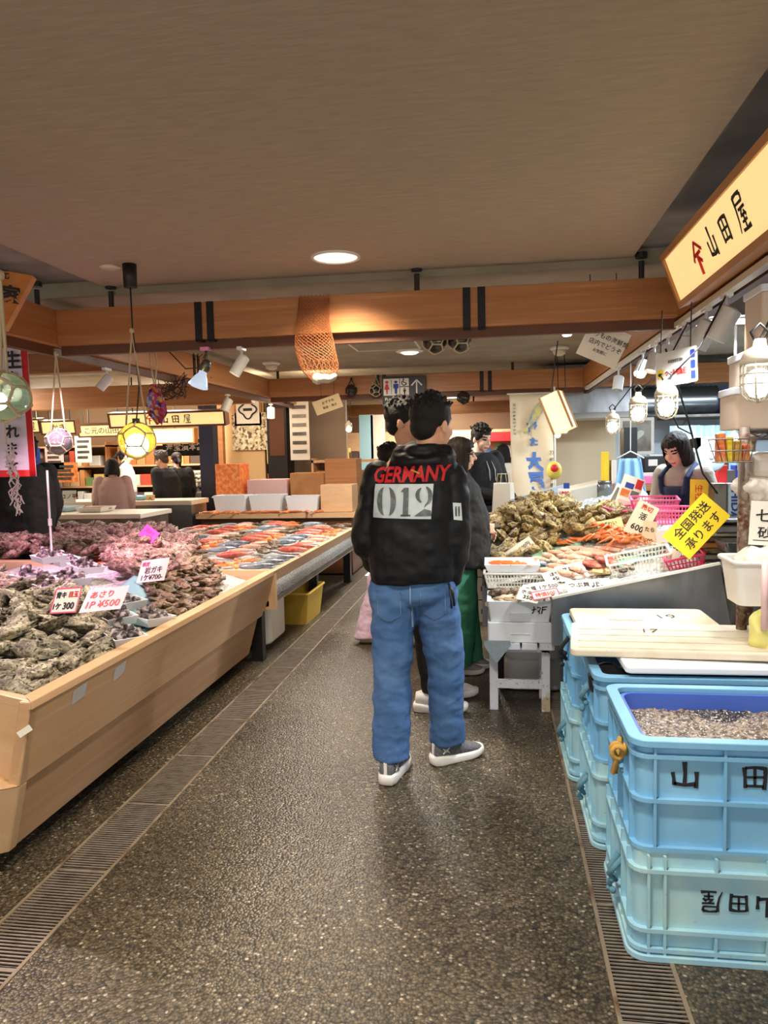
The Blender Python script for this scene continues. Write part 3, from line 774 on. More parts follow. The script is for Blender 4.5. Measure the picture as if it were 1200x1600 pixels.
# lettering and number patch on the jacket back
Bk = lambda x, z: Matrix(((1, 0, 0, x), (0, 0, -1, -.4), (0, 1, 0, z), (0, 0, 0, 1)))
def lay(mb, name, mat, lift=.004, surf=None, d=(0, 1, 0), parent=None):
    surf = surf or man.t
    me = conform(mb, surf, d, lift); me.name = name
    return link(name, me, mat, parent or surf, WM[mr.name], True)
mb = MB(); text(mb, 'GERMANY', Bk(.018, 1.394) @ Matrix.Rotation(rad(1.0), 4, 'Z'), .072, .345, weight=.03, ext=0, shear=.28); lay(mb, 'red_lettering', 'prred', .004)
pw = MB(); pw.add([(-.160, -.395, 1.205), (.100, -.395, 1.198), (.112, -.395, 1.350), (-.150, -.395, 1.352)], [(0, 1, 2, 3)]); pt = lay(pw, 'number_patch', 'patch', .005)
dg_ = MB(); DZ = 0
def zero_(cx, cz, w_, h_):
    for e in (-1, 1):
        o_ = [(cx+e*(w_*.10+w_*.40*math.cos(t)), -.39, cz+h_*.5*math.sin(t)) for t in [(-1+2*i/12)*PI/2*.92 for i in range(13)]]
        i_ = [(cx+e*(w_*.10+w_*.12*math.cos(t)), -.39, cz+h_*.5*math.sin(t)) for t in [(1-2*i/12)*PI/2*.92 for i in range(13)]]
        for i in range(12): dg_.add([o_[i], o_[i+1], i_[11-i], i_[12-i]], [(0, 1, 2, 3)])
DG = [dg_]; zero_(-.095, 1.277, .088, .122); dg_ = MB(); DG.append(dg_)
dg_.add([(-.023, -.39, 1.215), (.002, -.39, 1.215), (.005, -.39, 1.335), (-.015, -.39, 1.335), (-.03, -.39, 1.318), (-.018, -.39, 1.318)], [(0, 1, 2, 3, 4, 5)])
dg_.box(-.032, .012, -.39, -.389, 1.212, 1.219)
def arc_(cx, cz, ro, ri, a0, a1, sz=1):
    n = 12; o_ = [(cx+ro*math.cos(rad(a0+(a1-a0)*i/n)), -.39, cz+sz*ro*math.sin(rad(a0+(a1-a0)*i/n))) for i in range(n+1)]
    i_ = [(cx+(ri+(ro-ri)*.7*abs(2*i/n-1)**2)*math.cos(rad(a0+(a1-a0)*i/n)), -.39, cz+sz*(ri+(ro-ri)*.7*abs(2*i/n-1)**2)*math.sin(rad(a0+(a1-a0)*i/n))) for i in range(n+1)]
    for i in range(n): dg_.add([o_[i], o_[i+1], i_[i+1], i_[i]], [(0, 1, 2, 3)])
dg_ = MB(); DG.append(dg_)
arc_(.068, 1.302, .034, .016, 105, 255); arc_(.072, 1.300, .036, .017, -75, 75, 1.15)
dg_.add([(.075, -.39, 1.262), (.095, -.39, 1.275), (.07, -.39, 1.245)], [(0, 1, 2)])
dg_.add([(.028, -.39, 1.212), (.103, -.39, 1.212), (.10, -.39, 1.235), (.072, -.39, 1.243), (.05, -.39, 1.228)], [(0, 1, 2, 3, 4)])
for dg_ in DG: lay(dg_, 'digit', 'patchd', .009, man.t, parent=pt)
mb = MB().add([(.015, -.39, 1.408), (.055, -.39, 1.393), (.057, -.39, 1.399), (.018, -.39, 1.415)], [(0, 1, 2, 3)]); lay(mb, 'collar_tag', pm('gold tag', lin(196, 150, 50), .5), .006)
# sleeve patch
mb = MB().add([(.195, -.3, 1.19), (.232, -.3, 1.185), (.228, -.3, 1.262), (.192, -.3, 1.265)], [(0, 1, 2, 3)]); sp = lay(mb, 'sleeve_patch', 'patch', .004, man.t, (0, 1, 0))
mb = MB()
for x in (.202, .215): mb.box(x, x+.007, -.3, -.299, 1.205, 1.248)
lay(mb, 'sleeve_print', 'patchd', .007, man.t, (0, 1, 0), parent=sp)
# jeans pockets and seams
for e in (-1, 1):
    mb = MB().add([(e*.045, -.39, .87), (e*.15, -.39, .87), (e*.15, -.39, .765), (e*.098, -.39, .735), (e*.045, -.39, .765)], [(0, 1, 2, 3, 4)]); lay(mb, 'back_pocket', 'jean', .005, man.g)
mb = MB()
for e in (-1, 1):
    for a_, b_ in (((e*.045, .765), (e*.098, .735)), ((e*.098, .735), (e*.15, .765)), ((e*.045, .765), (e*.045, .87)), ((e*.15, .765), (e*.15, .87))):
        mb.bar((a_[0], -.39, a_[1]), (b_[0], -.39, b_[1]), .0001, .0025, (0, 0, 1))
mb.box(-.003, .003, -.39, -.3899, .70, .90)
lay(mb, 'seam_stitching', 'denimst', .008, man.g)
# heel tabs and shoe mark
for e in 'RL':
    o, m = man.sh[e]; mm = WM[mr.name] @ m
    mb = MB(); mb.add([(-.007, -.0845, .045), (.007, -.0845, .045), (.007, -.0835, .098), (-.007, -.0835, .098), (-.007, -.07, .045), (.007, -.07, .045), (.007, -.07, .106), (-.007, -.07, .106)], [(3, 2, 1, 0), (4, 5, 6, 7), (0, 1, 5, 4), (1, 2, 6, 5), (2, 3, 7, 6), (3, 0, 4, 7)], mm); mb.build('heel_tab', 'white', o)
    mb = MB()
    for sx_ in (-1, 1):
        for up_ in (1, -1):
            mb.tube([mm @ V((sx_*.0385, -.035+.017*u, .068+up_*(.012-.009*(1-abs(u)**2)))) for u in (-1, -.6, -.2, .2, .6, 1)], .0028, 6)
        mb.tube([mm @ V((sx_*.039, -.045, .068)), mm @ V((sx_*.039, -.025, .068))], .003, 6)
    mb.build('side_mark', 'white', o)
mb = MB(); 
mb.tube([WM[mr.name] @ V(p) for p in ((.165, -.06, .90), (.185, -.07, .86), (.19, -.06, .80))], .006); mb.tube([WM[mr.name] @ V(p) for p in ((.165, -.05, .90), (.175, -.08, .85), (.178, -.07, .79))], .004)
mb.build('drawcord', 'black', man.t, True)

# dark-haired man just beyond him, facing the right-hand stall
P = Person('tall dark-haired man mostly hidden behind the man in the lettered jacket, white leather sneakers', (-.43, 4.36, 0), rad(-90), 1.80,
    dict(ankR=(.14, .05, .085), ankL=(-.13, .10, .085), head=(0, -.075, 1.575), neck=(0, -.05, 1.41)), turn=rad(-10))
P.body('skin').hair('short').top('blackc', RJ, amp=.008).legs('blackc', (.095, .07, .05), low=.11).shoes(0, 0, 'shoew', 'shoew', 1.05, chunk=.036)
# woman in profile
P = Person('woman in profile with glasses, black coat and green trousers, gazing at the shellfish', (-.235, 5.05, 0), rad(-90), 1.585,
    dict(ankR=(.10, -.02, .085), ankL=(-.08, .05, .085), elR=(.225, -.02, 1.10), wrR=(.08, .15, 1.06), elL=(-.225, -.02, 1.10), wrL=(-.08, .16, 1.02)), nod=.08)
P.body('skinf').hair('long', 'hairb').top('blackc', [(.78, 0, .02, .24, .20), (.9, 0, .02, .24, .2), (1.05, 0, .03, .225, .19), (1.2, 0, .02, .215, .17), (1.32, 0, 0, .20, .145), (1.40, 0, -.01, .16, .115), (1.45, 0, -.01, .09, .08)], (.10, .09, .075), name='coat', amp=.012)
P.legs('green', (.115, .105, .10), low=.06).shoes(rad(5), rad(-5), pm('grey suede', lin(166, 156, 154), .8), 'shoew', .98)
mb = MB()
for e in (-1, 1): mb.tube([WM[P.root.name] @ P.H @ V((e*.034+.022*math.cos(t), .094-.012*abs(math.cos(t)), .008+.018*math.sin(t))) for t in [2*PI*i/16 for i in range(16)]], .0022, 6, True)
for e in (-1, 1): mb.tube([WM[P.root.name] @ P.H @ V(p) for p in ((e*.056, .085, .012), (e*.076, .03, .014), (e*.08, -.02, .01))], .002, 6)
mb.tube([WM[P.root.name] @ P.H @ V(p) for p in ((-.012, .1, .01), (0, .104, .014), (.012, .1, .01))], .002, 6)
mb.build('glasses', 'steeld', P.root, True)
# person in lavender trousers, only legs visible
P = Person('person in wide lavender trousers and pale sneakers, seen only below the knees beside the jeans', (-.80, 5.75, 0), rad(-80), 1.56,
    dict(ankR=(.07, .20, .085), ankL=(-.07, -.20, .085), kneeR=(.09, .12, .47), kneeL=(-.09, -.10, .46)))
P.body('skin').hair('short').top('blackc', RJ, amp=.008).legs('lav', (.12, .125, .135), low=.04, amp=.012).shoes(0, 0, 'shoew', pm('cream sole', lin(232, 216, 186), .6), 1.0)
# young man in black looking at the oysters
P = Person('young man in a black hoodie looking down at the oysters, standing past the heap', (-.13, 7.15, 0), rad(-138), 1.735,
    dict(elR=(.225, .03, 1.10), wrR=(.06, .25, 1.06), elL=(-.225, .04, 1.10), wrL=(-.16, .26, 1.0)), turn=rad(4), nod=.26)
P.body('skinf', {'R': ((-.5, .8, .1), (0, -.3, .9), .9), 'L': ((.5, .8, -.1), (0, .3, 1), .9)}).hair('short').top('blackc', RJ, amp=.008, name='hoodie').legs('blackc').shoes(0, 0)
b = MB()
for e in (-1, 1): b.tube([WM[P.root.name] @ V(p) for p in ((e*.03, .115, 1.40), (e*.035, .16, 1.32), (e*.035, .168, 1.22))], .004)
b.build('drawstrings', 'white', P.root, True)
t = thing('shoulder_bag', 'black leather shoulder bag hanging at the young man in black', 'bag', P.root.location+V((.02, -.25, .88)))
b = MB(); mm = TRS(P.root.location+V((.03, -.26, .90)), rad(20)); b.prism(rrect(-.13, .13, -.10, .09, .03), -.04, .04, mm @ Matrix.Rotation(PI/2, 4, 'X')); b.build('pouch', 'jacket', t, False, .012)
b = MB(); b.prism(rrect(-.135, .135, -.01, .095, .03), .04, .048, mm @ Matrix.Rotation(PI/2, 4, 'X')); b.build('flap', 'blackc', t, False, .004)
b = MB(); b.tube([P.root.location+V(p) for p in ((-.11, -.24, .98), (-.19, -.14, 1.2), (-.12, .0, 1.46), (.05, .02, 1.46), (.19, -.1, 1.2), (.16, -.2, .98))], .008); b.build('strap', 'blackc', t, True)
t = thing('shopping_bag', 'white paper shopping bag held by the young man in black', 'bag', atY(788, 800, 6.85))
b = MB(); c_ = atY(787, 775, 6.85); mm = TRS((c_.x, c_.y, 0), rad(-30))
b.hexa([mm @ V(p) for p in ((-.10, -.05, c_.z-.18), (.10, -.05, c_.z-.18), (.10, .05, c_.z-.18), (-.10, .05, c_.z-.18), (-.085, -.035, c_.z+.12), (.085, -.035, c_.z+.12), (.085, .035, c_.z+.12), (-.085, .035, c_.z+.12))])
b.build('bag_body', 'paper', t, False, .006)
b = MB()
for yy in (-.034, .034): b.tube([mm @ V(p) for p in ((-.05, yy, c_.z+.12), (-.04, yy, c_.z+.2), (.04, yy, c_.z+.2), (.05, yy, c_.z+.12))], .004)
b.build('handles', 'rope', t, True)
# clerk behind the stall on the right
CK = V((1.385, 5.55, 0))
P = Person('woman clerk with dark bobbed hair, beige knit top and navy apron, bending over the stall', CK, rad(128), 1.62,
    dict(elR=(.25, .10, 1.10), elL=(-.25, .10, 1.10), wrR=(.15, .36, 1.0), wrL=(-.19, .36, .98)), nod=.5, lean=.30, turn=rad(10))
P.body('skinf', {'R': ((0, 1, -.35), (0, -.4, -1), .5), 'L': ((0, 1, -.3), (0, -.4, -1), .5)}).hair('bob', 'hairb')
P.top('knit', [(.86, 0, 0, .17, .125), (1.0, 0, 0, .17, .125), (1.15, 0, 0, .175, .125), (1.28, 0, 0, .178, .125), (1.37, 0, -.005, .15, .105), (1.42, 0, -.01, .085, .075)], (.072, .062, .045), name='knit_top', amp=.006)
P.legs('blackc').shoes()
b = MB(); b.loft([(P.lp((0, .012, z)), rx*P.k, ry*P.k) for z, rx, ry in ((.5, .20, .16), (.75, .195, .155), (.95, .188, .15), (1.1, .165, .148), (1.22, .15, .142), (1.29, .135, .132), (1.30, .13, .12))], 24, 2.6)
for e in (-1, 1): b.tube([P.lp(p) for p in ((e*.10, .125, 1.27), (e*.115, .09, 1.39), (e*.11, -.03, 1.45), (e*.06, -.13, 1.25))], .024, 8)
blob(b, 'apron', 'apron', P.root, .0085, 3, (.005, (6, 6, 8), (3, 0, 0)))
b = MB(); hand(b, P.j['wrL']-V((0, .02, -.005)), (0, 1, -.3), (0, -.4, -1), 1, .5, P.k*1.12); b.cap(P.j['wrL']-V((0, .05, -.02)), .038, P.j['wrL'], .034); blob(b, 'blue_glove', 'glove', P.root, .0055, 2)
# figures at the stalls on the left
P = Person('person in a long black coat at the left edge, behind the red-bordered banner', (-4.02, 6.0, 0), rad(70), 1.70); P.body().hair('short').top('blackc', [(.62, 0, 0, .23, .17)]+RJ, (.095, .085, .07), name='coat', amp=.01).legs(pm('dark denim', lin(40, 50, 78), .85)).shoes(0, 0, 'blackc', 'black')
p_ = atY(262, 740, 9.9)
P = Person('older man in a black jacket stooping at the far left stall', (p_.x, 9.9, 0), rad(75), 1.60, turn=rad(10), nod=.3, lean=.15, vox=.008); P.body().hair('short', 'hairg').top('blackc', RJ, amp=.006).legs('blackc').shoes(0, 0, 'blackc', 'black')
p_ = atY(272, 740, 10.6)
P = Person('person with tied brown hair just behind the older man', (p_.x+.05, 10.6, 0), rad(40), 1.58, nod=.2, vox=.008); P.body('skinf').hair('pony', 'hairb').top('blackc', RJ, amp=.006).legs('blackc').shoes(0, 0, 'blackc', 'black')
p_ = atY(197, 740, 10.9)
P = Person('stall worker in a white shirt with crossed black apron straps, below the yellow float', (p_.x, 10.9, 0), rad(-60), 1.66, nod=.25, vox=.008); P.body('skinf').hair('pony', 'hair').top('shirt', RJ, amp=.006, name='white_shirt').legs('blackc').shoes(0, 0, 'blackc', 'black')
b = MB()
for e in (-1, 1): b.tube([WM[P.root.name] @ V(p) for p in ((-e*.13, -.165, .98), (0, -.175, 1.2), (e*.11, -.15, 1.36), (e*.11, -.02, 1.47))], .014)
b.build('apron_straps', 'blackc', P.root, True)
p_ = atY(176, 745, 8.7)
P = Person('customer in a black top with a rose cardigan at the middle left stall', (p_.x, 8.7, 0), rad(20), 1.50, nod=.2, vox=.008); P.body('skinf').hair('bob', 'hair').top(pm('rose knit', lin(190, 150, 140), .85), RJ, amp=.006, name='cardigan').legs('blackc').shoes(0, 0, 'blackc', 'black')
p_ = atY(786, 745, 9.6)
P = Person('distant shopper in a white top behind the young man in black', (p_.x, 9.6, 0), rad(0), 1.58, vox=.008); P.body().hair('bob', 'hair').top('shirt', RJ, amp=.006, name='white_top').legs('blackc').shoes(0, 0)

# ------------------------------------------------------------------ wooden boat-shaped counter on the left
A0, A1, A2 = V((-1.543, 2.25, .681)), V((-1.64, 2.30, .36)), V((-1.74, 2.36, .085))
YE = 5.05
E0 = atZ(0, 1086, .681); E1 = atZ(0, 1236, .36)
d0 = (E0-A0); d0.z = 0; d0.normalize(); d1 = (E1-A1); d1.z = 0; d1.normalize()
L0, L1, L2 = A0+d0*1.9, A1+d1*1.75, A2+d1*1.65
TH = .045
M['pine2'] = pm('weathered counter board', lin(206, 166, 126), .5, var=[(4, .35, .7, lin(194, 150, 112)), (10, .55, .8, lin(214, 178, 142))], stretch=(1, .1, 4))  # lower board a tone darker than the upper one, to set off the crease
bt = thing('shellfish_counter', 'pale wooden boat-shaped display counter heaped with rough oysters, near left', 'display counter', (-2.3, 3.6, 0))
inw = V((-TH, 0, 0)); ine = V((0, TH, 0))
def board(a, b, c, d, off, name, mat, par, bev=.006): MB().hexa([a, b, b+off, a+off, d, c, c+off, d+off]).build(name, mat, par, False, bev)
e = lambda p, y: V((p.x, y, p.z))
board(A1, e(A1, YE), e(A0, YE), A0, inw, 'upper_side_board', 'pine', bt)
board(A2+V((-.006, .01, 0)), e(A2, YE)+V((-.006, 0, 0)), e(A1, YE)+V((-.022, 0, .02)), A1+V((-.022, .01, .02)), inw, 'lower_side_board', 'pine2', bt)
board(A1, L1, L0, A0, ine, 'upper_end_board', 'pinex', bt)
board(A2+V((0, .004, 0)), L2+V((0, .004, 0)), L1+V((0, .004, 0)), A1+V((0, .004, 0)), ine, 'lower_end_board', 'pinex', bt)
MB().add([A0+V((.001, 0, .002)), e(A0, YE)+V((.001, 0, .002)), e(A0, YE)+V((-.065, 0, .002)), A0+V((-.065, .06, .002)), A0+V((.001, 0, -.03)), e(A0, YE)+V((.001, 0, -.03)), e(A0, YE)+V((-.065, 0, -.03)), A0+V((-.065, .06, -.03))], [(0, 1, 2, 3), (7, 6, 5, 4), (0, 4, 5, 1), (1, 5, 6, 2), (2, 6, 7, 3), (3, 7, 4, 0)]).build('side_rim', 'pine', bt, False, .004)
MB().hexa([A0+V((0, .0, -.03)), A0+V((-.065, .06, -.03)), L0+V((0, .06, -.03)), L0+V((0, 0, -.03)), A0+V((0, 0, .002)), A0+V((-.065, .06, .002)), L0+V((0, .06, .002)), L0+V((0, 0, .002))]).build('end_rim', 'pinex', bt, False, .004)
MB().box(-3.3, -1.87, 2.55, YE-.05, 0, .3).build('plinth', 'chan', bt)
MB().add([(-3.4, 2.5, .52), (-1.62, 2.42, .52), (-1.62, YE, .52), (-3.4, YE, .52)], [(0, 1, 2, 3)]).build('well_floor', 'steel', bt)
for px, py, r_ in ((123, 1083, .1), (186, 1048, .15)):
    # tape scraps stuck on the side board
    nrm = (e(A0, YE)-A0).cross(A0-A1).normalized(); nrm = nrm if nrm.x > 0 else -nrm
    d = ray(px, py); p = EYE+d*((A0-EYE).dot(nrm)/d.dot(nrm)) + nrm*.002
    up = (A0-A1).normalized(); m = frame(p, (0, 1, 0), up)
    MB().box(-.045, .045, -.03, .03, 0, .001, m @ Matrix.Rotation(r_, 4, 'Z')).build('tape_scrap', pm('clear tape', lin(214, 208, 206), .2), bt)
m = frame(A0.lerp(A1, .32)+V((.004, -.004, 0)), (.8, .5, 0), (0, 0, 1)); MB().box(-.03, .015, -.008, .014, 0, .002, m @ Matrix.Rotation(.5, 4, 'Z')).build('tape_scrap', 'paper', bt)

def zh(x, y):                               # top of the shellfish heap
    a = min(1, max(0, (-1.64-x)/.55)); b = min(1, max(0, (y-2.42)/.5))
    return .60+.13*(a*a*(3-2*a))*(b*b*(3-2*b))+.05*min(1, max(0, (y-4)/1.2))
mb = MB().grid(lambda u, v: (-3.4+u*1.79, 2.42+v*2.62, zh(-3.4+u*1.79, 2.42+v*2.62)-.035+.012*noise.noise(V((u*22, v*30, 0)))), 60, 80, .06)
tag(mb.build('crushed_ice', 'ice', None, True), 'bed of crushed ice under the oysters in the near wooden counter', 'ice', kind='stuff')

def shellmesh(seed, L, W, T, ridg=.18, n=20, k=11, pinch=.55):
    rr = random.Random(seed); mb = MB(); mb.ell((0, 0, 0), (1, 1, 1), None, n, k)
    o = V((rr.uniform(0, 50), rr.uniform(0, 50), 0))
    for i, p in enumerate(mb.v):
        q = p.copy(); t = (q.x+1)/2
        wd = pinch+(1-pinch)*math.sin(min(1, t*1.15)*PI*.62)
        n1 = noise.noise(q*1.6+o); n2 = noise.noise(q*4.5+o); n3 = noise.noise(q*9+o)
        rad_ = 1+.22*n1+ridg*n2+ridg*.5*n3
        lay_ = 1+.16*math.sin(9*q.z+6*n1)
        mb.v[i] = V((q.x*L/2*rad_*lay_, (q.y*wd+.12*n1)*W/2*rad_*lay_, (q.z*T/2)*(1+.45*n1+.3*n2)+.18*T*(q.x*q.x)))
    return mb
def sethaul(name, mat, L, W, T, nvar, seed, **kw):
    out = []
    for i in range(nvar):
        me = shellmesh(seed+i, L, W, T, **kw).mesh(name)
        me.polygons.foreach_set('use_smooth', [True]*len(me.polygons)); me.materials.append(M[mat]); out.append(me)
    return out
M['oyster'] = pm('rough oyster shell', lin(124, 114, 94), .55, var=[(28, .42, .58, lin(216, 206, 180)), (60, .5, .62, lin(52, 46, 38)), (12, .55, .7, lin(122, 112, 66))], bump=(110, .9, .012), rand=.35)
M['oysterr'] = pm('rosy rock oyster', lin(132, 100, 90), .55, var=[(28, .42, .60, lin(206, 176, 160)), (60, .5, .62, lin(76, 52, 48)), (14, .58, .7, lin(178, 96, 92))], bump=(110, .9, .012), rand=.3)
M['oysterg'] = pm('golden oyster shell', lin(132, 110, 66), .5, var=[(26, .42, .60, lin(206, 184, 128)), (60, .5, .62, lin(66, 52, 34)), (11, .57, .7, lin(150, 124, 62))], bump=(110, .8, .01), rand=.35)
M['turban'] = pm('dark turban shell', lin(62, 52, 58), .35, var=[(30, .5, .6, lin(206, 196, 190)), (16, .5, .7, lin(92, 72, 66))], bump=(70, .8, .01), rand=.3)
M['clam'] = pm('brown clam shell', lin(112, 88, 66), .45, var=[(30, .45, .6, lin(176, 152, 124)), (60, .5, .6, lin(60, 44, 32))], bump=(120, .5, .006), rand=.4)
def inpoly(x, y, pl):
    c = False; j = len(pl)-1
    for i in range(len(pl)):
        if (pl[i][1] > y) != (pl[j][1] > y) and x < (pl[j][0]-pl[i][0])*(y-pl[i][1])/(pl[j][1]-pl[i][1])+pl[i][0]: c = not c
        j = i
    return c
def heap(name, meshes, poly, zf, gap, label, cat, group, tilt=.5, lift=0, size=(.85, 1.15), seed=1, cap=300, layers=1, up=.03, avoid=()):
    rr = random.Random(seed); n = 0
    xs = [p[0] for p in poly]; ys = [p[1] for p in poly]
    for ly in range(layers):
        pts = []
        for _ in range(4000):
            x = rr.uniform(min(xs), max(xs)); y = rr.uniform(min(ys), max(ys))
            if not inpoly(x, y, poly) or (y < 5.0 and -1.70 < x < -1.4) or any(inpoly(x, y, a) for a in avoid): continue
            if any((x-a)**2+(y-b)**2 < gap*gap*(1+.3*ly) for a, b in pts): continue
            pts.append((x, y))
        for x, y in pts:
            if n >= cap: return
            o = bpy.data.objects.new(name, rr.choice(meshes)); COL.objects.link(o)
            s = rr.uniform(*size)
            o.matrix_world = TRS((x, y, zf(x, y)+lift+ly*up+rr.uniform(0, .012)), rr.uniform(0, 2*PI), rr.uniform(-tilt, tilt), rr.uniform(-tilt, tilt), s)
            WM[o.name] = o.matrix_world.copy(); tag(o, label, cat, group); n += 1
def gpoly(px, z): return [tuple(atZ(x, y, z).xy) for x, y in px]
oy = sethaul('oyster', 'oyster', .20, .098, .044, 8, 10, ridg=.26)
PA = gpoly([(-170, 1060), (40, 1082), (112, 1040), (172, 995), (168, 972), (140, 955), (95, 945), (30, 940), (-20, 925), (-190, 930)], .68)
heap('oyster', oy, PA, zh, .084, 'rough dark grey oyster heaped on ice at the near end of the wooden counter', 'oyster', 'rough oysters at the near end of the wooden counter', .5, .02, (.85, 1.2), 4, layers=2, up=.035)
oyr = sethaul('rock_oyster', 'oysterr', .17, .10, .065, 6, 40)
PB = gpoly([(-60, 880), (-60, 852), (70, 838), (250, 832), (300, 862), (292, 890), (240, 905), (190, 900), (165, 876), (80, 874)], .75)
heap('rock_oyster', oyr, PB, lambda x, y: zh(x, y)+.02, .088, 'rosy rock oyster heaped behind the purple-lit trays on the wooden counter', 'oyster', 'rosy rock oysters behind the trays', .5, .015, (.9, 1.25), 5, layers=2, up=.04)
cl = sethaul('clam', 'clam', .085, .065, .032, 5, 70, ridg=.08, pinch=.8)
PC = gpoly([(230, 930), (300, 895), (345, 905), (330, 940), (262, 985), (240, 960)], .66)
heap('clam', cl, PC, zh, .05, 'brown clam scattered on ice beside the inner edge of the wooden counter', 'clam', 'brown clams on the ice by the rim', .4, .012, (.8, 1.3), 6, layers=2, up=.022)
# trays of turban shells
tb = []
for i in range(4):
    mb = MB(); rr = random.Random(100+i)
    for k, (z, r_) in enumerate(((0, .028), (.012, .024), (.023, .017), (.031, .010))): mb.ell((rr.uniform(-.004, .004), rr.uniform(-.004, .004), z), (r_, r_*.95, .014), None, 14, 8)
    mb.ell((.024, .006, -.002), (.018, .014, .012)); me = remesh(mb, .0045, 2); me.name = 'turban_shell'; me.materials.append(M['turban']); tb.append(me)
def traymesh(par, wd, dp, h_, t=.006, mat='foam', name='tray'):
    m = WM[par.name]; f = .86
    P_ = lambda sc, z, ins=0: [m @ V((x*(wd/2*sc-ins), y*(dp/2*sc-ins), z)) for x, y in ((-1, -1), (1, -1), (1, 1), (-1, 1))]
    o_, oi, b_, bi = P_(1, h_), P_(1, h_, t), P_(f, 0), P_(f, t, t)
    vs = b_+o_+oi+bi; mb = MB()
    fs = [(3, 2, 1, 0)]+[(i, (i+1) % 4, 4+(i+1) % 4, 4+i) for i in range(4)]+[(4+i, 4+(i+1) % 4, 8+(i+1) % 4, 8+i) for i in range(4)]+[(8+i, 8+(i+1) % 4, 12+(i+1) % 4, 12+i) for i in range(4)]+[(12, 13, 14, 15)]
    return mb.add(vs, fs)
TR = [(236, 960, 'beside the rim of the wooden counter, rightmost of its four'), (210, 985, 'at the front corner of the green sheet, nearest the rim'), (195, 952, 'under the pink price card, behind the nearest tray'), (178, 968, 'half hidden left of the nearest tray'),
      (48, 912, 'under purple light, left end of the back trays'), (75, 925, 'under purple light, in front of the back trays'), (78, 897, 'stacked highest among the purple-lit back trays'), (112, 916, 'behind the pink-bordered 300 card'), (134, 900, 'right end of the purple-lit back trays'), (102, 890, 'at the back of the purple-lit trays')]
rr = random.Random(9)
ps = [atZ(x, y, .70) for x, y in ((155, 945), (215, 915), (250, 950), (205, 985))]
mb = MB().grid(lambda u, v: (lambda p: (p.x, p.y, zh(p.x, p.y)+.022+.008*math.sin(9*u+3*v)))((ps[0].lerp(ps[1], u)).lerp(ps[3].lerp(ps[2], u), v)), 14, 14, .003)
tag(mb.build('lining_sheet', pm('teal sheet', lin(128, 178, 180), .5), None, True), 'blue-green plastic sheet under the shell trays by the wooden rim', 'sheet')
for i, (px, py, where) in enumerate(TR):
    p = atZ(px, py, .70 if i < 4 else .76); p.x = min(p.x, -1.705); z = zh(p.x, p.y)+.045+(.05 if i == 6 else 0)
    m = TRS((p.x, p.y, z), rad(-38+rr.uniform(-6, 6)), rr.uniform(-.06, .06), rr.uniform(-.06, .06))
    o = traymesh(thing('x', '', '', mat=m), .245 if i < 4 else .24, .155 if i < 4 else .165, .042); bpy.data.objects.remove(bpy.data.objects['x'])
    tr = o.build('foam_tray', 'foam', None); tag(tr, 'white tray of turban shells, '+where, 'tray', 'white shell trays on the wooden counter')
    for k in range(7):
        q = m @ V(((-.065+.065*(k % 3)), (-.035 if k < 3 else .035 if k < 6 else 0), .026 if k < 6 else .055))
        s_ = bpy.data.objects.new('turban_shell', rr.choice(tb)); COL.objects.link(s_); s_.matrix_world = TRS(q, rr.uniform(0, 6), rr.uniform(-.9, .9), rr.uniform(-.9, .9), rr.uniform(1.05, 1.3)); WM[s_.name] = s_.matrix_world.copy()
        tag(s_, 'dark striped turban shell lying in a white foam tray', 'turban shell', 'turban shells in the white trays')

def card(px, py, Y, wd, ht, lines, label, mat='paper', rz=0, tilt=.35, roll=0, border=None, ink='ink', cat='price card', group=None, yaw=None, z=None, stick=0, name='price_card'):
    """an upright card facing the aisle side; tilt leans it back, roll turns it in its own plane"""
    p = atY(px, py, Y)
    m = Matrix.Translation(p) @ Matrix.Rotation(rz, 4, 'Z') @ Matrix.Rotation(PI/2-tilt, 4, 'X') @ Matrix.Rotation(roll, 4, 'Z')
    t = thing(name, label, cat, mat=Matrix.Translation(p), group=group)
    MB().box(-wd/2, wd/2, -ht/2, ht/2, -.0015, 0, m).build('card', mat, t)
    if border:
        b = MB(); w_ = .006
        for x0, x1, y0, y1 in ((-wd/2, wd/2, -ht/2, -ht/2+w_), (-wd/2, wd/2, ht/2-w_, ht/2), (-wd/2, -wd/2+w_, -ht/2+w_, ht/2-w_), (wd/2-w_, wd/2, -ht/2+w_, ht/2-w_)): b.box(x0, x1, y0, y1, 0, .0008, m)
        b.build('border', border, t)
    byink = {}
    for s, x, y, h_, *rest in lines:
        ik = rest[0] if rest else ink
        byink.setdefault(ik, MB())
        text(byink[ik], s, m @ Matrix.Translation((x*wd, y*ht, .001)), h_*ht, weight=.02 if s.isascii() or len(s) < 3 else .006, rot=rest[1] if len(rest) > 1 else 0)
    for ik, b in byink.items():
        if b.v: b.build('lettering', ik, t)
    if stick:
        a = m @ V((0, -ht/2, -.003)); MB().cyl(a, a+(m.to_3x3() @ V((0, -1, 0)))*stick, .003, n=8).build('stick', 'whitepl', t)
    return t
card(103, 938, atZ(103, 955, .84).y, .15, .115, [('青キ', -.22, .22, .26), ('目玉', .25, .22, .22, 'red'), ('1ケ', -.28, -.22, .26), ('300', .16, -.22, .28)], 'white price card with a pink border reading 300, by the purple-lit trays', border='pinkink', rz=rad(-18), tilt=.5, roll=.12)
card(163, 936, atZ(163, 946, .80).y, .22, .14, [('あさり', -.1, .22, .28, 'red'), ('1P ¥500', .02, -.2, .3, 'red')], 'pale pink price card with red numbers lying over the shell trays', mat=pm('soft pink card', lin(246, 206, 216), .55), rz=rad(-12), tilt=.85, roll=.18)
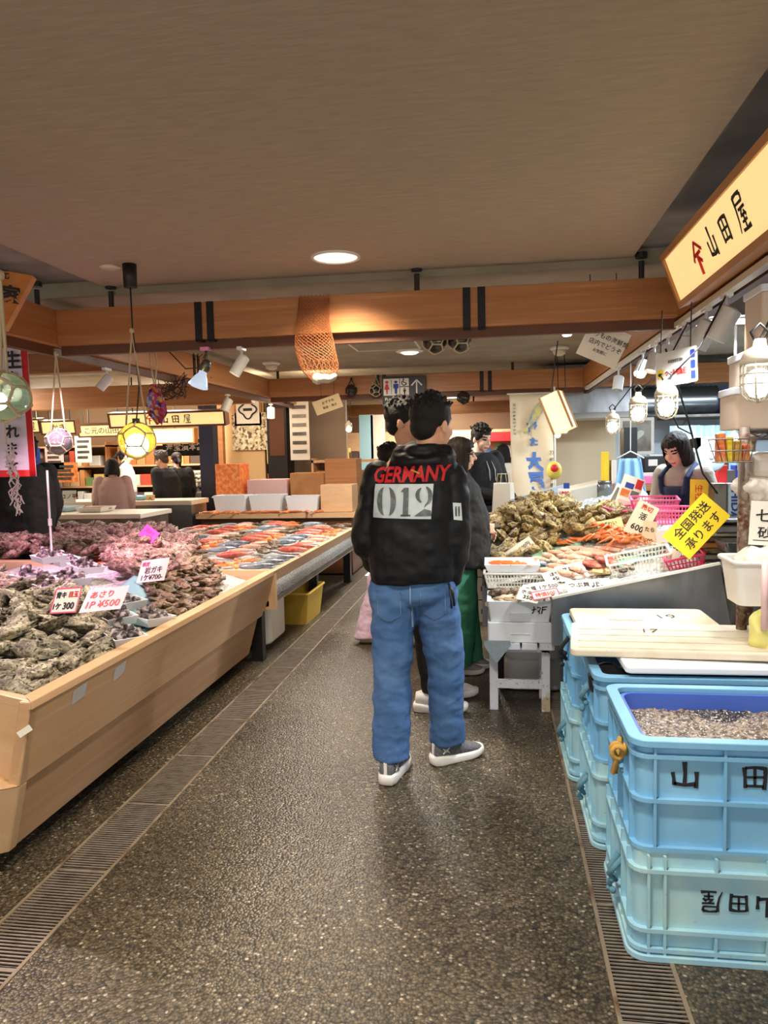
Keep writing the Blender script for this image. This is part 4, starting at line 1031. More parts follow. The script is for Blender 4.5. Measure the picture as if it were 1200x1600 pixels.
card(239, 891, atZ(239, 900, .80).y, .215, .145, [('限定', -.3, .3, .2, 'pinkink'), ('岩ガキ', .02, .02, .3), ('1ケ¥700-', .03, -.3, .26)], 'cream price card reading 700 on the rosy rock oysters', mat='lam', rz=rad(-22), tilt=.55, roll=.16)
card(233, 834, atZ(233, 846, .86).y, .19, .10, [('活ホヤ', 0, .15, .35, 'pinkink'), ('500', .1, -.25, .3, 'pinkink')], 'bright magenta price card tilted at the back of the rock oysters', mat='paperm', rz=rad(-20), tilt=.6, roll=-.42)
p = atZ(20, 892, .76); p0 = atZ(-140, 884, .75); p1 = atZ(96, 879, .75)
mb = MB().box(p0.x, p1.x, p1.y-.05, p1.y+.05, .70, .765); tag(mb.build('divider_board', 'pinex', None, False, .005), 'short pale wooden divider board between the oyster heaps, far left', 'board')
t = thing('card_pole', 'thin white pole on a small round foot standing on the divider board', 'pole', (p.x, p1.y, .765))
MB().cyl((p.x, p1.y, .765), (p.x, p1.y, 1.42), .008, n=10).build('rod', 'white', t); MB().lathe([(.05, 0), (.045, .012), (.012, .02), (.012, .05)], Matrix.Translation((p.x, p1.y, .766)), 20).build('foot', 'white', t, True); MB().cyl((p.x, p1.y, 1.02), (p.x, p1.y, 1.07), .014, n=10).build('clamp', 'white', t)

# ------------------------------------------------------------------ second counter and what stands under it
c2 = thing('display_counter', 'farther pale wooden counter past the oysters, open and dark underneath', 'display counter', (-2.2, 6.8, 0))
B0, B1 = V((-1.543, YE+.01, .681)), V((-1.63, YE+.01, .39))
board(B1, e(B1, 8.7), e(B0, 8.7), B0, inw, 'side_board', 'pine', c2)
MB().box(-3.6, -1.55, YE+.04, YE+.085, .40, .68).build('end_board', 'pinex', c2)
MB().box(-3.6, -1.60, YE+.04, 8.7, .42, .46).build('shelf', 'steel', c2)
for x, y in ((-1.72, YE+.15), (-1.72, 6.9), (-1.72, 8.55), (-3.4, YE+.15), (-3.4, 8.5)): MB().box(x-.04, x+.04, y-.04, y+.04, 0, .42).build('leg', 'black', c2)
t = thing('plastic_tank', 'beige plastic tank standing under the farther wooden counter', 'tank', (-1.95, 5.75, 0))
MB().prism(rrect(-2.16, -1.72, 5.45, 5.95, .08), .04, .34).build('tank_body', 'cream', t, False, .02); MB().cyl((-1.95, 5.7, .34), (-1.95, 5.7, .38), .06).build('cap', 'black', t); MB().box(-2.12, -1.76, 5.5, 5.9, 0, .04).build('foot', 'black', t)
t = thing('yellow_crate', 'yellow plastic crate stored below the farther wooden counter', 'crate', (-1.85, 6.6, 0))
traymesh(t, .45, .6, .28, .012).build('crate_body', pm('yellow plastic', lin(214, 176, 70), .45), t); MB().tube([WM[t.name] @ V(p) for p in rrect(-.23, .23, -.31, .31, .02, 2) for p in [(p[0], p[1], .28)]], .012, 6, True).build('rim', pm('yellow rim', lin(230, 196, 90), .4), t)
mb = MB().grid(lambda u, v: (-3.5+u*1.93, YE+.1+v*3.5, .62+.06*math.sin(u*PI)+.012*noise.noise(V((u*20, v*34, 3)))), 40, 60, .14)
tag(mb.build('crushed_ice', 'ice', None, True), 'bed of crushed ice in the farther wooden counter', 'ice', kind='stuff')
M['fishs'] = pm('silver fish skin', lin(170, 178, 188), .25, .3, var=[(14, .45, .6, lin(92, 104, 124)), (40, .55, .7, lin(220, 222, 222))], rand=.25)
M['fishr'] = pm('red fish skin', lin(206, 92, 78), .35, var=[(16, .45, .6, lin(236, 150, 128)), (40, .55, .7, lin(170, 50, 46))], rand=.25)
M['fisho'] = pm('orange shellfish', lin(228, 116, 58), .35, var=[(20, .45, .6, lin(244, 168, 96)), (40, .55, .7, lin(190, 76, 36))], rand=.25)
M['fishp'] = pm('pink squid', lin(232, 176, 152), .3, var=[(18, .45, .6, lin(248, 216, 196)), (30, .55, .7, lin(206, 120, 96))], rand=.2)
def fishmesh(L, H_, W_, tail=True):
    mb = MB(); X, Z = V((0, 1, 0)), V((0, 0, 1))
    pr_ = [(-.5, .02), (-.47, .30), (-.38, .66), (-.22, .95), (-.05, 1), (.12, .86), (.28, .52), (.38, .26), (.42, .18)]
    mb.loft([((t*L, 0, 0), W_/2*h_, H_/2*h_, (X, Z)) for t, h_ in pr_], 14)
    if tail: mb.prism([(.40*L, -.1*H_), (.5*L, -.62*H_), (.47*L, 0), (.5*L, .62*H_), (.40*L, .1*H_)], -.003, .003, Matrix.Rotation(PI/2, 4, 'X'))
    mb.prism([(-.18*L, .42*H_), (-.02*L, .72*H_), (.18*L, .36*H_)], -.002, .002, Matrix.Rotation(PI/2, 4, 'X')); mb.prism([(.0*L, -.42*H_), (.12*L, -.66*H_), (.18*L, -.3*H_)], -.002, .002, Matrix.Rotation(PI/2, 4, 'X'))
    return mb
def fishset(name, mat, L, H_, W_, tail=True):
    me = fishmesh(L, H_, W_, tail).mesh(name); me.materials.append(M[mat]); me.polygons.foreach_set('use_smooth', [True]*len(me.polygons)); me.set_sharp_from_angle(angle=rad(50)); return me
FS = fishset('silver_fish', 'fishs', .30, .085, .05); FR = fishset('red_fish', 'fishr', .30, .10, .055); FP = fishset('squid', 'fishp', .24, .06, .045); FO = fishset('prawn', 'fisho', .17, .04, .03)
def lay_one(name, me, x, y, z, rz, label, cat, group=None, rx=PI/2*.85, s=1):
    o = bpy.data.objects.new(name, me); COL.objects.link(o); o.matrix_world = TRS((x, y, z), rz, rx, 0, s); WM[o.name] = o.matrix_world.copy(); return tag(o, label, cat, group)
rr = random.Random(21)
oys2 = sethaul('scallop', 'clam', .12, .11, .03, 4, 90, ridg=.06, pinch=.85)
for bx in range(10):
    for by in range(14):
        x = -1.72-.19*bx+rr.uniform(-.03, .03); y = YE+.25+.24*by+rr.uniform(-.03, .03); z = .665+.05*math.sin((x+3.5)/1.93*PI)
        if (bx+by) % 11 == 3: continue
        kind_ = (bx*3+by//3) % 5
        if kind_ == 0: lay_one('silver_fish', FS, x, y, z, rr.uniform(-.3, .3)+.4, 'silver fish laid out on the ice of the farther wooden counter', 'fish', 'silver fish on the farther wooden counter')
        elif kind_ == 1: lay_one('red_fish', FR, x, y, z, rr.uniform(-.3, .3)+.3, 'red fish laid out on the ice of the farther wooden counter', 'fish', 'red fish on the farther wooden counter')
        elif kind_ == 2: lay_one('squid', FP, x, y, z, rr.uniform(-.3, .3)+.5, 'pale pink squid on the ice of the farther wooden counter', 'squid', 'squid on the farther wooden counter')
        elif kind_ == 3:
            for _ in range(3): lay_one('prawn', FO, x+rr.uniform(-.08, .08), y+rr.uniform(-.08, .08), z, rr.uniform(0, 6), 'orange prawn on the ice of the farther wooden counter', 'prawn', 'prawns on the farther wooden counter')
        else:
            for _ in range(2): lay_one('scallop', rr.choice(oys2), x+rr.uniform(-.07, .07), y+rr.uniform(-.07, .07), z+.01, rr.uniform(0, 6), 'brown scallop on the ice of the farther wooden counter', 'scallop', 'scallops on the farther wooden counter', rr.uniform(-.4, .4))

# ------------------------------------------------------------------ hanging things, left and middle
M['glassy'] = pm('yellow float glass', lin(250, 226, 120), .08, trans=.85)
M['glassg'] = pm('green float glass', lin(186, 214, 190), .08, trans=.85)
M['glassc'] = pm('clear float glass', lin(220, 222, 226), .08, trans=.85)
M['glassd'] = pm('dark float glass', lin(58, 52, 40), .1, trans=.3)
M['bulb'] = pm('warm bulb', (1, 1, 1), .4, emit=((1, .84, .42), 14))
M['bulbw'] = pm('white bulb', (1, 1, 1), .4, emit=((1, .9, .72), 16))
gd = (1+5**.5)/2
DV = [V(p).normalized() for p in [(a, b, c) for a in (-1, 1) for b in (-1, 1) for c in (-1, 1)]+[(0, a/gd, b*gd) for a in (-1, 1) for b in (-1, 1)]+[(a/gd, b*gd, 0) for a in (-1, 1) for b in (-1, 1)]+[(b*gd, 0, a/gd) for a in (-1, 1) for b in (-1, 1)]]
DE = [(i, j) for i in range(20) for j in range(i) if (DV[i]-DV[j]).length < .75]
def netting(mb, c, r, tr, rot=.3):
    Rm = Matrix.Rotation(rot, 3, 'Z') @ Matrix.Rotation(.36, 3, 'X'); c = V(c)
    for i, j in DE:
        a, b = Rm @ DV[i], Rm @ DV[j]
        mb.tube([c+a.lerp(b, t).normalized()*r for t in (0, .25, .5, .75, 1)], tr, 6)
    for d in DV: mb.ell(c+(Rm @ d)*r, (tr*1.7,)*3, None, 8, 5)
    return mb
def glass_float(c, r, glass, label, top=None, lit=0, tr=.005, rope='rope', spread=.6, rot=.3):
    c = V(c); t = thing('glass_float', label, 'glass float', c)
    MB().ell(c, (r, r, r*.97), None, 32, 20).build('ball', glass, t, True)
    netting(MB(), c, r*1.015, tr, rot).build('rope_net', rope, t, True)
    if lit:
        MB().ell(c-V((0, 0, r*.15)), (r*.18,)*3).build('bulb', 'bulb', t, True)
    if top is not None:
        top = V(top); mb = MB()
        for s_ in (-1, 1):
            a = c+V((s_*r*spread, 0, r*.85)); mb.tube([a, a.lerp(top, .4), a.lerp(top, .95), top], tr*1.1, 6)
        mb.ell(top, (tr*3, tr*3, tr*3.5)).build('hanging_rope', rope, t, True)
    return t
p = atZ(202, 413, ZC)
fc = V((p.x+.045, p.y, 1.62)); fc = V((atY(214, 688, p.y).x, p.y, atY(214, 688, p.y).z))
kn = V((atY(206, 517, p.y).x, p.y, atY(206, 517, p.y).z))
glass_float(fc, .108, 'glassy', 'lit yellow glass float lamp in a rope net under the black ceiling canopy', kn, 1)
light('POINT', fc-V((0, 0, .02)), 5, (1, .85, .4), .05)
t = thing('pendant_canopy', 'black cylindrical ceiling canopy holding the cord of the yellow float', 'ceiling canopy', (p.x, p.y, ZC))
MB().cyl((p.x, p.y, ZC), (p.x, p.y, ZC-.135), .041, .038, 24).build('cup', 'black', t, True); MB().tube([(p.x, p.y, ZC-.13), kn+V((.005, 0, .02)), kn.lerp(fc, .5)+V((.03, 0, 0)), fc+V((0, 0, .1))], .0045, 8).build('cord', 'black', t, True)
MB().cyl(fc+V((0, 0, .09)), fc+V((0, 0, .13)), .022, n=12).build('socket', 'black', t)
p = atY(8, 620, 2.75); glass_float(p, .095, 'glassg', 'large pale green glass float in a rope net at the left edge, before the banner', atY(0, 430, 2.75), 0, .006, spread=.15)
MB().ell(p+V((-.02, 0, -.01)), (.022,)*3).build('bulb', 'bulbw', bpy.data.objects['glass_float.001'], True)
p = atX(92, 690, XL+.0); glass_float(p, .085, 'glassc', 'clear glass float in a rope net hanging left of the yellow float', V((XL-.02, atX(87, 546, XL-.02).y, 2.2)), 0)
for px, py, Y, r, lab in ((679, 534, 4.92, .078, 'dark glass float in netting below the near beam, left of a pair'), (718, 532, 4.92, .078, 'dark glass float in netting below the near beam, right of a pair'), (587, 610, 9.37, .075, 'small glass float in netting looped on the far beam by the restroom sign'), (724, 621, 9.5, .08, 'dark glass float under the far beam, right of the tall man'), (549, 610, 9.38, .07, 'black glass float on the far beam left of the small looped float')):
    p = atY(px, py, Y); top = V((p.x, 4.80, ZB+.005)) if Y < 9 else V((p.x, 9.5, ZB)) if px == 724 else atY(px, py-18, 9.44) if px != 587 else atY(587, 588, 9.44); glass_float(p, r, 'glassd', lab, top, 0, .005, 'ropek' if px in (549, 724) else 'rope')
# brown net hanging from the near beam
t = thing('fishing_net', 'brown fishing net bunched over the near beam with a white shell in its bottom', 'fishing net', (-1.05, 4.62, 1.9))
ys_ = 4.60
def netpt(u, v):
    top = (463, 511) if v < .3 else None
    xl = 463-6*min(1, v*2)+22*max(0, v-.62)*2; xr = 511+ (22*max(0, v-.3)/.7)
    py = 462+v*130
    cx = (xl+xr)/2; hw = (xr-xl)/2*(1 if v < .8 else math.sqrt(max(.12, 1-((v-.8)/.2)**2*.8)))
    a = u*2*PI; q = atY(cx+hw*math.cos(a), py+ (10*math.sin(a) if v > .8 else 0), ys_)
    return V((q.x, q.y+(.062 if v < .46 else .062-.09*(v-.46))+.045*math.sin(a)*(1 if v > .46 else .35)*-1, q.z))
mb = MB(); NU, NV = 26, 46
for d in (1, -1):
    for i in range(NU):
        mb.tube([netpt(((i+d*j*.5)/NU) % 1+.006*math.sin(j*3+i), j/NV) for j in range(NV+1)], .0013, 3)
for i in range(12): mb.tube([netpt(.5+i/23, 0)*1, V((netpt(.5+i/23, 0).x, 4.68, ZT+.004)), V((netpt(.5+i/23, 0).x+.01, 4.85, ZT+.004))], .0012, 3)
mb.build('mesh_bag', 'net', t)
q = atY(507, 592, ys_-.03); mb = MB(); mb.ell(q, (.07, .035, .028)); mb.ell(q+V((-.04, 0, .0)), (.04, .035, .034)); mb.ell(q+V((.06, -.005, .012)), (.022, .02, .02)); blob_ = mb
blob_.v = [WM[t.name].inverted() @ v for v in mb.v]; me = remesh(mb, .006, 3); crumple(me, .004, (30, 30, 30)); o = link('white_shell', me, pm('white shell', lin(222, 210, 192), .5), t, WM[t.name], True)
# other dark nets on the left beam
for px, py, Y, s, lab in ((300, 572, 7.4, .2, 'dark fishing net draped on the left beam above the blue reflector lamp'), (268, 600, 6.6, .16, 'bundle of dark netting on the left beam behind the patterned cloth')):
    p = atY(px, py, Y); t = thing('fishing_net', lab, 'fishing net', p)
    mb = MB(); r2_ = random.Random(int(px))
    for i in range(46):
        a = [p+V((r2_.uniform(-s, s), r2_.uniform(-.06, .06), r2_.uniform(-.9, .7)*s)) for _ in range(2)]
        m_ = a[0].lerp(a[1], .5)+V((0, 0, -.05)); mb.tube([a[0], m_, a[1]], .0035, 4)
    mb.build('strands', 'ropek', t)
# patterned cloth hanging from cords
p = atY(242, 630, 5.6); t = thing('hanging_cloth', 'colourful patterned cloth bundle hanging on cords right of the yellow float', 'cloth', p)
def cl_(u, v):
    h_ = .30; w_ = (.06+.12*math.sin(min(1, v*1.4)*PI*.55))*(1 if v < .7 else 1-.75*(v-.7)/.3)
    return p+V(((u-.5)*w_+.03*v, .025*math.sin(u*11), .15-v*h_-.05*abs(u-.4)*v))
mcl = pm('printed cloth', lin(206, 96, 150), .7)
nt = mcl.node_tree; vo = nt.nodes.new('ShaderNodeTexVoronoi'); vo.inputs['Scale'].default_value = 38; tc_ = nt.nodes.new('ShaderNodeTexCoord'); nt.links.new(tc_.outputs['Object'], vo.inputs['Vector'])
rp = nt.nodes.new('ShaderNodeValToRGB'); rp.color_ramp.interpolation = 'CONSTANT'; sp_ = nt.nodes.new('ShaderNodeSeparateColor'); nt.links.new(vo.outputs['Color'], sp_.inputs[0]); nt.links.new(sp_.outputs[0], rp.inputs[0])
for i, c_ in enumerate(((120, 110, 190), (214, 80, 140), (90, 40, 110), (232, 190, 90), (176, 196, 226), (190, 70, 60))):
    k = rp.color_ramp.elements[i] if i < 2 else rp.color_ramp.elements.new(i/6); k.position = i/6; k.color = (*lin(*c_), 1)
nt.links.new(rp.outputs[0], nt.nodes['Principled BSDF'].inputs['Base Color'])
MB().grid(cl_, 24, 24, V((0, .004, 0))).build('cloth', mcl, t, True)
MB().tube([p+V((0, 0, .15)), p+V((-.02, 0, .3)), V((p.x-.03, p.y, ZC-.05))], .006).tube([p+V((.01, 0, .15)), p+V((.03, 0, .3)), V((p.x+.01, p.y, ZC-.05))], .006).build('cord', 'rope', t, True)

def tracklamp(p, d, L, r, label, mat='white', lit=None, stem=.07, group=None, name='track_spotlight', glow=None):
    """p = mounting point on the track, d = where the barrel points"""
    p = V(p); d = V(d).normalized(); t = thing(name, label, 'spotlight', p, group=group)
    MB().box(p.x-.016, p.x+.016, p.y-.05, p.y+.05, p.z-.022, p.z).build('adaptor', mat, t, False, .003)
    c = p-V((0, 0, stem+.02)); MB().cyl(p-V((0, 0, .02)), c, .009, n=10).ell(c, (.016,)*3).build('arm', mat, t, True)
    s_, u_ = basis(d); mm = Matrix(((s_.x, u_.x, d.x, c.x), (s_.y, u_.y, d.y, c.y), (s_.z, u_.z, d.z, c.z), (0, 0, 0, 1)))
    MB().lathe([(.001, -L*.3), (r*.55, -L*.3), (r*.92, -L*.24), (r, -L*.18), (r, L*.7), (r*.9, L*.7), (r*.85, L*.55)], mm, 28, False).build('barrel', mat, t, 'auto')
    MB().lathe([(.001, L*.56), (r*.87, L*.56)], mm, 24, False).build('lens', lit or 'cream', t)
    return t
p = V((XL+.10, 4.55, ZB-.06)); p = atY(376, 533, 4.70); tracklamp((p.x, 4.71, ZB-.06), (-.5, -.25, -.9), .14, .037, 'white track spotlight under the near beam, pointing down left', lit='lens')
p = atX(166, 562, XL-.07); tracklamp((XL-.07, p.y, 2.192), (-.6, -.3, -.8), .13, .036, 'white spotlight on the left track beside the yellow float cord')
p = atX(423, 632, XL-.07); tracklamp((XL-.07, p.y, 2.192), (0, -.1, -1), .15, .05, 'white cylinder spotlight hanging straight down near the framed emblem', lit='bulbw')
p = atX(356, 628, XL-.07); tracklamp((XL-.07, p.y, 2.192), (-.35, -.2, -.9), .15, .05, 'grey spotlight hanging before the tan wall panel', mat='cream')
# blue reflector lamp
p = atY(321, 545, 4.72); t = thing('reflector_lamp', 'blue-white reflector bulb lamp clipped under the near beam', 'lamp', p)
M['bluegl'] = pm('blue lamp glass', lin(176, 200, 236), .25, emit=((.7, .82, 1), .35))
d = V((-.30, -.2, -.9)).normalized(); s_, u_ = basis(d); c = p-V((0.01, 0, .12)); mm = Matrix(((s_.x, u_.x, d.x, c.x), (s_.y, u_.y, d.y, c.y), (s_.z, u_.z, d.z, c.z), (0, 0, 0, 1)))
MB().box(p.x-.03, p.x+.03, p.y-.02, p.y+.02, p.z-.012, p.z+.01).build('clip', 'paperp', t)
MB().tube([p, p-V((-.01, 0, .05)), c], .008).tube([c+V((.035*math.cos(a), .0, .035*math.sin(a))) for a in [2*PI*i/14 for i in range(14)]], .004, 6, True).build('bracket', 'steeld', t, True)
MB().lathe([(.02, -.02), (.026, .03), (.028, .05), (.042, .07), (.062, .12), (.066, .13), (.05, .138), (.001, .138)], mm, 28).build('bulb', 'bluegl', t, True)
MB().lathe([(.024, -.05), (.03, -.03), (.03, .03)], mm, 20).build('socket', 'steeld', t, True)
MB().tube([p+V((-.3, .05, .03)), p+V((-.15, .02, -.12)), c], .004).build('cable', 'black', t, True)

# ------------------------------------------------------------------ lit signs
M['panel'] = pm('lit sign panel', lin(250, 214, 140), .5, emit=((1, .72, .32), .46))
M['signw'] = pm('sign frame wood', lin(190, 136, 84), .45, var=[(6, .4, .7, lin(168, 114, 66))], stretch=(1, .2, 1))
def crest(mb, m, h_):                       # roof stroke over a lower sign
    for a, b in (((-.48, -.02), (0, .5)), ((0, .5), (.48, .18))): mb.bar(m @ V((a[0]*h_, a[1]*h_, .001)), m @ V((b[0]*h_, b[1]*h_, .001)), .003, .10*h_, m.to_3x3() @ V((0, 1, 0)))
    for a, b in (((-.26, .12), (.30, .16)), ((.02, .14), (0, -.5)), ((.04, .0), (.24, -.14))): mb.bar(m @ V((a[0]*h_, a[1]*h_, .001)), m @ V((b[0]*h_, b[1]*h_, .001)), .003, .11*h_, m.to_3x3() @ V((0, 1, 0)))
def litsign(m, wd, ht, label, lines, mark=None, dp=.10, fr=.022, mat='signw', panel='panel', name='lit_sign'):
    t = thing(name, label, 'sign', mat=Matrix.Translation(m.translation))
    b = MB()
    b.box(-wd/2, wd/2, -ht/2, ht/2, -dp, -.01, m); b.build('case', mat, t, False, .003)
    b = MB()
    for x0, x1, y0, y1 in ((-wd/2, wd/2, -ht/2, -ht/2+fr), (-wd/2, wd/2, ht/2-fr, ht/2), (-wd/2, -wd/2+fr, -ht/2+fr, ht/2-fr), (wd/2-fr, wd/2, -ht/2+fr, ht/2-fr)): b.box(x0, x1, y0, y1, -.011, .012, m)
    b.build('frame', mat, t)
    MB().box(-wd/2+fr, wd/2-fr, -ht/2+fr, ht/2-fr, -.009, -.002, m).build('panel', panel, t)
    by = {}
    for s, x, y, h_, ik, w_ in lines: by.setdefault(ik, MB()); text(by[ik], s, m @ Matrix.Translation((x, y, .0)), h_, w_, weight=.006)
    if mark: by.setdefault('red', MB()); crest(by['red'], m @ Matrix.Translation((mark[0], mark[1], 0)), mark[2])
    for ik, b in by.items(): b.build('lettering' if ik != 'red' or not mark else 'crest', ik, t)
    return t
# big sign over the aisle, right: runs along the right beam, top leaning out
b0, b1 = V((.965, 4.14, 2.205)), V((.865, 4.14, 2.475))
up = (b1-b0).normalized(); ln = 2.7
m = frame((b0+b1)/2+V((0, -ln/2, 0)), (0, -1, 0), up)
litsign(m, ln, (b1-b0).length, 'long lit sign leaning over the aisle at upper right, red crest and brushed black characters', [('山', -.62, .0, .145, 'ink', .11), ('田', -.43, .005, .125, 'ink', .115), ('屋', -.23, .01, .15, 'ink', .125)], (-.83, -.01, .15), dp=.13, fr=.03)
light('AREA', (.80, 2.9, 2.3), 7, (1, .8, .45), .25, (0, 2.9, 2.0), sy=2.0) if False else None
# signs of the stalls far left
def farsign(px0, px1, py0, py1, Y, label, txt, mark=True, tx=.05):
    a, b = atY(px0, py1, Y), atY(px1, py0, Y); wd = b.x-a.x; ht = b.z-a.z
    m = frame(((a.x+b.x)/2, Y, (a.z+b.z)/2), (1, 0, 0), (0, -.18, 1))
    ls = [(c_, wd*tx+ht*.78*i, 0, ht*.56, 'ink', None) for i, c_ in enumerate(txt)]
    if txt != '山田屋': ls = [(txt, 0, 0, ht*.5, 'ink', wd*.7 if len(txt) > 3 else None)]
    if px0 == 18: ls = [('田', -wd*.1, 0, ht*.55, 'ink', None), ('屋', wd*.22, 0, ht*.55, 'ink', None)]
    t = litsign(m, wd, ht, label, ls, (wd*tx-ht*1.0, 0, ht*.6) if mark else None, dp=.14, fr=.025, mat=pm('dark sign frame', lin(92, 56, 34), .5))
    for k in (.2, .8): MB().cyl((a.x+wd*k, Y+.05, b.z-.02), (a.x+wd*k, Y+.05, ZC-.045), .01, n=8).build('hanger', 'black', t)
    return t
farsign(170, 352, 640, 670, 9.5, 'lit stall sign with red crest above the older man, far left', '山田屋', True, -.02)
farsign(18, 62, 654, 678, 11.0, 'short lit sign at far left just right of the red-bordered banner', '山田屋', False, -.1)
farsign(64, 118, 656, 680, 11.0, 'lit sign behind the clear float, between two other lit signs', 'かき', False, 0)
farsign(122, 196, 661, 684, 11.6, 'lit sign between the clear float and the yellow float', 'こ元の山田', False, -.3)
# restroom sign on the far beam
Y = 9.42; a, b = atY(599, 636, Y), atY(665, 588, Y); wd, ht = b.x-a.x, b.z-a.z+.02
m = frame(((a.x+b.x)/2, Y-.06, (a.z+b.z)/2), (1, 0, 0), (0, 0, 1))
M['signk'] = pm('dark sign board', lin(40, 38, 42), .5)
t = thing('restroom_sign', 'dark restroom sign with pictograms and an upward arrow on the far beam', 'sign', mat=Matrix.Translation(m.translation))
MB().box(-wd/2, wd/2, -ht/2, ht/2, -.03, 0, m).build('board', 'signk', t)
b = MB(); b.box(-.47*wd, -.10*wd, -.12*ht, .42*ht, 0, .003, m).box(-.085*wd, .12*wd, .17*ht, .42*ht, 0, .003, m).box(-.085*wd, .12*wd, -.12*ht, .14*ht, 0, .003, m).build('white_tiles', 'paper', t)
def picto(x, y, s, woman, mat):
    b = MB(); q = m @ Matrix.Translation((x*wd, y*ht, .004)); b.prism([(s*.13*math.cos(2*PI*i/14), s*.40+s*.11*math.sin(2*PI*i/14)) for i in range(14)], 0, .002, q)
    if woman: b.prism([(-.08*s, .26*s), (.08*s, .26*s), (.22*s, -.16*s), (.07*s, -.16*s), (.05*s, -.5*s), (-.05*s, -.5*s), (-.07*s, -.16*s), (-.22*s, -.16*s)], 0, .002, q)
    else: b.prism([(-.2*s, .26*s), (.2*s, .26*s), (.2*s, -.08*s), (.11*s, -.08*s), (.09*s, -.5*s), (-.09*s, -.5*s), (-.11*s, -.08*s), (-.2*s, -.08*s)], 0, .002, q)
    b.build('pictogram', mat, t)
S_ = .42*ht
picto(-.39, .14, S_, True, 'red'); picto(-.18, .14, S_, False, 'navy'); picto(.02, .01, S_*.5, False, 'ink')
MB().box(-.29*wd, -.28*wd, -.08*ht, .38*ht, .003, .005, m).build('divider', 'ink', t)
b = MB(); q = m @ Matrix.Translation((.01*wd, .29*ht, .004)); b.tube([q @ V((.038*ht*2*math.cos(a), .038*ht*2*math.sin(a)-.02*ht, 0)) for a in [rad(120+20*i) for i in range(13)]], .006, 6); b.tube([q @ V(p) for p in ((-.02*ht, .09*ht, 0), (-.02*ht, .0, 0), (.05*ht, -.01*ht, 0), (.08*ht, -.08*ht, 0))], .006, 6); b.ell(q @ V((-.02*ht, .10*ht, 0)), (.01, .004, .01)); b.build('wheelchair_mark', 'ink', t)
b = MB()
for p0, p1 in (((.30, -.1), (.30, .36)), ((.30, .36), (.18, .18)), ((.30, .36), (.42, .18))): b.bar(m @ V((p0[0]*wd, p0[1]*ht, .004)), m @ V((p1[0]*wd, p1[1]*ht, .004)), .003, .016, (0, 1, 0) if False else m.to_3x3() @ V((1, .3, 0)))
b.build('arrow', 'paper', t)
b = MB(); text(b, 'Restroom', m @ Matrix.Translation((-.15*wd, -.235*ht, .002)), .10*ht, .58*wd); text(b, 'お手洗・多機能', m @ Matrix.Translation((-.13*wd, -.40*ht, .002)), .075*ht, .62*wd); b.build('lettering', 'paper', t)
# wooden plaque, top left, and the red-bordered banner under it
p = atY(0, 455, 2.9); t = thing('wooden_plaque', 'orange wooden plaque with brushed black characters at the upper left edge', 'sign', p)
c4 = [atY(x, y, Y_) for x, y, Y_ in ((-120, 400, 2.6), (52, 430, 2.9), (6, 515, 2.9), (-120, 500, 2.6))]
off = V((-.02, .06, 0)); MB().hexa([c4[3], c4[2], c4[2]+off, c4[3]+off, c4[0], c4[1], c4[1]+off, c4[0]+off]).build('board', pm('orange plank', lin(206, 128, 60), .45, var=[(6, .4, .7, lin(186, 108, 46))], stretch=(.2, .2, 3)), t, False, .006)
xd = (c4[1]-c4[0]).normalized(); m = frame(atY(6, 430, 2.82)-off*.1, xd, (0, 0, 1)); b = MB(); text(b, '元', m @ Matrix.Translation((.0, 0, .012)), .035); text(b, '家', m @ Matrix.Translation((.025, -.075, .012)), .075, weight=.035); b.build('lettering', 'ink', t)
p = atY(10, 640, 5.2); a, b_ = atY(-80, 747, 5.2), atY(44, 532, 5.2)
t = thing('banner', 'white hanging banner with red border and black brushed characters, left edge', 'banner', p)
fn = lambda u, v, dy=0: V((a.x+(b_.x-a.x)*u, 5.2+.015*math.sin(u*9+v*2)+dy, a.z+(b_.z-a.z)*v))
MB().grid(fn, 20, 16, V((0, .003, 0))).build('cloth', pm('white banner cloth', lin(232, 222, 228), .8), t, True)
bd = MB()
for u0, u1, v0, v1 in ((.925, 1, 0, 1), (0, .925, 0, .05), (0, .925, .955, 1), (.55, .585, .05, .955)): bd.grid(lambda u, v: fn(u0+(u1-u0)*u, v0+(v1-v0)*v, -.005), 12, 12, V((0, .002, 0)))
bd.build('red_border', 'red', t, True)
b = MB()
for i, ch in enumerate('生食べられます'):
    q = atY(20, 562+28*i, 5.17); text(b, ch, frame(q-V((0, .006, 0)), (1, 0, 0), (0, 0, 1)), .098 if i else .13, weight=.03)
b.build('lettering', 'ink', t)
p = atY(16, 745, 3.6); t = thing('tinsel_garland', 'pale crinkled tinsel strip hanging at the left edge in front of the banner', 'garland', p)
mb = MB()
r3 = random.Random(5)
for i in range(60):
    z = .17-i*.0056; q = p+V((r3.uniform(-.02, .02)+.0006*i, r3.uniform(-.012, .012), z)); mb.tube([q, q+V((r3.uniform(-.025, .025), r3.uniform(-.01, .01), -.02)), q+V((r3.uniform(-.02, .02), 0, -.045))], .0035, 4)
mb.build('strands', pm('pale tinsel', lin(226, 206, 212), .3), t)
MB().tube([p+V((-.01, 0, .17)), p+V((-.02, 0, .4)), atY(2, 470, 3.6)], .004).build('cord', 'rope', t)
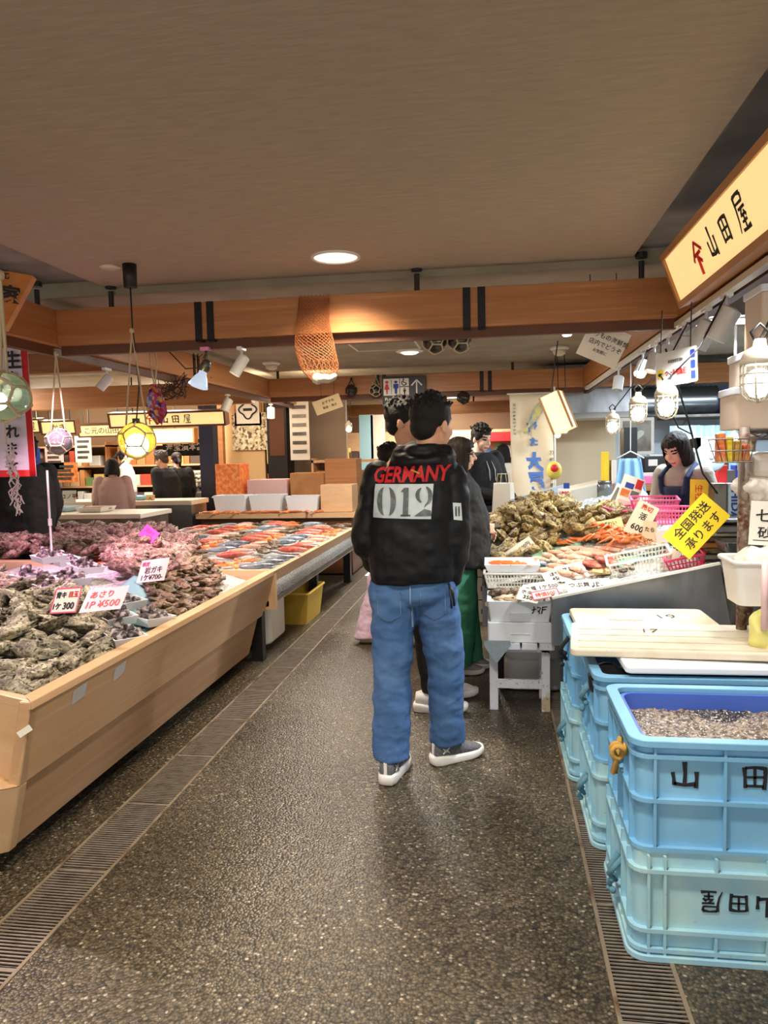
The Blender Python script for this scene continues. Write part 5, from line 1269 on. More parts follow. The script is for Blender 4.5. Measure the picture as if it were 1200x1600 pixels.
# tilted handwritten paper signs on the right beam and at centre left
def papersign(px, py, Y, wd, ht, roll, rz, tilt, label, lines, mat='lam'):
    t = card(px, py, Y, wd, ht, lines, label, mat=mat, rz=rz, tilt=tilt, roll=roll, cat='paper sign', name='paper_sign')
    p = atY(px, py, Y)
    for dx in (-.08, .08): MB().tube([p+V((dx, .0, .05)), V((p.x+dx, Y+.02, ZC-.045))], .003, 6).build('hanging_wire', 'black', t)
    return t
papersign(943, 538, 4.95, .27, .23, rad(-24), rad(4), -.25, 'tilted white paper sign with handwritten lines by the right end of the near beam', [('のりもの海鮮焼', .05, .2, .16), ('店内でどうぞ', .05, -.02, .15), ('お気軽に', .0, -.22, .1)])
papersign(512, 632, 8.8, .34, .17, rad(18), rad(6), -.3, 'tan slanted menu board below the hanging net', [('おすすめ', .05, .2, .2), ('刺身・焼き', .05, -.15, .2)], mat=pm('tan board', lin(206, 178, 132), .6))

# ------------------------------------------------------------------ blue crates, right foreground
def crate(x0, x1, y0, y1, z0, h_, label, mat='crate', flip=False, letters=None, rope=None, sx_ribs=(.065, .255, .435, .625), nm='fish_crate'):
    t = thing(nm, label, 'crate', ((x0+x1)/2, (y0+y1)/2, z0), group=None)
    z1 = z0+h_; i_ = .018; th = .012
    P_ = lambda d, z: [(x, y, z) for x, y in rrect(x0+d, x1-d, y0+d, y1-d, .05-min(d, .02), 4)]
    n = len(P_(0, 0)); zo, zi = (z0, z1) if not flip else (z0+.004, z1)
    rings = [P_(i_, z0), P_(i_, z1), P_(i_+th, z1), P_(i_+th, z0+.02)]
    vs = sum(rings, []); fs = [tuple(range(n))[::-1]]+[(k*n+i, k*n+(i+1) % n, (k+1)*n+(i+1) % n, (k+1)*n+i) for k in range(3) for i in range(n)]+[tuple(range(3*n, 4*n))]
    MB().add(vs, fs).build('crate_body', mat, t, 'auto')
    def band(za, zb, d0, d1=None):
        d1 = i_+.002 if d1 is None else d1
        r_ = [P_(d1, za), P_(d0, za), P_(d0, zb), P_(d1, zb)]; v_ = sum(r_, [])
        return v_, [(k*n+i, k*n+(i+1) % n, ((k+1) % 4)*n+(i+1) % n, ((k+1) % 4)*n+i) for k in range(4) for i in range(n)]
    b = MB(); zr = (z1-.018, z1+.004) if not flip else (z0-.002 if z0 > .01 else z0, z0+.02)
    b.add(*band(*zr, -.004, i_+th+.004)); b.build('rim', mat, t, 'auto', .003)
    b = MB()
    fr = (lambda f: z0+h_*f) if not flip else (lambda f: z1-h_*f)
    for f in ((.86, .46, .02) if not flip else (.17, .72, .90)): zz = fr(f); b.add(*band(zz-.006, zz+.006, .002))
    for xo in sx_ribs:
        for yy, s_ in ((y0+.003, 1), (y1-.003, -1)):
            for za_, zb_ in (((z0+.01, z1-.01),) if not flip or xo < .12 else ((z0+.01, z1-.72*h_), (z1-.17*h_, z1-.01))): b.box(x0+xo-.004, x0+xo+.004, min(yy, yy+s_*.017), max(yy, yy+s_*.017), za_, zb_)
    k = 5
    for j in range(k):
        yy = y0+.06+(y1-y0-.12)*j/(k-1)
        for xx in (x0+.003, x1-.020): b.box(xx, xx+.017, yy-.004, yy+.004, z0+.01, z1-.01)
    b.build('ribs', mat, t)
    if letters:
        b = MB()
        for ch, x, z, s_ in letters: text(b, ch, frame((x, y0+i_-.001, z), (1, 0, 0), (0, 0, 1)) @ Matrix.Rotation(PI if flip else 0, 4, 'Z'), s_, weight=.02)
        b.build('lettering', 'ink', t)
    if rope:
        rm, pts, rr_ = rope; b = MB(); b.tube(pts, rr_, 8); q = V(pts[len(pts)//2]); 
        for k in range(4 if rm != 'ropey' else 0): b.ell(q+V((rnd.uniform(-.02, .0), rnd.uniform(-.02, .02), rnd.uniform(-.03, .03))), (rr_*1.25,)*3, None, 8, 6)
        b.build('rope_handle', rm, t, True)
    return t
def ropeloop(x, y, z, s=1):
    p = [V((x, y, z))]+[V((x-.022+.018*math.cos(a), y+.004*a, z-.035+.022*math.sin(a))) for a in [k*.7 for k in range(14)]]
    return p+[V((x-.02, y+.05, z-.07)), V((x-.03, y+.06, z-.12)), V((x-.02, y+.085, z-.13)), V((x-.012, y+.10, z-.08)), V((x, y+.105, z-.02))]
def ropept(x, y, z, s=1): return [V((x, y, z)), V((x-.02*s, y-.01, z-.02*s)), V((x-.035*s, y+.012, z-.055*s)), V((x-.012*s, y+.03, z-.085*s)), V((x-.028*s, y+.045, z-.05*s)), V((x, y+.055, z-.01*s))]
CX0, CX1 = .375, 1.065
CH = .325
crate(CX0-.004, CX1, 2.15, 2.68, 0, CH, 'lower blue crate of the nearest stack, its black characters upside down', 'crate2', True, [('屋', .60, .183, .066), ('田', .675, .183, .062), ('山', .752, .18, .066)], ('ropeb', ropept(CX0+.004, 2.34, .20), .009), (.055, .10, .24, .38, .52, .62))
crate(CX0+.004, CX1+.004, 2.16, 2.69, CH, CH, 'upper blue crate of the nearest stack, holding a deep blue tub', 'crate', False, [('山', .527, CH+.222, .082), ('田', .716, CH+.225, .078), ('屋', .905, CH+.222, .082)], ('ropey', ropeloop(CX0+.012, 2.30, CH*2-.06), .0085))
crate(CX0-.03, CX1-.03, 2.76, 3.28, 0, CH, 'lower blue crate of the middle stack, between the other crate stacks', 'crate2', True, None, ('ropeb', ropept(CX0-.024, 2.95, .2), .009))
crate(CX0-.02, CX1-.02, 2.77, 3.29, CH, CH, 'upper blue crate of the middle stack, black plastic bag in it under a white slab', 'crate', False, None, ('ropeb', ropept(CX0-.014, 2.95, CH*2-.08), .009))
crate(CX0-.06, CX1-.06, 3.34, 3.86, 0, CH, 'lower blue crate of the rearmost stack by the steel stand', 'crate2', True, None, ('ropeb', ropept(CX0-.055, 3.55, .2), .009))
crate(CX0-.045, CX1-.045, 3.35, 3.87, CH, CH, 'upper blue crate of the rearmost stack, closed with a white lid', 'crate', False, None, ('ropek', ropept(CX0-.04, 3.50, CH*2-.03, 1.3), .010))
t = thing('blue_tub', 'deep blue plastic tub set inside the nearest upper crate', 'tub', (.72, 2.42, CH+.03))
def hollow(x0, x1, y0, y1, z0, z1, r, th, fl=.0):
    R_ = [[(x, y, z) for x, y in rrect(x0+d, x1-d, y0+d, y1-d, r, 4)] for d, z in ((.02, z0), (0, z1), (th, z1), (.02+th, z0+th))]
    n = len(R_[0]); return sum(R_, []), [tuple(range(n))[::-1]]+[(k*n+i, k*n+(i+1) % n, (k+1)*n+(i+1) % n, (k+1)*n+i) for k in range(3) for i in range(n)]+[tuple(range(3*n, 4*n))]
MB().add(*hollow(.415, 1.035, 2.20, 2.65, CH+.03, CH*2-.012, .05, .012)).build('tub_body', 'tub', t, 'auto')
M['slush'] = pm('gritty shell slush', lin(166, 148, 132), .25, var=[(60, .44, .56, lin(92, 80, 72)), (6, .55, .62, lin(44, 40, 44)), (140, .56, .64, lin(226, 220, 212))], bump=(80, 1, .014))
mb = MB().grid(lambda u, v: (.425+u*.60, 2.21+v*.43, CH*2-.065+.012*noise.noise(V((u*14, v*10, 0)))+.008*noise.noise(V((u*40, v*30, 0)))+.03*max(0, 1-((u-.75)**2+(v-.5)**2)*9)), 70, 50, .05)
tag(mb.build('shell_slush', 'slush', None, True), 'grey brown slush of ice and shell grit in the blue tub', 'slush', kind='stuff')
t = thing('crate_cover', 'flat white foam lid lying in the rim of the rearmost blue crate', 'cover', (.68, 3.61, CH*2))
MB().prism(rrect(-.315, .315, -.235, .235, .03), 0, .03, TRS((.68, 3.61, CH*2+.006))).build('slab', pm('dirty foam lid', lin(214, 202, 176), .7, var=[(5, .5, .7, lin(190, 174, 146)), (40, .66, .75, lin(170, 150, 120))]), t, False, .006)
b = MB(); mm = TRS((.68, 3.61, CH*2+.037)); text(b, '19', mm @ Matrix.Translation((.12, .05, 0)), .07, weight=-.02, rot=.1); b.build('lettering', 'ink', t)
b = MB()
for a in range(5): b.cyl(mm @ V((-.14+.03*a, -.03-.01*(a % 2), 0)), mm @ V((-.14+.03*a, -.03-.01*(a % 2), .001)), .02, n=10)
b.build('pink_stamp', pm('faded stamp', lin(214, 150, 140), .7), t)
M['slab'] = pm('worn white slab', lin(220, 208, 186), .65, var=[(5, .5, .72, lin(198, 182, 156)), (60, .68, .76, lin(180, 164, 136))])
def slab(c, wd, dp, th, rz, rx, ry, label, mat='slab', txt=None):
    m = TRS(c, rz, rx, ry); t = thing('foam_slab', label, 'slab', mat=Matrix.Translation(V(c)))
    MB().prism(rrect(-wd/2, wd/2, -dp/2, dp/2, .025), -th, 0, m).build('slab', mat, t, False, .006)
    b = MB()
    for k in range(4): b.prism(rrect(-wd/2+.03, wd/2-.03, -dp/2+.03+k*dp/4.6, -dp/2+.05+k*dp/4.6, .008), 0, .003, m)
    b.build('ridges', mat, t)
    if txt: b = MB(); text(b, txt, m @ Matrix.Translation((-.08, .08, .004)), .05, weight=-.02); b.build('lettering', 'ink', t)
slab((.70, 3.08, .73), .80, .44, .028, rad(-6), rad(1), rad(-1), 'worn white foam slab lying askew on top over the middle crate stack', txt='17')
slab((.83, 3.0, .694), .74, .46, .026, rad(1), 0, 0, 'cleaner white foam slab under the askew slab on the middle crate', 'foam')
mb = MB(); 
for x in (.43, .52, .63, .75, .87, .97): mb.ell((x, 2.93, CH*2-.06), (.085, .12, .06))
me = remesh(mb, .009, 4); crumple(me, .018, (14, 10, 14)); me.name = 'trash_bag'
o = link('black_bag', me, pm('black film', (.012, .012, .014), .22), None, Matrix.Identity(4), True); tag(o, 'black plastic bag stuffed in the middle crate under the white slabs', 'bag')

# ------------------------------------------------------------------ steel display stand on the right
def S(x, y): return .665+.22*(x-.3)+.15*(y-4.1)
def onS(px, py, up=0):
    d = ray(px, py); k = (.665+up-.22*.3-.15*4.1-CAMH)/(d.z-.22*d.x-.15*d.y); return EYE+d*k
st = thing('display_stand', 'sloping stainless steel display stand heaped with seafood, right of the aisle', 'display counter', (.6, 5, 0))
f_ = lambda x, y, dz: V((x, y, S(x, y)+dz))
LIP = .02
MB().hexa([V((.30, 4.1, .425)), V((1.26, 4.1, .33)), V((1.26, 4.115, .33)), V((.30, 4.115, .425)), f_(.30, 4.1, LIP), f_(1.16, 4.1, LIP), f_(1.16, 4.115, LIP), f_(.30, 4.115, LIP)]).build('end_panel', 'steel', st, False, .003)
MB().hexa([V((-.07, 4.56, .42)), V((.31, 4.56, .42)), V((.31, 4.575, .42)), V((-.07, 4.575, .42)), f_(-.07, 4.56, 0), f_(.31, 4.56, 0), f_(.31, 4.575, 0), f_(-.07, 4.575, 0)]).build('step_panel', 'steel', st)
MB().hexa([V((.30, 4.115, .42)), V((.315, 4.115, .42)), V((.315, 4.56, .42)), V((.30, 4.56, .42)), f_(.30, 4.115, LIP), f_(.315, 4.115, LIP), f_(.315, 4.56, LIP), f_(.30, 4.56, LIP)]).build('inner_panel', 'steel', st)
MB().hexa([V((-.085, 4.56, .42)), V((-.07, 4.56, .42)), V((-.07, 6.3, .42)), V((-.085, 6.3, .42)), f_(-.085, 4.56, LIP), f_(-.07, 4.56, LIP), f_(-.07, 6.3, LIP), f_(-.085, 6.3, LIP)]).build('front_panel', 'steel', st)
MB().add([f_(.3, 4.115, -.03), f_(1.17, 4.115, -.03), f_(1.17, 6.3, -.03), f_(-.07, 6.3, -.03), f_(-.07, 4.575, -.03), f_(.3, 4.575, -.03)], [(0, 1, 2, 3, 4, 5)]).build('tray_floor', 'steel', st)
MB().bar(f_(.30, 4.108, LIP), f_(1.16, 4.108, LIP), .03, .012).build('top_lip', 'whitepl', st)
MB().box(.0, 1.2, 4.75, 6.2, 0, .42).build('plinth', 'chan', st)
for x, y in ((.40, 4.3), (1.15, 4.3)): MB().box(x-.02, x+.02, y-.02, y+.02, 0, .44).build('leg', 'black', st)
mb = MB().grid(lambda u, v: (lambda x, y: V((x, y, S(x, y)-.005+.014*noise.noise(V((x*25, y*25, 0))))))(-.06+1.22*u if v > .21 else .32+.84*u, 4.125+2.15*v), 70, 90, .02)
tag(mb.build('crushed_ice', 'ice', None, True), 'bed of crushed ice on the sloping steel display stand', 'ice', kind='stuff')
og = sethaul('golden_oyster', 'oysterg', .125, .072, .04, 6, 200)
def bump(cx, cy, rx, ry, h_): return lambda x, y: S(x, y)+h_*max(0, 1-((x-cx)/rx)**2-((y-cy)/ry)**2)
def oval(cx, cy, rx, ry): return [(cx+rx*math.cos(a), cy+ry*math.sin(a)) for a in [2*PI*i/20 for i in range(20)]]
z1_ = bump(.27, 5.72, .40, .50, .14)
mb = MB().grid(lambda u, v: (lambda x, y: V((x, y, z1_(x, y)-.012)))(.27+.33*(2*u-1), 5.72+.48*(2*v-1)), 20, 20, .03); tag(mb.build('crushed_ice', 'ice', None, True), 'mound of crushed ice under the large golden oyster heap', 'ice', kind='stuff')
heap('golden_oyster', og, oval(.27, 5.72, .35, .47), z1_, .062, 'golden brown oyster in the large heap on the steel stand', 'oyster', 'golden oysters in the large heap', .9, .02, (.85, 1.25), 11, layers=2, up=.035)
heap('golden_oyster', og, [(-.03, 5.0), (.36, 5.0), (.40, 5.25), (-.03, 5.3)], z1_, .08, 'golden brown oyster spilling in front of the large heap', 'oyster', 'golden oysters below the large heap', .7, .03, (1.0, 1.4), 12)
p = onS(938, 838); z2_ = bump(p.x, p.y+.1, .24, .3, .09)
heap('golden_oyster', og, oval(p.x, p.y+.1, .20, .26), z2_, .06, 'tan oyster in the smaller heap before the green jar', 'oyster', 'tan oysters in the smaller heap', .8, .03, (.8, 1.15), 13, layers=2, up=.035)

def sheetpatch(pts, label, mat='sheet'):
    q = [onS(*p_, .012) for p_ in pts]
    mb = MB().grid(lambda u, v: (lambda p_: V((p_.x, p_.y, S(p_.x, p_.y)+.012+.005*math.sin(8*u+5*v))))(q[0].lerp(q[1], u).lerp(q[3].lerp(q[2], u), v)), 10, 10, .002)
    tag(mb.build('lining_sheet', mat, None, True), label, 'sheet')
sheetpatch([(828, 862), (905, 846), (925, 868), (850, 905)], 'pale green lining sheet under the squid beside the large oyster heap')
sheetpatch([(928, 872), (1010, 842), (1060, 850), (975, 886)], 'pale green lining sheet under the long pink fish')
sheetpatch([(1020, 838), (1062, 830), (1066, 856), (1030, 862)], 'green lining sheet corner near the pale pink tray')
UPR = math.atan2(.22, 1)
def put(name, me, px, py, rz, label, cat, group, up=.02, rx=PI/2*.9, s=1):
    p = onS(px, py, up); o = bpy.data.objects.new(name, me); COL.objects.link(o); o.matrix_world = TRS(p, rz, rx, 0, s); WM[o.name] = o.matrix_world.copy(); return tag(o, label, cat, group)
FPK = fishset('pink_fish', 'fishp', .30, .055, .04); FW = fishset('white_fish', 'fishs', .28, .05, .035)
for i in range(11): put('pink_fish', FPK, 938+7.5*i+rr.uniform(-2, 2), 866-2.2*i+rr.uniform(-3, 3), rad(-55), 'long pink-striped fish laid side by side below the orange crabs', 'fish', 'pink-striped fish below the crabs', .03)
for i in range(10): put('white_fish', FW, 985+7*i+rr.uniform(-2, 2), 864-2.6*i+rr.uniform(-3, 3), rad(-58), 'slim white fish laid side by side near the pale pink tray', 'fish', 'slim white fish near the pale pink tray', .02)
for i, (x, y) in enumerate(((862, 893), (875, 886), (890, 880), (905, 872), (915, 880), (900, 890), (884, 896), (918, 866), (930, 862))): put('squid', FP, x, y, rad(-50+rr.uniform(-12, 12)), 'brown-pink squid on the ice at the middle of the steel stand', 'squid', 'squid at the middle of the steel stand', .03, s=.95)
for i, (x, y) in enumerate(((846, 874), (858, 868), (872, 864), (886, 860), (898, 858), (912, 858), (868, 876), (885, 870), (900, 866))): put('pale_squid', FP, x, y, rad(-60+rr.uniform(-15, 15)), 'pale squid beside the crabs at the middle of the steel stand', 'squid', 'pale squid beside the crabs', .03, s=.8)
put('red_fish', FR, 950, 876, rad(-75), 'dark red fish in front of the pink-striped fish', 'fish', None, .03); put('red_fish', FR, 925, 882, rad(-70), 'pinkish red fish left of the dark red fish', 'fish', None, .03, s=.85)
put('silver_fish', FS, 848, 880, rad(-80), 'small grey fish on the green sheet under the squid', 'fish', None, .02, s=.6)
def crabmesh():
    mb = MB(); mb.ell((0, 0, .02), (.075, .06, .03), None, 18, 10); mb.ell((0, .045, .015), (.03, .015, .01))
    for e_ in (-1, 1):
        for k in range(4):
            a = rad(-35+26*k); d = V((e_*math.cos(a), math.sin(a), 0)); mb.tube([V((e_*.06, .03*(k-1.5)/1.5, .02)), d*.12+V((0, 0, .05)), d*.19+V((0, 0, .02)), d*.235+V((0, .01*k, -.005))], [.010, .010, .007, .003], 8)
        mb.tube([V((e_*.06, .05, .02)), V((e_*.10, .11, .035)), V((e_*.06, .16, .03))], [.012, .012, .016], 8); mb.ell((e_*.045, .175, .03), (.018, .028, .013))
    return mb
cm = crabmesh().mesh('crab'); cm.materials.append(M['fisho']); cm.polygons.foreach_set('use_smooth', [True]*len(cm.polygons))
for i, (x, y, r_) in enumerate(((944, 842, .6), (962, 838, 2.2), (978, 832, -.4), (958, 828, 1.2), (985, 842, 2.8), (972, 846, .2))): put('crab', cm, x, y, r_, 'orange crab heaped below the smaller oyster pile', 'crab', 'orange crabs on the steel stand', .05+.02*(i % 2), rr.uniform(-.2, .4), .72)
for i in range(7): put('prawn', FO, 866+8*i, 848-1.2*i+rr.uniform(-3, 3), rad(-60+rr.uniform(-20, 20)), 'orange prawn at the right foot of the large oyster heap', 'prawn', 'orange prawns at the foot of the large heap', .03, s=.85)
ab = shellmesh(500, .13, .09, .03).mesh('abalone'); ab.materials.append(pm('yellow abalone', lin(206, 178, 116), .35, var=[(26, .45, .6, lin(236, 214, 160)), (16, .55, .7, lin(120, 96, 60))])); ab.polygons.foreach_set('use_smooth', [True]*len(ab.polygons))
put('abalone', ab, 940, 893, .3, 'single yellow abalone lying above the white price cards', 'abalone', None, .02, .1)
put('oyster', oy[0], 815, 878, .4, 'lone grey oyster on the ice beside the long leaning card', 'oyster', None, .02, .1, .8)
def basket(c, wd, dp, ht, rz, label, mat, rx=0, ry=0, holes=True, group=None):
    m = TRS(c, rz, rx, ry); t = thing('plastic_basket', label, 'basket', mat=Matrix.Translation(V(c))); b = MB(); th = .004; f = .88
    def wall(p0, p1, q0, q1, nx, nz):       # bottom edge p0-p1, top edge q0-q1, woven of bars
        p0, p1, q0, q1 = (V(p) for p in (p0, p1, q0, q1))
        for i in range(nx+1): b.bar(m @ p0.lerp(p1, i/nx), m @ q0.lerp(q1, i/nx), .006, .003, m.to_3x3() @ V((0, 1, .2)))
        for j in range(nz+1): b.bar(m @ p0.lerp(q0, j/nz), m @ p1.lerp(q1, j/nz), .004, .007 if j in (0, nz) else .006)
    B_ = [(x*wd/2*f, y*dp/2*f, 0) for x, y in ((-1, -1), (1, -1), (1, 1), (-1, 1))]; T_ = [(x*wd/2, y*dp/2, ht) for x, y in ((-1, -1), (1, -1), (1, 1), (-1, 1))]
    for i in range(4):
        k = (i+1) % 4; ln = (V(T_[i])-V(T_[k])).length; wall(B_[i], B_[k], T_[i], T_[k], max(4, int(ln/.020)), max(2, int(ht/.022)))
    b.build('lattice_sides', mat, t)
    MB().box(-wd/2*f, wd/2*f, -dp/2*f, dp/2*f, 0, .004, m).build('bottom', mat, t)
    b = MB()
    for i in range(4): b.bar(m @ V(T_[i]), m @ V(T_[(i+1) % 4]), .014, .012)
    b.build('rim', mat, t, False, .002)
    return t
p = onS(1005, 893); basket(p+V((0, .08, .0)), .34, .20, .085, rad(-6), 'white perforated basket at the front edge of the steel stand', 'whitepl', rad(8), -UPR)
for k in range(4): put('mussel', cl[k], 968+6*k, 893-rr.uniform(0, 5), rr.uniform(0, 6), 'dark shell in the left end of the white perforated basket', 'shell', 'dark shells in the white basket', .03, .2, .6)
p = onS(1076, 886); basket(p+V((0, .08, 0)), .20, .16, .06, rad(-6), 'hot pink plastic basket at the right end of the steel stand', 'hotpink', rad(6), -UPR)
p = onS(1070, 866); t = thing('plastic_tray', 'pale pink tray propped up behind the hot pink basket', 'tray', p); MB().prism(rrect(-.11, .11, -.09, .09, .015), 0, .03, TRS(p+V((0, .2, .04)), rad(-10), rad(50), -.2)).build('tray_body', 'peach', t, False, .006)
for px, py, Y, wd, dp, rz, lab in ((975, 812, 5.25, .25, .18, rad(25), 'pink basket behind the flyers, left of the clerk'), (1022, 797, 5.25, .30, .17, rad(-5), 'pink basket right in front of the clerk'), (1060, 815, 4.85, .30, .18, rad(-8), 'pink basket nearest the yellow cards')):
    p = atY(px, py, Y); basket(p, wd, dp, .08, rz, lab, 'pinkpl', rad(6))

# work table, boards and scale on the right
tb_ = thing('work_table', 'steel work table behind the display, between the clerk and the scale', 'table', (1.6, 4.7, 0))
MB().box(1.19, 2.6, 4.2, 5.15, .84, .88).build('table_top', 'steel', tb_)
for x, y in ((1.24, 4.25), (2.55, 4.25), (1.24, 5.1), (2.55, 5.1)): MB().box(x-.02, x+.02, y-.02, y+.02, 0, .84).build('leg', 'steeld', tb_)
MB().box(1.2, 2.55, 4.3, 5.1, .2, .23).build('shelf', 'steeld', tb_)
MB().box(1.21, 2.58, 4.5, 5.1, .0, .0+.835).build('apron_panel', 'steeld', tb_)
for i, (z, dx, mat_) in enumerate(((.885, .0, 'steeld'), (.915, .02, 'rust'), (.943, -.01, 'beam'), (.971, .03, 'rust'), (1.0, .0, 'whitepl'))):
    tag(MB().box(1.10+dx, 1.62+dx, 4.2+.02*i, 4.62, z-.004, z+.022).build('cutting_board', mat_, None, False, .004), ['bottom steel board of the stack under the scale', 'rust-stained board, second from the bottom under the scale', 'brown wooden board in the middle of the stack under the scale', 'rust-stained board, second from the top under the scale', 'pale plastic board on top of the stack under the scale'][i], 'board')
t = thing('scale', 'weighing scale with blue vertical lettering on its column, on the board stack', 'scale', (1.3, 4.3, 1.02))
MB().box(1.16, 1.66, 4.18, 4.5, 1.022, 1.07).build('base', 'steeld', t, False, .01); MB().box(1.12, 1.70, 4.12, 4.52, 1.085, 1.105).build('platform', 'steel', t, False, .008); MB().box(1.25, 1.55, 4.25, 4.45, 1.07, 1.085).build('pedestal', 'black', t)
q0, q1 = atY(1148, 755, 4.4), atY(1148, 814, 4.4); MB().box(q0.x-.035, q0.x+.035, 4.39, 4.45, 1.105, q0.z).build('column', pm('pale blue column', lin(170, 196, 222), .4), t, False, .004)
MB().box(q0.x-.11, q0.x-.04, 4.40, 4.50, 1.105, q0.z).build('display_box', 'steeld', t, False, .004)
b = MB(); text(b, 'ISHIDA', frame((q0.x, 4.388, (q0.z+1.105)/2-.01), (0, 0, -1), (1, 0, 0)), .042, .22, weight=.03); b.build('lettering', 'navy', t)
t = thing('steel_pan', 'shallow steel pan under the scale at the right', 'pan', (1.5, 4.0, .93)); mb = MB().add(*hollow(1.14, 1.9, 3.95, 4.17, .95, 1.0, .02, .006)); mb.build('pan_body', 'steel', t, 'auto')

# foam boxes on a painted stool
t = thing('foam_box', 'lower white foam box on the painted stool', 'box', (.13, 4.36, .41))
def foambox(t, x0, x1, y0, y1, z0, z1, hollow_=True, mat='foam', notch=True):
    if hollow_: MB().add(*hollow(x0, x1, y0, y1, z0, z1, .012, .022)).build('box_body', mat, t, 'auto')
    else: MB().prism(rrect(x0, x1, y0, y1, .012), z0, z1).build('box_body', mat, t, False, .004)
    if notch:
        cx = (x0+x1)/2; h_ = z1-z0; MB().hexa([V((cx-.055, y0-.004+.012, z0+h_*.06)), V((cx+.055, y0-.004+.012, z0+h_*.06)), V((cx+.055, y0+.03, z0+h_*.06)), V((cx-.055, y0+.03, z0+h_*.06)), V((cx-.055, y0-.003, z0+h_*.06+.045)), V((cx+.055, y0-.003, z0+h_*.06+.045)), V((cx+.055, y0+.03, z0+h_*.06+.045)), V((cx-.055, y0+.03, z0+h_*.06+.045))]).build('grip', mat, t)
foambox(t, -.05, .318, 4.2, 4.55, .412, .525, False)
t = thing('foam_box', 'upper white foam box with black handwriting, scallops and green sheet inside', 'box', (.13, 4.36, .53))
foambox(t, -.052, .314, 4.198, 4.55, .527, .645)
b = MB()
hw = lambda pts, r_=.0035: b.tube([V((.215+.001*x, 4.2155-.019*((.5)), .60+.001*z)) for x, z in pts], r_, 6)
for st_ in (((-20, -2), (5, 4)), ((-6, 20), (-8, -8), (-18, -22)), ((12, 16), (14, 8)), ((16, 14), (30, 10), (24, -2), (14, -12)), ((20, -8), (24, -22), (18, -20)), ((40, 18), (38, -2), (34, -22)), ((38, 14), (66, 18)), ((40, 2), (60, 4))): hw(st_, .003)
for v_ in b.v: v_.y = min(v_.y, 4.203)+(-.004)
b.build('handwriting', 'ink', t)
MB().grid(lambda u, v: V((-.03+.32*u, 4.225+.30*v, .585+.03*abs(2*u-1)**6+.004*math.sin(13*u+7*v))), 16, 12, .002).build('liner', 'sheet', t, True)
sc = shellmesh(700, .12, .11, .035, ridg=.03, n=24, k=12, pinch=.9).mesh('scallop'); sc.materials.append(pm('white scallop', lin(232, 212, 184), .4, var=[(10, .45, .65, lin(206, 176, 140))], rand=.12)); sc.polygons.foreach_set('use_smooth', [True]*len(sc.polygons))
for k, (x, y) in enumerate(((0, 4.27), (.06, 4.29), (.11, 4.26), (.04, 4.33), (.15, 4.29))): lay_one('scallop', sc, x, y, .615+.008*k, k*1.3, 'smooth cream scallop in the upper foam box', 'scallop', 'cream scallops in the upper foam box', .25)
ms = sethaul('mussel', 'clam', .12, .05, .04, 4, 720)
for k in range(11): lay_one('mussel', ms[k % 4], -.02+.026*k, 4.42+.02*(k % 3), .645+.012*(k % 2), 1.2+rr.uniform(-.4, .4), 'rough brown shell bundled behind the scallops in the foam box', 'shell', 'rough brown shells behind the scallops', .4)
basket((.11, 4.60, .665), .36, .16, .085, 0, 'white lattice basket behind the brown shells, at the stand corner', 'whitepl')
t = thing('foam_tray', 'white foam tray of orange prawns above the lattice basket', 'tray', mat=TRS((.10, 4.74, S(.1, 4.74)+.03), 0, .1, 0)); traymesh(t, .34, .2, .05, .008).build('tray_body', 'foam', t)
for k in range(10): lay_one('prawn', FO, .0+.02*k, 4.74+rr.uniform(-.05, .05), S(.1, 4.74)+.065, rr.uniform(-.6, .6)-1.2, 'orange prawn in the foam tray by the corner of the stand', 'prawn', 'orange prawns in the corner foam tray', s=.8)
stl = thing('painted_stool', 'low white-painted wooden stool with peeling legs under the foam boxes', 'stool', (.13, 4.36, 0))
M['wpaint'] = pm('peeling white paint', lin(224, 226, 234), .6, var=[(9, .52, .62, lin(186, 168, 142)), (40, .6, .68, lin(96, 78, 60))])
M['wpaint2'] = pm('clean white paint', lin(226, 230, 240), .6, var=[(30, .66, .74, lin(190, 180, 164))])
for k in range(4): MB().box(-.05+.095*k, .035+.095*k, 4.19, 4.55, .372, .41).build('seat_slat', 'wpaint2' if k < 3 else 'wpaint', stl, False, .003)
for x, y, mt in ((-.018, 4.285, 'wpaint2'), (.274, 4.27, 'wpaint'), (-.018, 4.5, 'wpaint2'), (.274, 4.5, 'wpaint')): MB().box(x-.024, x+.024, y-.02, y+.02, 0, .36).build('leg', mt, stl, False, .003)
MB().box(-.01, .26, 4.262, 4.282, .13, .18).build('stretcher', 'wpaint', stl); MB().box(-.04, .30, 4.25, 4.5, .345, .372).build('seat_frame', 'wpaint2', stl)
mb = MB(); mb.add([(-.065, 4.182, .425), (.075, 4.182, .425), (.08, 4.18, .405), (.0, 4.17, .30), (-.02, 4.172, .315), (-.07, 4.18, .40)], [(0, 1, 2, 3, 4, 5)]); mb.add([(-.065, 4.19, .425), (.075, 4.19, .425), (.08, 4.188, .405), (.0, 4.18, .30), (-.02, 4.181, .315), (-.07, 4.188, .40)], [(5, 4, 3, 2, 1, 0)])
tag(mb.build('grey_rag', pm('grey rag', lin(140, 154, 160), .9, bump=(30, .6, .01))), 'grey rag hanging from the left corner of the painted stool', 'rag')
t = thing('water_tank', 'translucent white plastic water tank standing behind the painted stool', 'tank', (.22, 4.75, 0))
M['poly'] = pm('cloudy polythene', lin(228, 228, 226), .35, var=[(3, .45, .6, lin(214, 214, 212))])
MB().prism(rrect(.045, .41, 4.6, 4.9, .07, 6), .01, .20).build('tank_body', 'poly', t, 'auto', .02); MB().prism(rrect(.055, .40, 4.61, 4.89, .07, 6), .195, .385).build('tank_shoulder', 'poly', t, 'auto', .025)
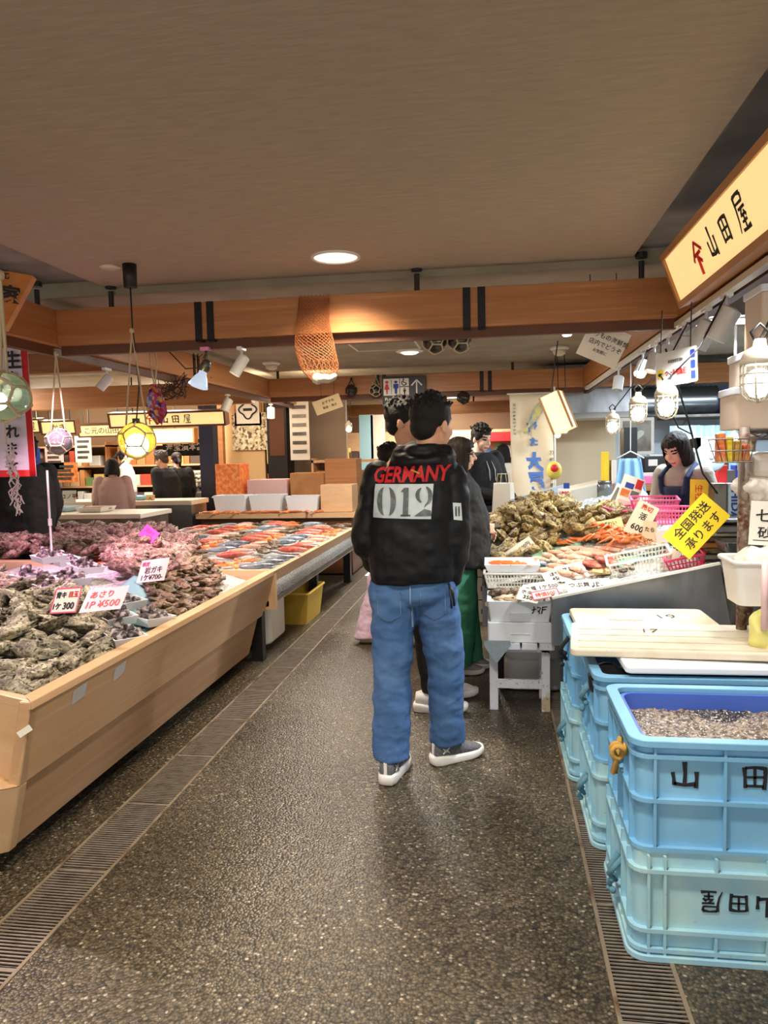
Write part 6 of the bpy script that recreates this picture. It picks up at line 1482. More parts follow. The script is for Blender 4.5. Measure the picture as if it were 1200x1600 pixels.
for i, (z0, z1) in enumerate(((0, .2), (.2, .4), (.4, .56))):
    t = thing('foam_box', ['bottom', 'middle', 'top'][i]+' grey-white foam box of the stack on the floor beyond the stool', 'box', (-.18, 6.7, z0)); foambox(t, -.34, -.03, 6.5, 6.85, z0+.003, z1-.003, False, 'foamg', False); MB().box(-.13, -.09, 6.495, 6.51, (z0+z1)/2-.02, (z0+z1)/2+.02).build('grip_hole', 'black', t)

# price cards over the seafood
def scard(px, py, wd, ht, lines, label, up=.05, **kw):
    p = onS(px, py, up); return card(px, py, p.y, wd, ht, lines, label, **kw)
scard(848, 812, .075, .105, [('500', 0, -.1, .25), ('生', 0, .25, .22)], 'small cream card on a white stick stuck in the large oyster heap', .12, mat='lam', roll=-.35, stick=.08)
scard(803, 864, .30, .075, [('殻付き 1ケ 300円', 0, 0, .42)], 'long white card leaning on ice in front of the large oyster heap', .04, roll=.62, tilt=.4)
scard(777, 872, .10, .05, [('300', 0, 0, .5)], 'tiny white card on ice left of the long leaning card', .03, roll=.6)
scard(954, 822, .16, .09, [('ずわい', 0, .2, .3), ('1980', 0, -.2, .3)], 'yellowish card propped over the orange crabs', .10, mat=pm('straw card', lin(240, 232, 178), .5), roll=.2)
scard(868, 900, .14, .09, [('ほや', 0, .2, .3), ('450', 0, -.2, .3)], 'white card at the corner of the lattice basket', .03, roll=.35, tilt=.8)
scard(893, 893, .17, .12, [('371', -.2, .15, .32), ('318', .2, -.1, .32)], 'white card with black numbers lying below the squid', .03, roll=.3, tilt=.9)
scard(935, 924, .18, .07, [('ムール貝', 0, 0, .45)], 'white card flat near the front edge of the stand', .02, roll=.15, tilt=.9) if False else None
scard(845, 918, .19, .08, [('赤貝 1ケ500', 0, 0, .42)], 'white card sloping over the rim of the upper foam box', .05, roll=.22, tilt=.9)
scard(826, 930, .12, .09, [('ホタテ', 0, .2, .3), ('350', 0, -.2, .3)], 'white card resting on the cream scallops', .04, roll=-.3, tilt=.9)
scard(852, 928, .15, .06, [('特価500', 0, 0, .5, 'red')], 'pink-red edged card beside the foam box corner', .03, roll=.25, tilt=.9, border='pinkink')
scard(920, 915, .24, .10, [('つぶ貝 1P', -.1, .1, .35), ('500', .2, -.2, .35)], 'clear-edged white card on the front lip of the steel stand', .02, roll=.1, tilt=1.0)
scard(1002, 812, .13, .22, [('売切', 0, .36, .16, 'red'), ('活', 0, .1, .2), ('600', 0, -.25, .18)], 'tall cream card with red heading standing over the crabs', .16, mat='lam', roll=-.5, tilt=.2)
scard(1014, 836, .08, .17, [('たら', 0, .2, .16), ('500', 0, -.2, .14)], 'beige handwritten card standing in front of the tall cream card', .08, mat=pm('beige card', lin(232, 204, 172), .6), roll=-.15, tilt=.2)
scard(1060, 857, .06, .14, [('350', 0, 0, .2)], 'narrow white card stuck by the pale pink tray', .08, roll=-.6, tilt=.2)
for px, py, Y, wd, ht, ro, lab, ls in ((1092, 776, 4.55, .10, .20, -.05, 'narrow orange-yellow card standing upright behind the large yellow card', [('生牡蠣', 0, 0, .22, 'red', -PI/2)]), (1088, 822, 4.1, .31, .18, .82, 'large yellow card with two lines of black writing leaning beside the scale', [('全国発送', .02, .22, .32), ('承ります', .02, -.22, .30)])):
    card(px, py, Y, wd, ht, ls, lab, mat='papery' if wd > .1 else pm('orange card', lin(244, 190, 40), .55), roll=ro, tilt=.15)
# flyers leaning on the stand
for px, py, Y, wd, ht, ro, lab, cols in ((983, 772, 5.5, .15, .26, -.35, 'colourful flyer with red and blue pictures leaning left of the clerk', 1), (958, 782, 5.6, .06, .26, -.5, 'narrow grey flyer beside the colourful flyer', 0)):
    t = card(px, py, Y, wd, ht, [], lab, roll=ro, tilt=.2, cat='flyer', name='flyer'); p = atY(px, py, Y); m = Matrix.Translation(p) @ Matrix.Rotation(PI/2-.2, 4, 'X') @ Matrix.Rotation(ro, 4, 'Z')
    if cols:
        for c_, x0, x1, y0, y1 in (('red', .15, .46, .2, .46), ('navy', -.3, .1, .15, .3), ('fisho', -.4, .0, -.1, .1), ('steeld', .05, .42, -.12, .12), ('peach', -.4, .4, -.42, -.2)): MB().box(x0*wd, x1*wd, y0*ht, y1*ht, .0, .001, m).build('picture', c_, t)
    else: MB().box(-.3*wd, .3*wd, -.4*ht, .4*ht, 0, .001, m).build('picture', 'steeld', t)

# ------------------------------------------------------------------ caged lamps and spotlights on the right
def cagelamp(px, py, Y, s, label, top=None, pw=4):
    c = atY(px, py, Y); t = thing('caged_lamp', label, 'lamp', c); mm = Matrix.Translation(c) @ Matrix.Scale(s, 4)
    MB().lathe([(.001, .125), (.02, .125), (.024, .10), (.05, .085), (.064, .055), (.066, .035), (.05, .035)], mm, 24).build('cap', 'cream', t, True)
    MB().lathe([(.045, .035), (.045, -.05), (.030, -.078), (.001, -.085)], mm, 20, False).build('glass', pm('lamp glass', (1, 1, 1), .05, trans=.95), t, True)
    MB().ell(mm @ V((0, 0, -.015)), (.028*s, .028*s, .036*s)).build('bulb', 'bulbw', t, True)
    b = MB()
    for k in range(4):
        a = PI*k/4+.3; b.tube([mm @ V(p) for p in [(.062*math.cos(a)*f, .062*math.sin(a)*f, z) for f, z in ((1, .04), (1, -.04), (.9, -.068), (.6, -.09), (0, -.10), (-.6, -.09), (-.9, -.068), (-1, -.04), (-1, .04))]], .0038*s, 6)
    for z in (.0, -.035): b.tube([mm @ V((.062*math.cos(a), .062*math.sin(a), z)) for a in [2*PI*i/20 for i in range(20)]], .0035*s, 6, True)
    b.build('cage', 'cream', t, True)
    tp = V(top) if top is not None else V((c.x, c.y, ZC-.05))
    MB().tube([mm @ V((0, 0, .12)), c.lerp(tp, .5)+V((.012, 0, 0)), tp], .0045, 6).tube([mm @ V((.015, 0, .12)), mm @ V((.03, 0, .15)), mm @ V((0, 0, .18)), mm @ V((-.03, 0, .15)), mm @ V((-.015, 0, .12))], .006*s, 6).build('cord', 'black', t, True)
    light('POINT', c-V((0, 0, .02)), pw, (1, .86, .62), .05)
cagelamp(1041, 628, 3.75, .82, 'caged white lamp hanging in front of the silver duct', (1.08, 3.75, 2.2))
cagelamp(997, 640, 4.55, .80, 'caged white lamp, second in the hanging row, above the black printer', (1.10, 4.55, 2.2))
cagelamp(957, 662, 5.7, .78, 'caged white lamp, third in the hanging row, before the grey hood', (1.10, 5.7, 2.2))
cagelamp(1186, 585, 2.75, .95, 'large caged lamp at the right edge in front of the foam boxes', (1.0, 2.75, 2.23))
cagelamp(882, 668, 8.6, .74, 'small caged lamp near the fish banner, right of a pair', None, 4)
cagelamp(871, 676, 8.9, .70, 'small caged lamp near the fish banner, left of a pair', None, 3)
for px, py, Y, L_, r, d, lab, lit in ((1128, 466, 3.78, .16, .052, (-.45, .15, -.85), 'big white track spotlight under the sign end, nearest of the row', 'cream'), (1088, 496, 4.12, .15, .05, (-.35, .25, -.8), 'big white track spotlight, second of the row beside the sign end', 'cream'),
        (1037, 527, 4.6, .13, .045, (-.1, .1, -1), 'white track spotlight left of the delivery sign', 'cream'), (1014, 543, 5.0, .13, .045, (-.25, -.2, -.9), 'white track spotlight, fourth of the row, lens toward the stand', 'cream'), (993, 556, 5.4, .13, .045, (-.3, -.2, -.9), 'white track spotlight above the second caged lamp', 'lens'),
        (974, 565, 5.8, .12, .045, (-.4, -.5, -.8), 'brightly lit track spotlight glaring near the far end of the row', 'bulbw'), (937, 588, 6.9, .13, .045, (-.15, -.2, -1), 'white track spotlight farthest along the right track, in front of the hood', 'cream')):
    p = atY(px, py, Y); tracklamp((XR+.01, Y, 2.2), d, L_, r, lab, 'white', lit, stem=.09)
q = atY(1056, 574, 3.9); t = thing('delivery_sign', 'white hanging delivery sign with yellow round mark and red characters', 'sign', q)
m = Matrix.Translation(q) @ Matrix.Rotation(rad(-54), 4, 'Z') @ Matrix.Rotation(PI/2, 4, 'X') @ Matrix.Rotation(rad(3), 4, 'Z')
MB().prism(rrect(-.125, .125, -.085, .085, .01), -.004, 0, m).build('board', 'white', t)
b = MB(); b.lathe([(.024, 0), (.024, .001), (.001, .0012)], m @ Matrix.Translation((-.095, -.02, .0)), 18).build('yellow_disc', 'papery', t); b = MB(); b.prism([(.014*math.cos(a), .009*math.sin(a)) for a in [2*PI*i/10 for i in range(10)]], .001, .002, m @ Matrix.Translation((-.097, -.024, 0))); b.build('black_mark', 'ink', t)
b = MB(); text(b, 'クール宅急便', m @ Matrix.Translation((.0, -.02, .001)), .032, .13, weight=.03); b.build('red_lettering', 'red', t); b = MB(); text(b, 'おまかせ下さい', m @ Matrix.Translation((.0, .035, .001)), .016, .09); b.build('lettering', 'steeld', t)
b = MB()
for k in range(3): b.prism(rrect(.088, .115, -.07+.05*k, -.03+.05*k, .006), 0, .001, m)
b.build('blue_icons', 'navy', t); [MB().tube([m @ V((x, .085, 0)), m @ V((x, .3, -.02))], .003).build('cord', 'black', t) for x in (-.09, .09)]
t = thing('power_cable', 'long black cable running down from the delivery sign past the clerk to the scale', 'cable', atY(1110, 700, 4.2))
MB().tube([atY(x, y, Y) for x, y, Y in ((1040, 545, 3.95), (1058, 600, 4.0), (1076, 660, 4.1), (1084, 690, 4.2), (1098, 740, 4.3), (1120, 770, 4.4), (1130, 782, 4.45))], .0052).build('cable', 'black', t, True); MB().tube([atY(x, y, Y) for x, y, Y in ((1046, 640, 4.0), (1060, 668, 4.1), (1080, 678, 4.2))], .004).build('branch_cable', 'black', t, True)
mb = MB(); a = atY(1082, 685, 4.19); mb.cyl(a, a+V((.01, 0, -.05)), .016); mb.build('plug', 'black', t)
t = thing('tube_light', 'white fluorescent tube fitting on the ceiling over the work area', 'ceiling light', (1.75, 5.6, 2.35)); MB().box(1.05, 2.45, 5.52, 5.68, 2.38, ZC-.045).build('housing', 'steeld', t); MB().cyl((1.1, 5.6, 2.35), (2.4, 5.6, 2.35), .018).build('tube', pm('lit tube', (1, 1, 1), .4, emit=((.85, .94, 1), 7)), t, True)

# ------------------------------------------------------------------ rack at the right edge
rk = thing('wire_rack', 'rusty metal rack with shelves of foam boxes and bags at the right edge', 'rack', (1.15, 3.3, 0))
px_ = atY(1161, 800, 3.2).x
for x, y in ((px_, 3.2), (px_+.20, 3.75), (px_+.9, 3.2), (px_+.9, 3.75)): MB().cyl((x, y, 0), (x, y, 1.56), .021, n=14).build('post', 'rust', rk, True)
for z in (1.0, 1.545):
    b = MB()
    for k in range(12): b.cyl((px_+.20*k/11, 3.2+.55*k/11, z), (px_+.9, 3.2+.55*k/11, z), .004, n=6)
    for y in (3.2, 3.75):
        for zz in (z-.03, z): b.cyl((px_+.2*(y > 3.5), y, zz), (px_+.9, y, zz), .005, n=6)
        for k in range(3 if y > 3.5 else 0, 14): b.cyl((px_+.065*k, y, z-.03 if k % 2 else z), (px_+.065*(k+1), y, z if k % 2 else z-.03), .003, n=6)
    b.build('wire_shelf', 'steeld', rk)
for i, (x0, x1, z0, z1, lab) in enumerate(((px_-.035, px_+.40, 1.55, 1.72, 'large beige foam box on top of the rusty rack'), (px_+.0, px_+.40, 1.725, 1.86, 'second beige foam box stacked on the rusty rack'), (px_+.06, px_+.40, 1.865, 2.12, 'tall pale foam box at the top of the rack stack'))):
    t = thing('foam_box', lab, 'box', ((x0+x1)/2, 3.45, z0)); MB().prism(rrect(x0, x1, 3.20, 3.42, .015), z0, z1-.03).build('box_body', pm('beige foam', lin(226, 206, 186), .75), t, False, .005); MB().prism(rrect(x0-.006, x1+.006, 3.194, 3.426, .015), z1-.03, z1).build('lid', 'foam', t, False, .004)
t = thing('wire_basket', 'small wire basket of yellow and orange packets fixed to the rusty post', 'basket', (px_-.07, 3.16, 1.32)); b = MB()
c_ = atY(1144, 704, 3.12); bx = [(c_.x-.07, c_.x+.07, 3.07, 3.17)]
for z, f in ((-.045, .8), (0, .9), (.045, 1.0)): b.tube([V((c_.x+x*.075*f, 3.12+y*.055*f, c_.z+z)) for x, y in ((-1, -1), (1, -1), (1, 1), (-1, 1))], .003, 6, True)
for k in range(6):
    for s_ in (-1, 1): b.tube([V((c_.x-.06*.8+.12*.8*k/5, 3.12+s_*.044, c_.z-.045)), V((c_.x-.075+.15*k/5, 3.12+s_*.055, c_.z+.045))], .002, 5)
b.build('wires', 'steeld', t)
for k, (dx, mt) in enumerate(((-.045, 'fisho'), (-.015, 'papery'), (.015, 'ropey'), (.045, 'fisho'))): tag(MB().box(c_.x+dx-.013, c_.x+dx+.013, 3.09, 3.15, c_.z-.042, c_.z+.07-.015*k).build('packet', mt, None, False, .005), ['orange packet at the left end of the wire basket', 'bright yellow packet standing in the wire basket', 'ochre packet standing in the wire basket', 'orange packet at the right end of the wire basket'][k], 'packet')
def bagblob(name, ells, mat, label, cr=.012, txt=None, vox=.008):
    mb = MB()
    for c, r in ells: mb.ell(c, r)
    me = remesh(mb, vox, 3); crumple(me, cr, (16, 16, 16)); me.name = name; o = link(name, me, mat, None, Matrix.Identity(4), True); return tag(o, label, 'bag')
M['bagw'] = pm('milky plastic bag', lin(232, 222, 208), .3, bump=(40, .5, .01))
c_ = atY(1185, 725, 3.3); mb = MB(); mb.box(c_.x-.055, c_.x+.2, 3.2, 3.42, c_.z-.055, c_.z+.05); o = tag(mb.build('white_bundle', 'bagw', None, False, .03), 'white bundle with red writing at the right edge on the rack', 'bundle')
b = MB(); text(b, 'V', frame(c_+V((.035, -.102, .0)), (1, 0, 0), (0, 0, 1)), .075, weight=-.005); b.build('lettering', 'red', o)
c_ = atY(1172, 762, 3.25); bagblob('plastic_bag', [(c_, (.075, .09, .05)), (c_+V((.09, 0, -.01)), (.09, .1, .055)), (c_+V((.02, -.02, -.01)), (.08, .06, .055))], 'bagw', 'crumpled clear plastic bag under the bundle with red writing', .02)
c_ = atY(1200, 818, 3.05); t = thing('notice', 'white notice with black characters hanging on the rusty rack', 'sign', c_); m = Matrix.Translation(c_) @ Matrix.Rotation(rad(-4), 4, 'Z') @ Matrix.Rotation(PI/2, 4, 'X') @ Matrix.Rotation(rad(-3), 4, 'Z')
MB().box(-.065, .20, -.085, .085, -.002, 0, m).build('card', 'paper', t); b = MB(); text(b, '七尾産', m @ Matrix.Translation((.04, .03, .001)), .05, .17); text(b, '砂抜済', m @ Matrix.Translation((.05, -.035, .001)), .045, .17); b.box(-.05, .19, -.068, -.065, 0, .001, m).build('lettering', 'ink', t)
c_ = atY(1180, 905, 3.05); t = thing('hanging_basket', 'white plastic basket full of clear bags hung on the rusty post', 'basket', c_); b = MB().add(*hollow(c_.x-.10, c_.x+.20, 2.95, 3.17, c_.z-.09, c_.z+.075, .03, .006)); b.build('basket_body', 'whitepl', t, 'auto'); MB().tube([V((x, y, c_.z+.077)) for x, y in rrect(c_.x-.105, c_.x+.205, 2.945, 3.175, .03, 3)], .009, 6, True).build('rim', 'whitepl', t, True)
bagblob('plastic_bag', [(c_+V((.0, 0, .06)), (.07, .08, .06)), (c_+V((.10, 0, .09)), (.08, .08, .07))], 'bagw', 'clear crumpled bag sticking out of the hanging white basket', .02)
c_ = atY(1190, 985, 2.95); bagblob('glove_bag', [(c_, (.05, .04, .09)), (c_+V((.07, 0, -.02)), (.06, .05, .09)), (c_+V((.04, -.02, -.09)), (.05, .04, .05))], pm('yellow green film', lin(222, 216, 130), .35), 'yellow-green bag hanging below the white basket at the right edge', .012)
b = MB(); c_ = atY(1195, 930, 2.9); tag(MB().cyl(c_+V((0, 0, -.13)), c_+V((0, 0, .13)), .012).build('pink_tool', 'peach', None, True), 'pale pink tool hanging at the right edge', 'tool')

# ------------------------------------------------------------------ work area behind the stand
hd = thing('range_hood', 'grey box-shaped range hood over the work area', 'hood', (1.0, 7.0, 1.9)); a, b_ = atY(852, 655, 9.75), atY(984, 608, 9.75)
MB().box(a.x, b_.x, 9.75, 10.35, a.z+.06, 2.55).build('box', 'steel', hd); MB().hexa([V((a.x-.2, 9.5, a.z-.01)), V((b_.x, 9.5, a.z-.01)), V((b_.x, 10.35, a.z-.01)), V((a.x-.2, 10.35, a.z-.01)), V((a.x, 9.75, a.z+.07)), V((b_.x, 9.75, a.z+.07)), V((b_.x, 10.35, a.z+.07)), V((a.x, 10.35, a.z+.07))]).build('skirt', 'whitepl', hd)
tag(MB().box(atY(826, 600, 9.8).x, a.x-.005, 9.8, 10.1, 0, 2.5).build('wood_screen', 'pine', None), 'pale wood screen beside the grey range hood', 'screen')
ct = thing('next_stall_counter', 'white sloping side of the next stall, behind the large oyster heap', 'counter', (.5, 6.8, 0))
q = [atY(800, 795, 6.75), atY(930, 795, 6.75), atY(925, 758, 6.75), atY(800, 772, 6.75)]
MB().hexa([V((q[0].x, 6.7, .3)), V((.95, 6.7, .3)), V((.95, 7.3, .3)), V((q[0].x, 7.3, .3)), V((q[0].x, 6.7, 1.03)), V((.95, 6.7, 1.2)), V((.95, 7.3, 1.2)), V((q[0].x, 7.3, 1.03))]).build('body', 'cream', ct, False, .006)
m = frame(((q[0].x+.24), 6.695, 1.095), (1, 0, .27), (0, 0, 1)); MB().box(-.25, .22, -.02, .035, -.02, .0, m).build('name_board', pm('pale blue board', lin(214, 228, 238), .4), ct); b = MB(); text(b, '元祖海鮮焼', m @ Matrix.Translation((.02, .008, .001)), .026, .2, weight=.03); b.build('lettering', 'navy', ct)
def simple(fn, name, mat, label, cat, bev=.004, sm=False):
    mb = MB(); fn(mb); return tag(mb.build(name, mat, None, sm, bev), label, cat)
p = atY(945, 775, 6.3); t = thing('glass_jar', 'tall glass jar of pale green liquid behind the smaller oyster heap', 'jar', p); MB().lathe([(.055, -.10), (.058, -.05), (.058, .06), (.001, .06)], Matrix.Translation(p), 24).build('liquid', pm('pale green drink', lin(196, 206, 150), .3), t, True); MB().lathe([(.06, -.105), (.062, .09), (.05, .10)], Matrix.Translation(p), 24, False).build('glass', 'glassc', t, True); MB().lathe([(.055, .10), (.055, .125), (.001, .125)], Matrix.Translation(p), 24).build('lid', 'steeld', t, True)
simple(lambda m_: m_.box(p.x-.3, p.x+.15, 6.15, 6.45, .5, p.z-.108), 'jar_stand', 'whitepl', 'white block the glass jar stands on', 'stand')
p = atY(882, 778, 6.2); t = thing('price_block', 'blue card holder with handwritten price on the white counter side', 'price card', p); MB().box(p.x-.05, p.x+.05, 6.2, 6.21, p.z-.0, p.z+.075).build('card', 'paper', t); MB().box(p.x-.06, p.x+.06, 6.17, 6.25, p.z-.03, p.z).build('foot', 'navy', t); MB().box(p.x-.005, p.x+.04, 6.2, 6.23, p.z+.075, p.z+.12).build('clip', 'navy', t); b = MB(); text(b, '1800', frame((p.x, 6.198, p.z+.04), (1, 0, 0), (0, 0, 1)), .03); b.build('lettering', 'prred', t)
dsk = thing('cash_desk', 'brown wooden cash desk behind the next stall counter', 'desk', (1.1, 7.2, 0)); a = atY(880, 758, 7.1); MB().box(.98, 1.75, 7.05, 7.7, a.z-.06, a.z).build('desk_top', 'beam', dsk); MB().box(1.0, 1.72, 7.1, 7.68, 0, a.z-.06).build('cabinet', 'beamdark', dsk)
zd = a.z
for x0, w_, y0, h_, mt, nm, lab, ct_ in ((.80, .05, 7.2, .30, 'papery', 'yellow_folder', 'tall yellow folder standing at the left of the cash desk', 'folder'), (.87, .04, 7.15, .22, 'paper', 'paper_stack', 'upright white papers standing on the cash desk', 'papers'), (1.0, .12, 7.3, .52, 'black', 'speaker_box', 'tall black box at the back of the cash desk', 'box'), (1.15, .26, 7.2, .10, 'paper', 'paper_tray', 'flat stack of white papers under the black printer', 'papers'), (.93, .28, 7.06, .07, 'pinkpl', 'order_box', 'low pink box at the front edge of the cash desk', 'box')):
    simple(lambda m_: m_.box(x0+.2, x0+.2+w_, y0, y0+.18, zd+.002, zd+h_), nm, mt, lab, ct_)
pr_ = thing('receipt_printer', 'black receipt printer with a white label on the stacked papers', 'printer', (1.28, 7.29, zd+.10)); MB().box(1.36, 1.60, 7.2, 7.38, zd+.102, zd+.25).build('body', 'black', pr_, False, .012); MB().box(1.40, 1.48, 7.195, 7.2, zd+.16, zd+.22).build('label', 'paper', pr_); MB().box(1.42, 1.58, 7.22, 7.36, zd+.25, zd+.262).build('receipt', 'paper', pr_)
hs = thing('phone_handset', 'black handset leaning on the front of the cash desk', 'handset', (1.36, 7.05, zd)); MB().bar((1.48, 7.12, zd+.14), (1.62, 7.03, zd+.01), .05, .03).build('body', 'black', hs, False, .008)
fr_ = thing('picture_frame', 'framed picture with a pale heart above the black printer', 'picture', (1.32, 7.6, zd+.3)); MB().box(1.2, 1.52, 7.55, 7.58, zd+.27, zd+.62).build('frame', 'whitepl', fr_); MB().box(1.34, 1.37, 7.56, 7.60, zd, zd+.3).build('prop_leg', 'whitepl', fr_); MB().box(1.23, 1.49, 7.54, 7.55, zd+.30, zd+.59).build('backing', 'steeld', fr_)
b = MB(); mh = frame((1.36, 7.535, zd+.46), (1, 0, 0), (0, 0, 1)); b.prism([(.065*math.sin(t_)**3, .055*(.81*math.cos(t_)-.31*math.cos(2*t_)-.125*math.cos(3*t_))) for t_ in [2*PI*i/28 for i in range(28)]], 0, .004, mh); b.build('heart', pm('pale heart', lin(206, 214, 196), .5), fr_)
wp = thing('wall_shelf', 'long dark wall shelf carrying the duct and blue bin over the work area', 'shelf', (2.0, 7.5, 1.7)); z_ = atY(1080, 648, 9.7).z; XA, XB, XC = atY(1045, 620, 9.9).x, atY(1120, 620, 9.9).x, atY(1158, 620, 9.9).x
MB().box(XA, XC+.5, 9.6, 10.58, z_-.03, z_).build('board', 'steeld', wp)
for x in (XA+.2, XC): MB().bar((x, 9.7, z_-.03), (x, 10.58, z_-.25), .02, .02).build('bracket', 'steeld', wp)
dc = thing('silver_duct', 'silver flexible duct lying along the wall shelf', 'duct', (1.9, 7.4, z_)); b = MB(); x_ = XA-.6; prof = []
while x_ < XB: prof += [x_]; x_ += .03
b.tube([V((x, 9.95, z_+.185)) for x in prof], [.175+.008*(i % 2) for i in range(len(prof))], 24); b.build('hose', pm('silver foil', lin(170, 180, 186), .25, .9), dc, True)
bb = thing('blue_bin', 'bright blue plastic bin on the wall shelf right of the silver duct', 'bin', (2.4, 7.4, z_)); MB().add(*hollow(XB+.03, XC, 9.65, 10.1, z_+.002, z_+.30, .03, .008)).build('bin_body', 'tub', bb, 'auto'); MB().tube([V((x, y, z_+.295)) for x, y in rrect(XB+.022, XC+.008, 9.642, 10.108, .03, 3)], .012, 6, True).build('rim', 'tub', bb, True)
ap = thing('hanging_apron', 'pale blue apron on a white hanger behind the stand', 'apron', atY(985, 745, 6.5)); c_ = atY(985, 735, 6.5)
MB().grid(lambda u, v: c_+V(((u-.5)*(.17+.12*v), .02*math.sin(u*16)+.01, .10-.38*v)), 24, 12, V((0, .006, 0))).build('cloth', pm('pale blue cloth', lin(150, 190, 224), .8), ap, True); MB().tube([c_+V((-.11, 0, .10)), c_+V((0, 0, .16)), c_+V((.11, 0, .10))], .006).tube([c_+V((0, 0, .16)), c_+V((0, 0, .2)), V((c_.x, c_.y, ZC-.05))], .004).build('hanger', 'white', ap, True)
for px, w_, col, lab in ((1070, .26, (178, 194, 206), 'long grey-blue curtain behind the clerk at the left of the work area'), (1108, .22, (160, 186, 214), 'pale blue curtain panel right of the clerk'), (1138, .22, (146, 178, 222), 'brighter blue curtain panel near the rusty post')):
    c_ = atY(px, 720, 9.4); tag(MB().grid(lambda u, v: c_+V(((u-.5)*w_*1.3, .03*math.sin(u*14+px), .42-1.75*v)), 30, 10, V((0, .006, 0))).build('curtain', pm('curtain '+str(px), lin(*col), .7), None, True), lab, 'curtain')
fn_ = thing('wall_fan', 'round white fan behind the clerk to her right', 'fan', atY(1110, 718, 6.6)); c_ = atY(1110, 715, 6.6); mm = Matrix.Translation(c_) @ Matrix.Rotation(rad(80), 4, 'X'); MB().lathe([(.001, .03), (.05, .035), (.115, .02), (.125, 0), (.115, -.02), (.001, -.03)], mm, 32).build('face', pm('pale disc', lin(196, 210, 218), .4), fn_, True); MB().lathe([(.02, .03), (.02, .045), (.001, .045)], mm, 14).build('hub', 'white', fn_, True); MB().cyl(c_+V((0, .05, -.1)), c_+V((0, .05, -.5)), .015).build('stand', 'white', fn_)
lp = thing('hanging_bulb', 'small lit bulb on a white cord near the rusty post', 'lamp', atY(1147, 683, 6.0)); c_ = atY(1147, 683, 6.0); MB().ell(c_, (.03, .03, .035)).build('bulb', 'bulbw', lp, True); MB().cyl(c_+V((0, 0, .03)), V((c_.x, c_.y, 2.58)), .01).build('cord', 'white', lp)
fs_ = thing('freezer', 'pale blue-grey chest freezer behind the clerk', 'freezer', (1.75, 7.0, 0)); MB().box(1.9, 2.9, 7.8, 8.4, .02, 1.0).build('body', pm('pale freezer', lin(190, 206, 212), .4), fs_, False, .02); MB().box(1.89, 2.91, 7.78, 8.41, 1.005, 1.06).build('lid', 'white', fs_, False, .015)
for k, (x, c1) in enumerate(((1.50, 'paper'), (1.62, 'red'), (1.70, 'steeld'), (1.78, 'navy'), (1.30, 'whitepl'))): simple(lambda m_: m_.box(x+.6, x+.69, 7.95, 8.1, 1.062, 1.25+.05*(k % 2)), 'carton', c1, ['white carton on the freezer behind the clerk', 'red carton on the freezer behind the clerk', 'grey carton on the freezer behind the clerk', 'navy carton on the freezer behind the clerk', 'cream carton at the left end of the freezer'][k], 'carton')
for k, px in enumerate((1075, 1100)):
    c_ = atY(px, 694, 9.0); simple(lambda m_: m_.box(c_.x-.12, c_.x+.12, 8.9, 9.15, c_.z-.09, c_.z+.08), 'storage_box', 'whitepl', ['white storage box on a ledge behind the clerk’s head', 'white storage box on a ledge beside the round fan'][k].replace('’', "'"), 'box')
c_ = atY(1090, 704, 9.0); simple(lambda m_: m_.box(c_.x-.4, c_.x+.35, 8.85, 9.25, c_.z-.06, c_.z-.035).box(c_.x-.38, c_.x-.34, 9.0, 9.04, 0, c_.z-.06).box(c_.x+.3, c_.x+.34, 9.0, 9.04, 0, c_.z-.06), 'ledge_shelf', 'steeld', 'narrow grey ledge shelf on the wall behind the clerk', 'shelf')

# ------------------------------------------------------------------ tall fish banner
t = thing('fish_banner', 'tall cream banner with a blue painted fish and big blue brushed characters', 'banner', (.4, 9.1, 0)); Yb = 9.1
b0, b1 = atY(797, 800, Yb), atY(796, 617, Yb); wd = atY(862, 640, Yb).x-b0.x; H0 = b0.z-.6
bf = lambda x, z, dy=0: V((b1.x+.03*(b1.z-z)*.6+x, Yb+.02*math.sin(x*14+z*3)+dy, z))
MB().grid(lambda u, v: bf(u*wd, H0+(b1.z-H0)*v), 16, 30, V((0, .003, 0))).build('cloth', pm('cream banner cloth', lin(232, 218, 192), .8, var=[(2, .4, .6, lin(226, 208, 178))]), t, True)
MB().cyl((b1.x+wd+.03, Yb+.02, .02), (b1.x+wd+.03, Yb+.02, b1.z+.08), .014).build('pole', 'whitepl', t); MB().cyl((b1.x-.03, Yb+.01, b1.z+.01), (b1.x+wd+.05, Yb+.01, b1.z+.01), .01).build('cross_bar', 'whitepl', t); MB().box(b1.x+wd-.15, b1.x+wd+.2, Yb-.15, Yb+.2, 0, .05).build('foot', 'steeld', t)
M['blueink'] = pm('blue brush ink', lin(84, 124, 196), .7)
cz = lambda py: atY(830, py, Yb).z
b = MB()
for ch, py, s_ in (('ぴ', 668, .16), ('た', 690, .10), ('大', 722, .24), ('尾', 752, .22), ('の', 790, .20)): text(b, ch, frame(bf(.27, cz(py), -.012), (1, 0, 0), (0, 0, 1)), s_, weight=.05)
b.build('blue_lettering', 'blueink', t)
b = MB()
for i, ch in enumerate('ヨ川の鮮魚のさかな'): text(b, ch, frame(bf(.05, cz(632+5.6*i), -.012), (1, 0, 0), (0, 0, 1)), .03)
for i, ch in enumerate('刀祢鹿児島縣産'): text(b, ch, frame(bf(.47, cz(708+10*i), -.012), (1, 0, 0), (0, 0, 1)), .045)
b.build('small_lettering', 'steeld', t)
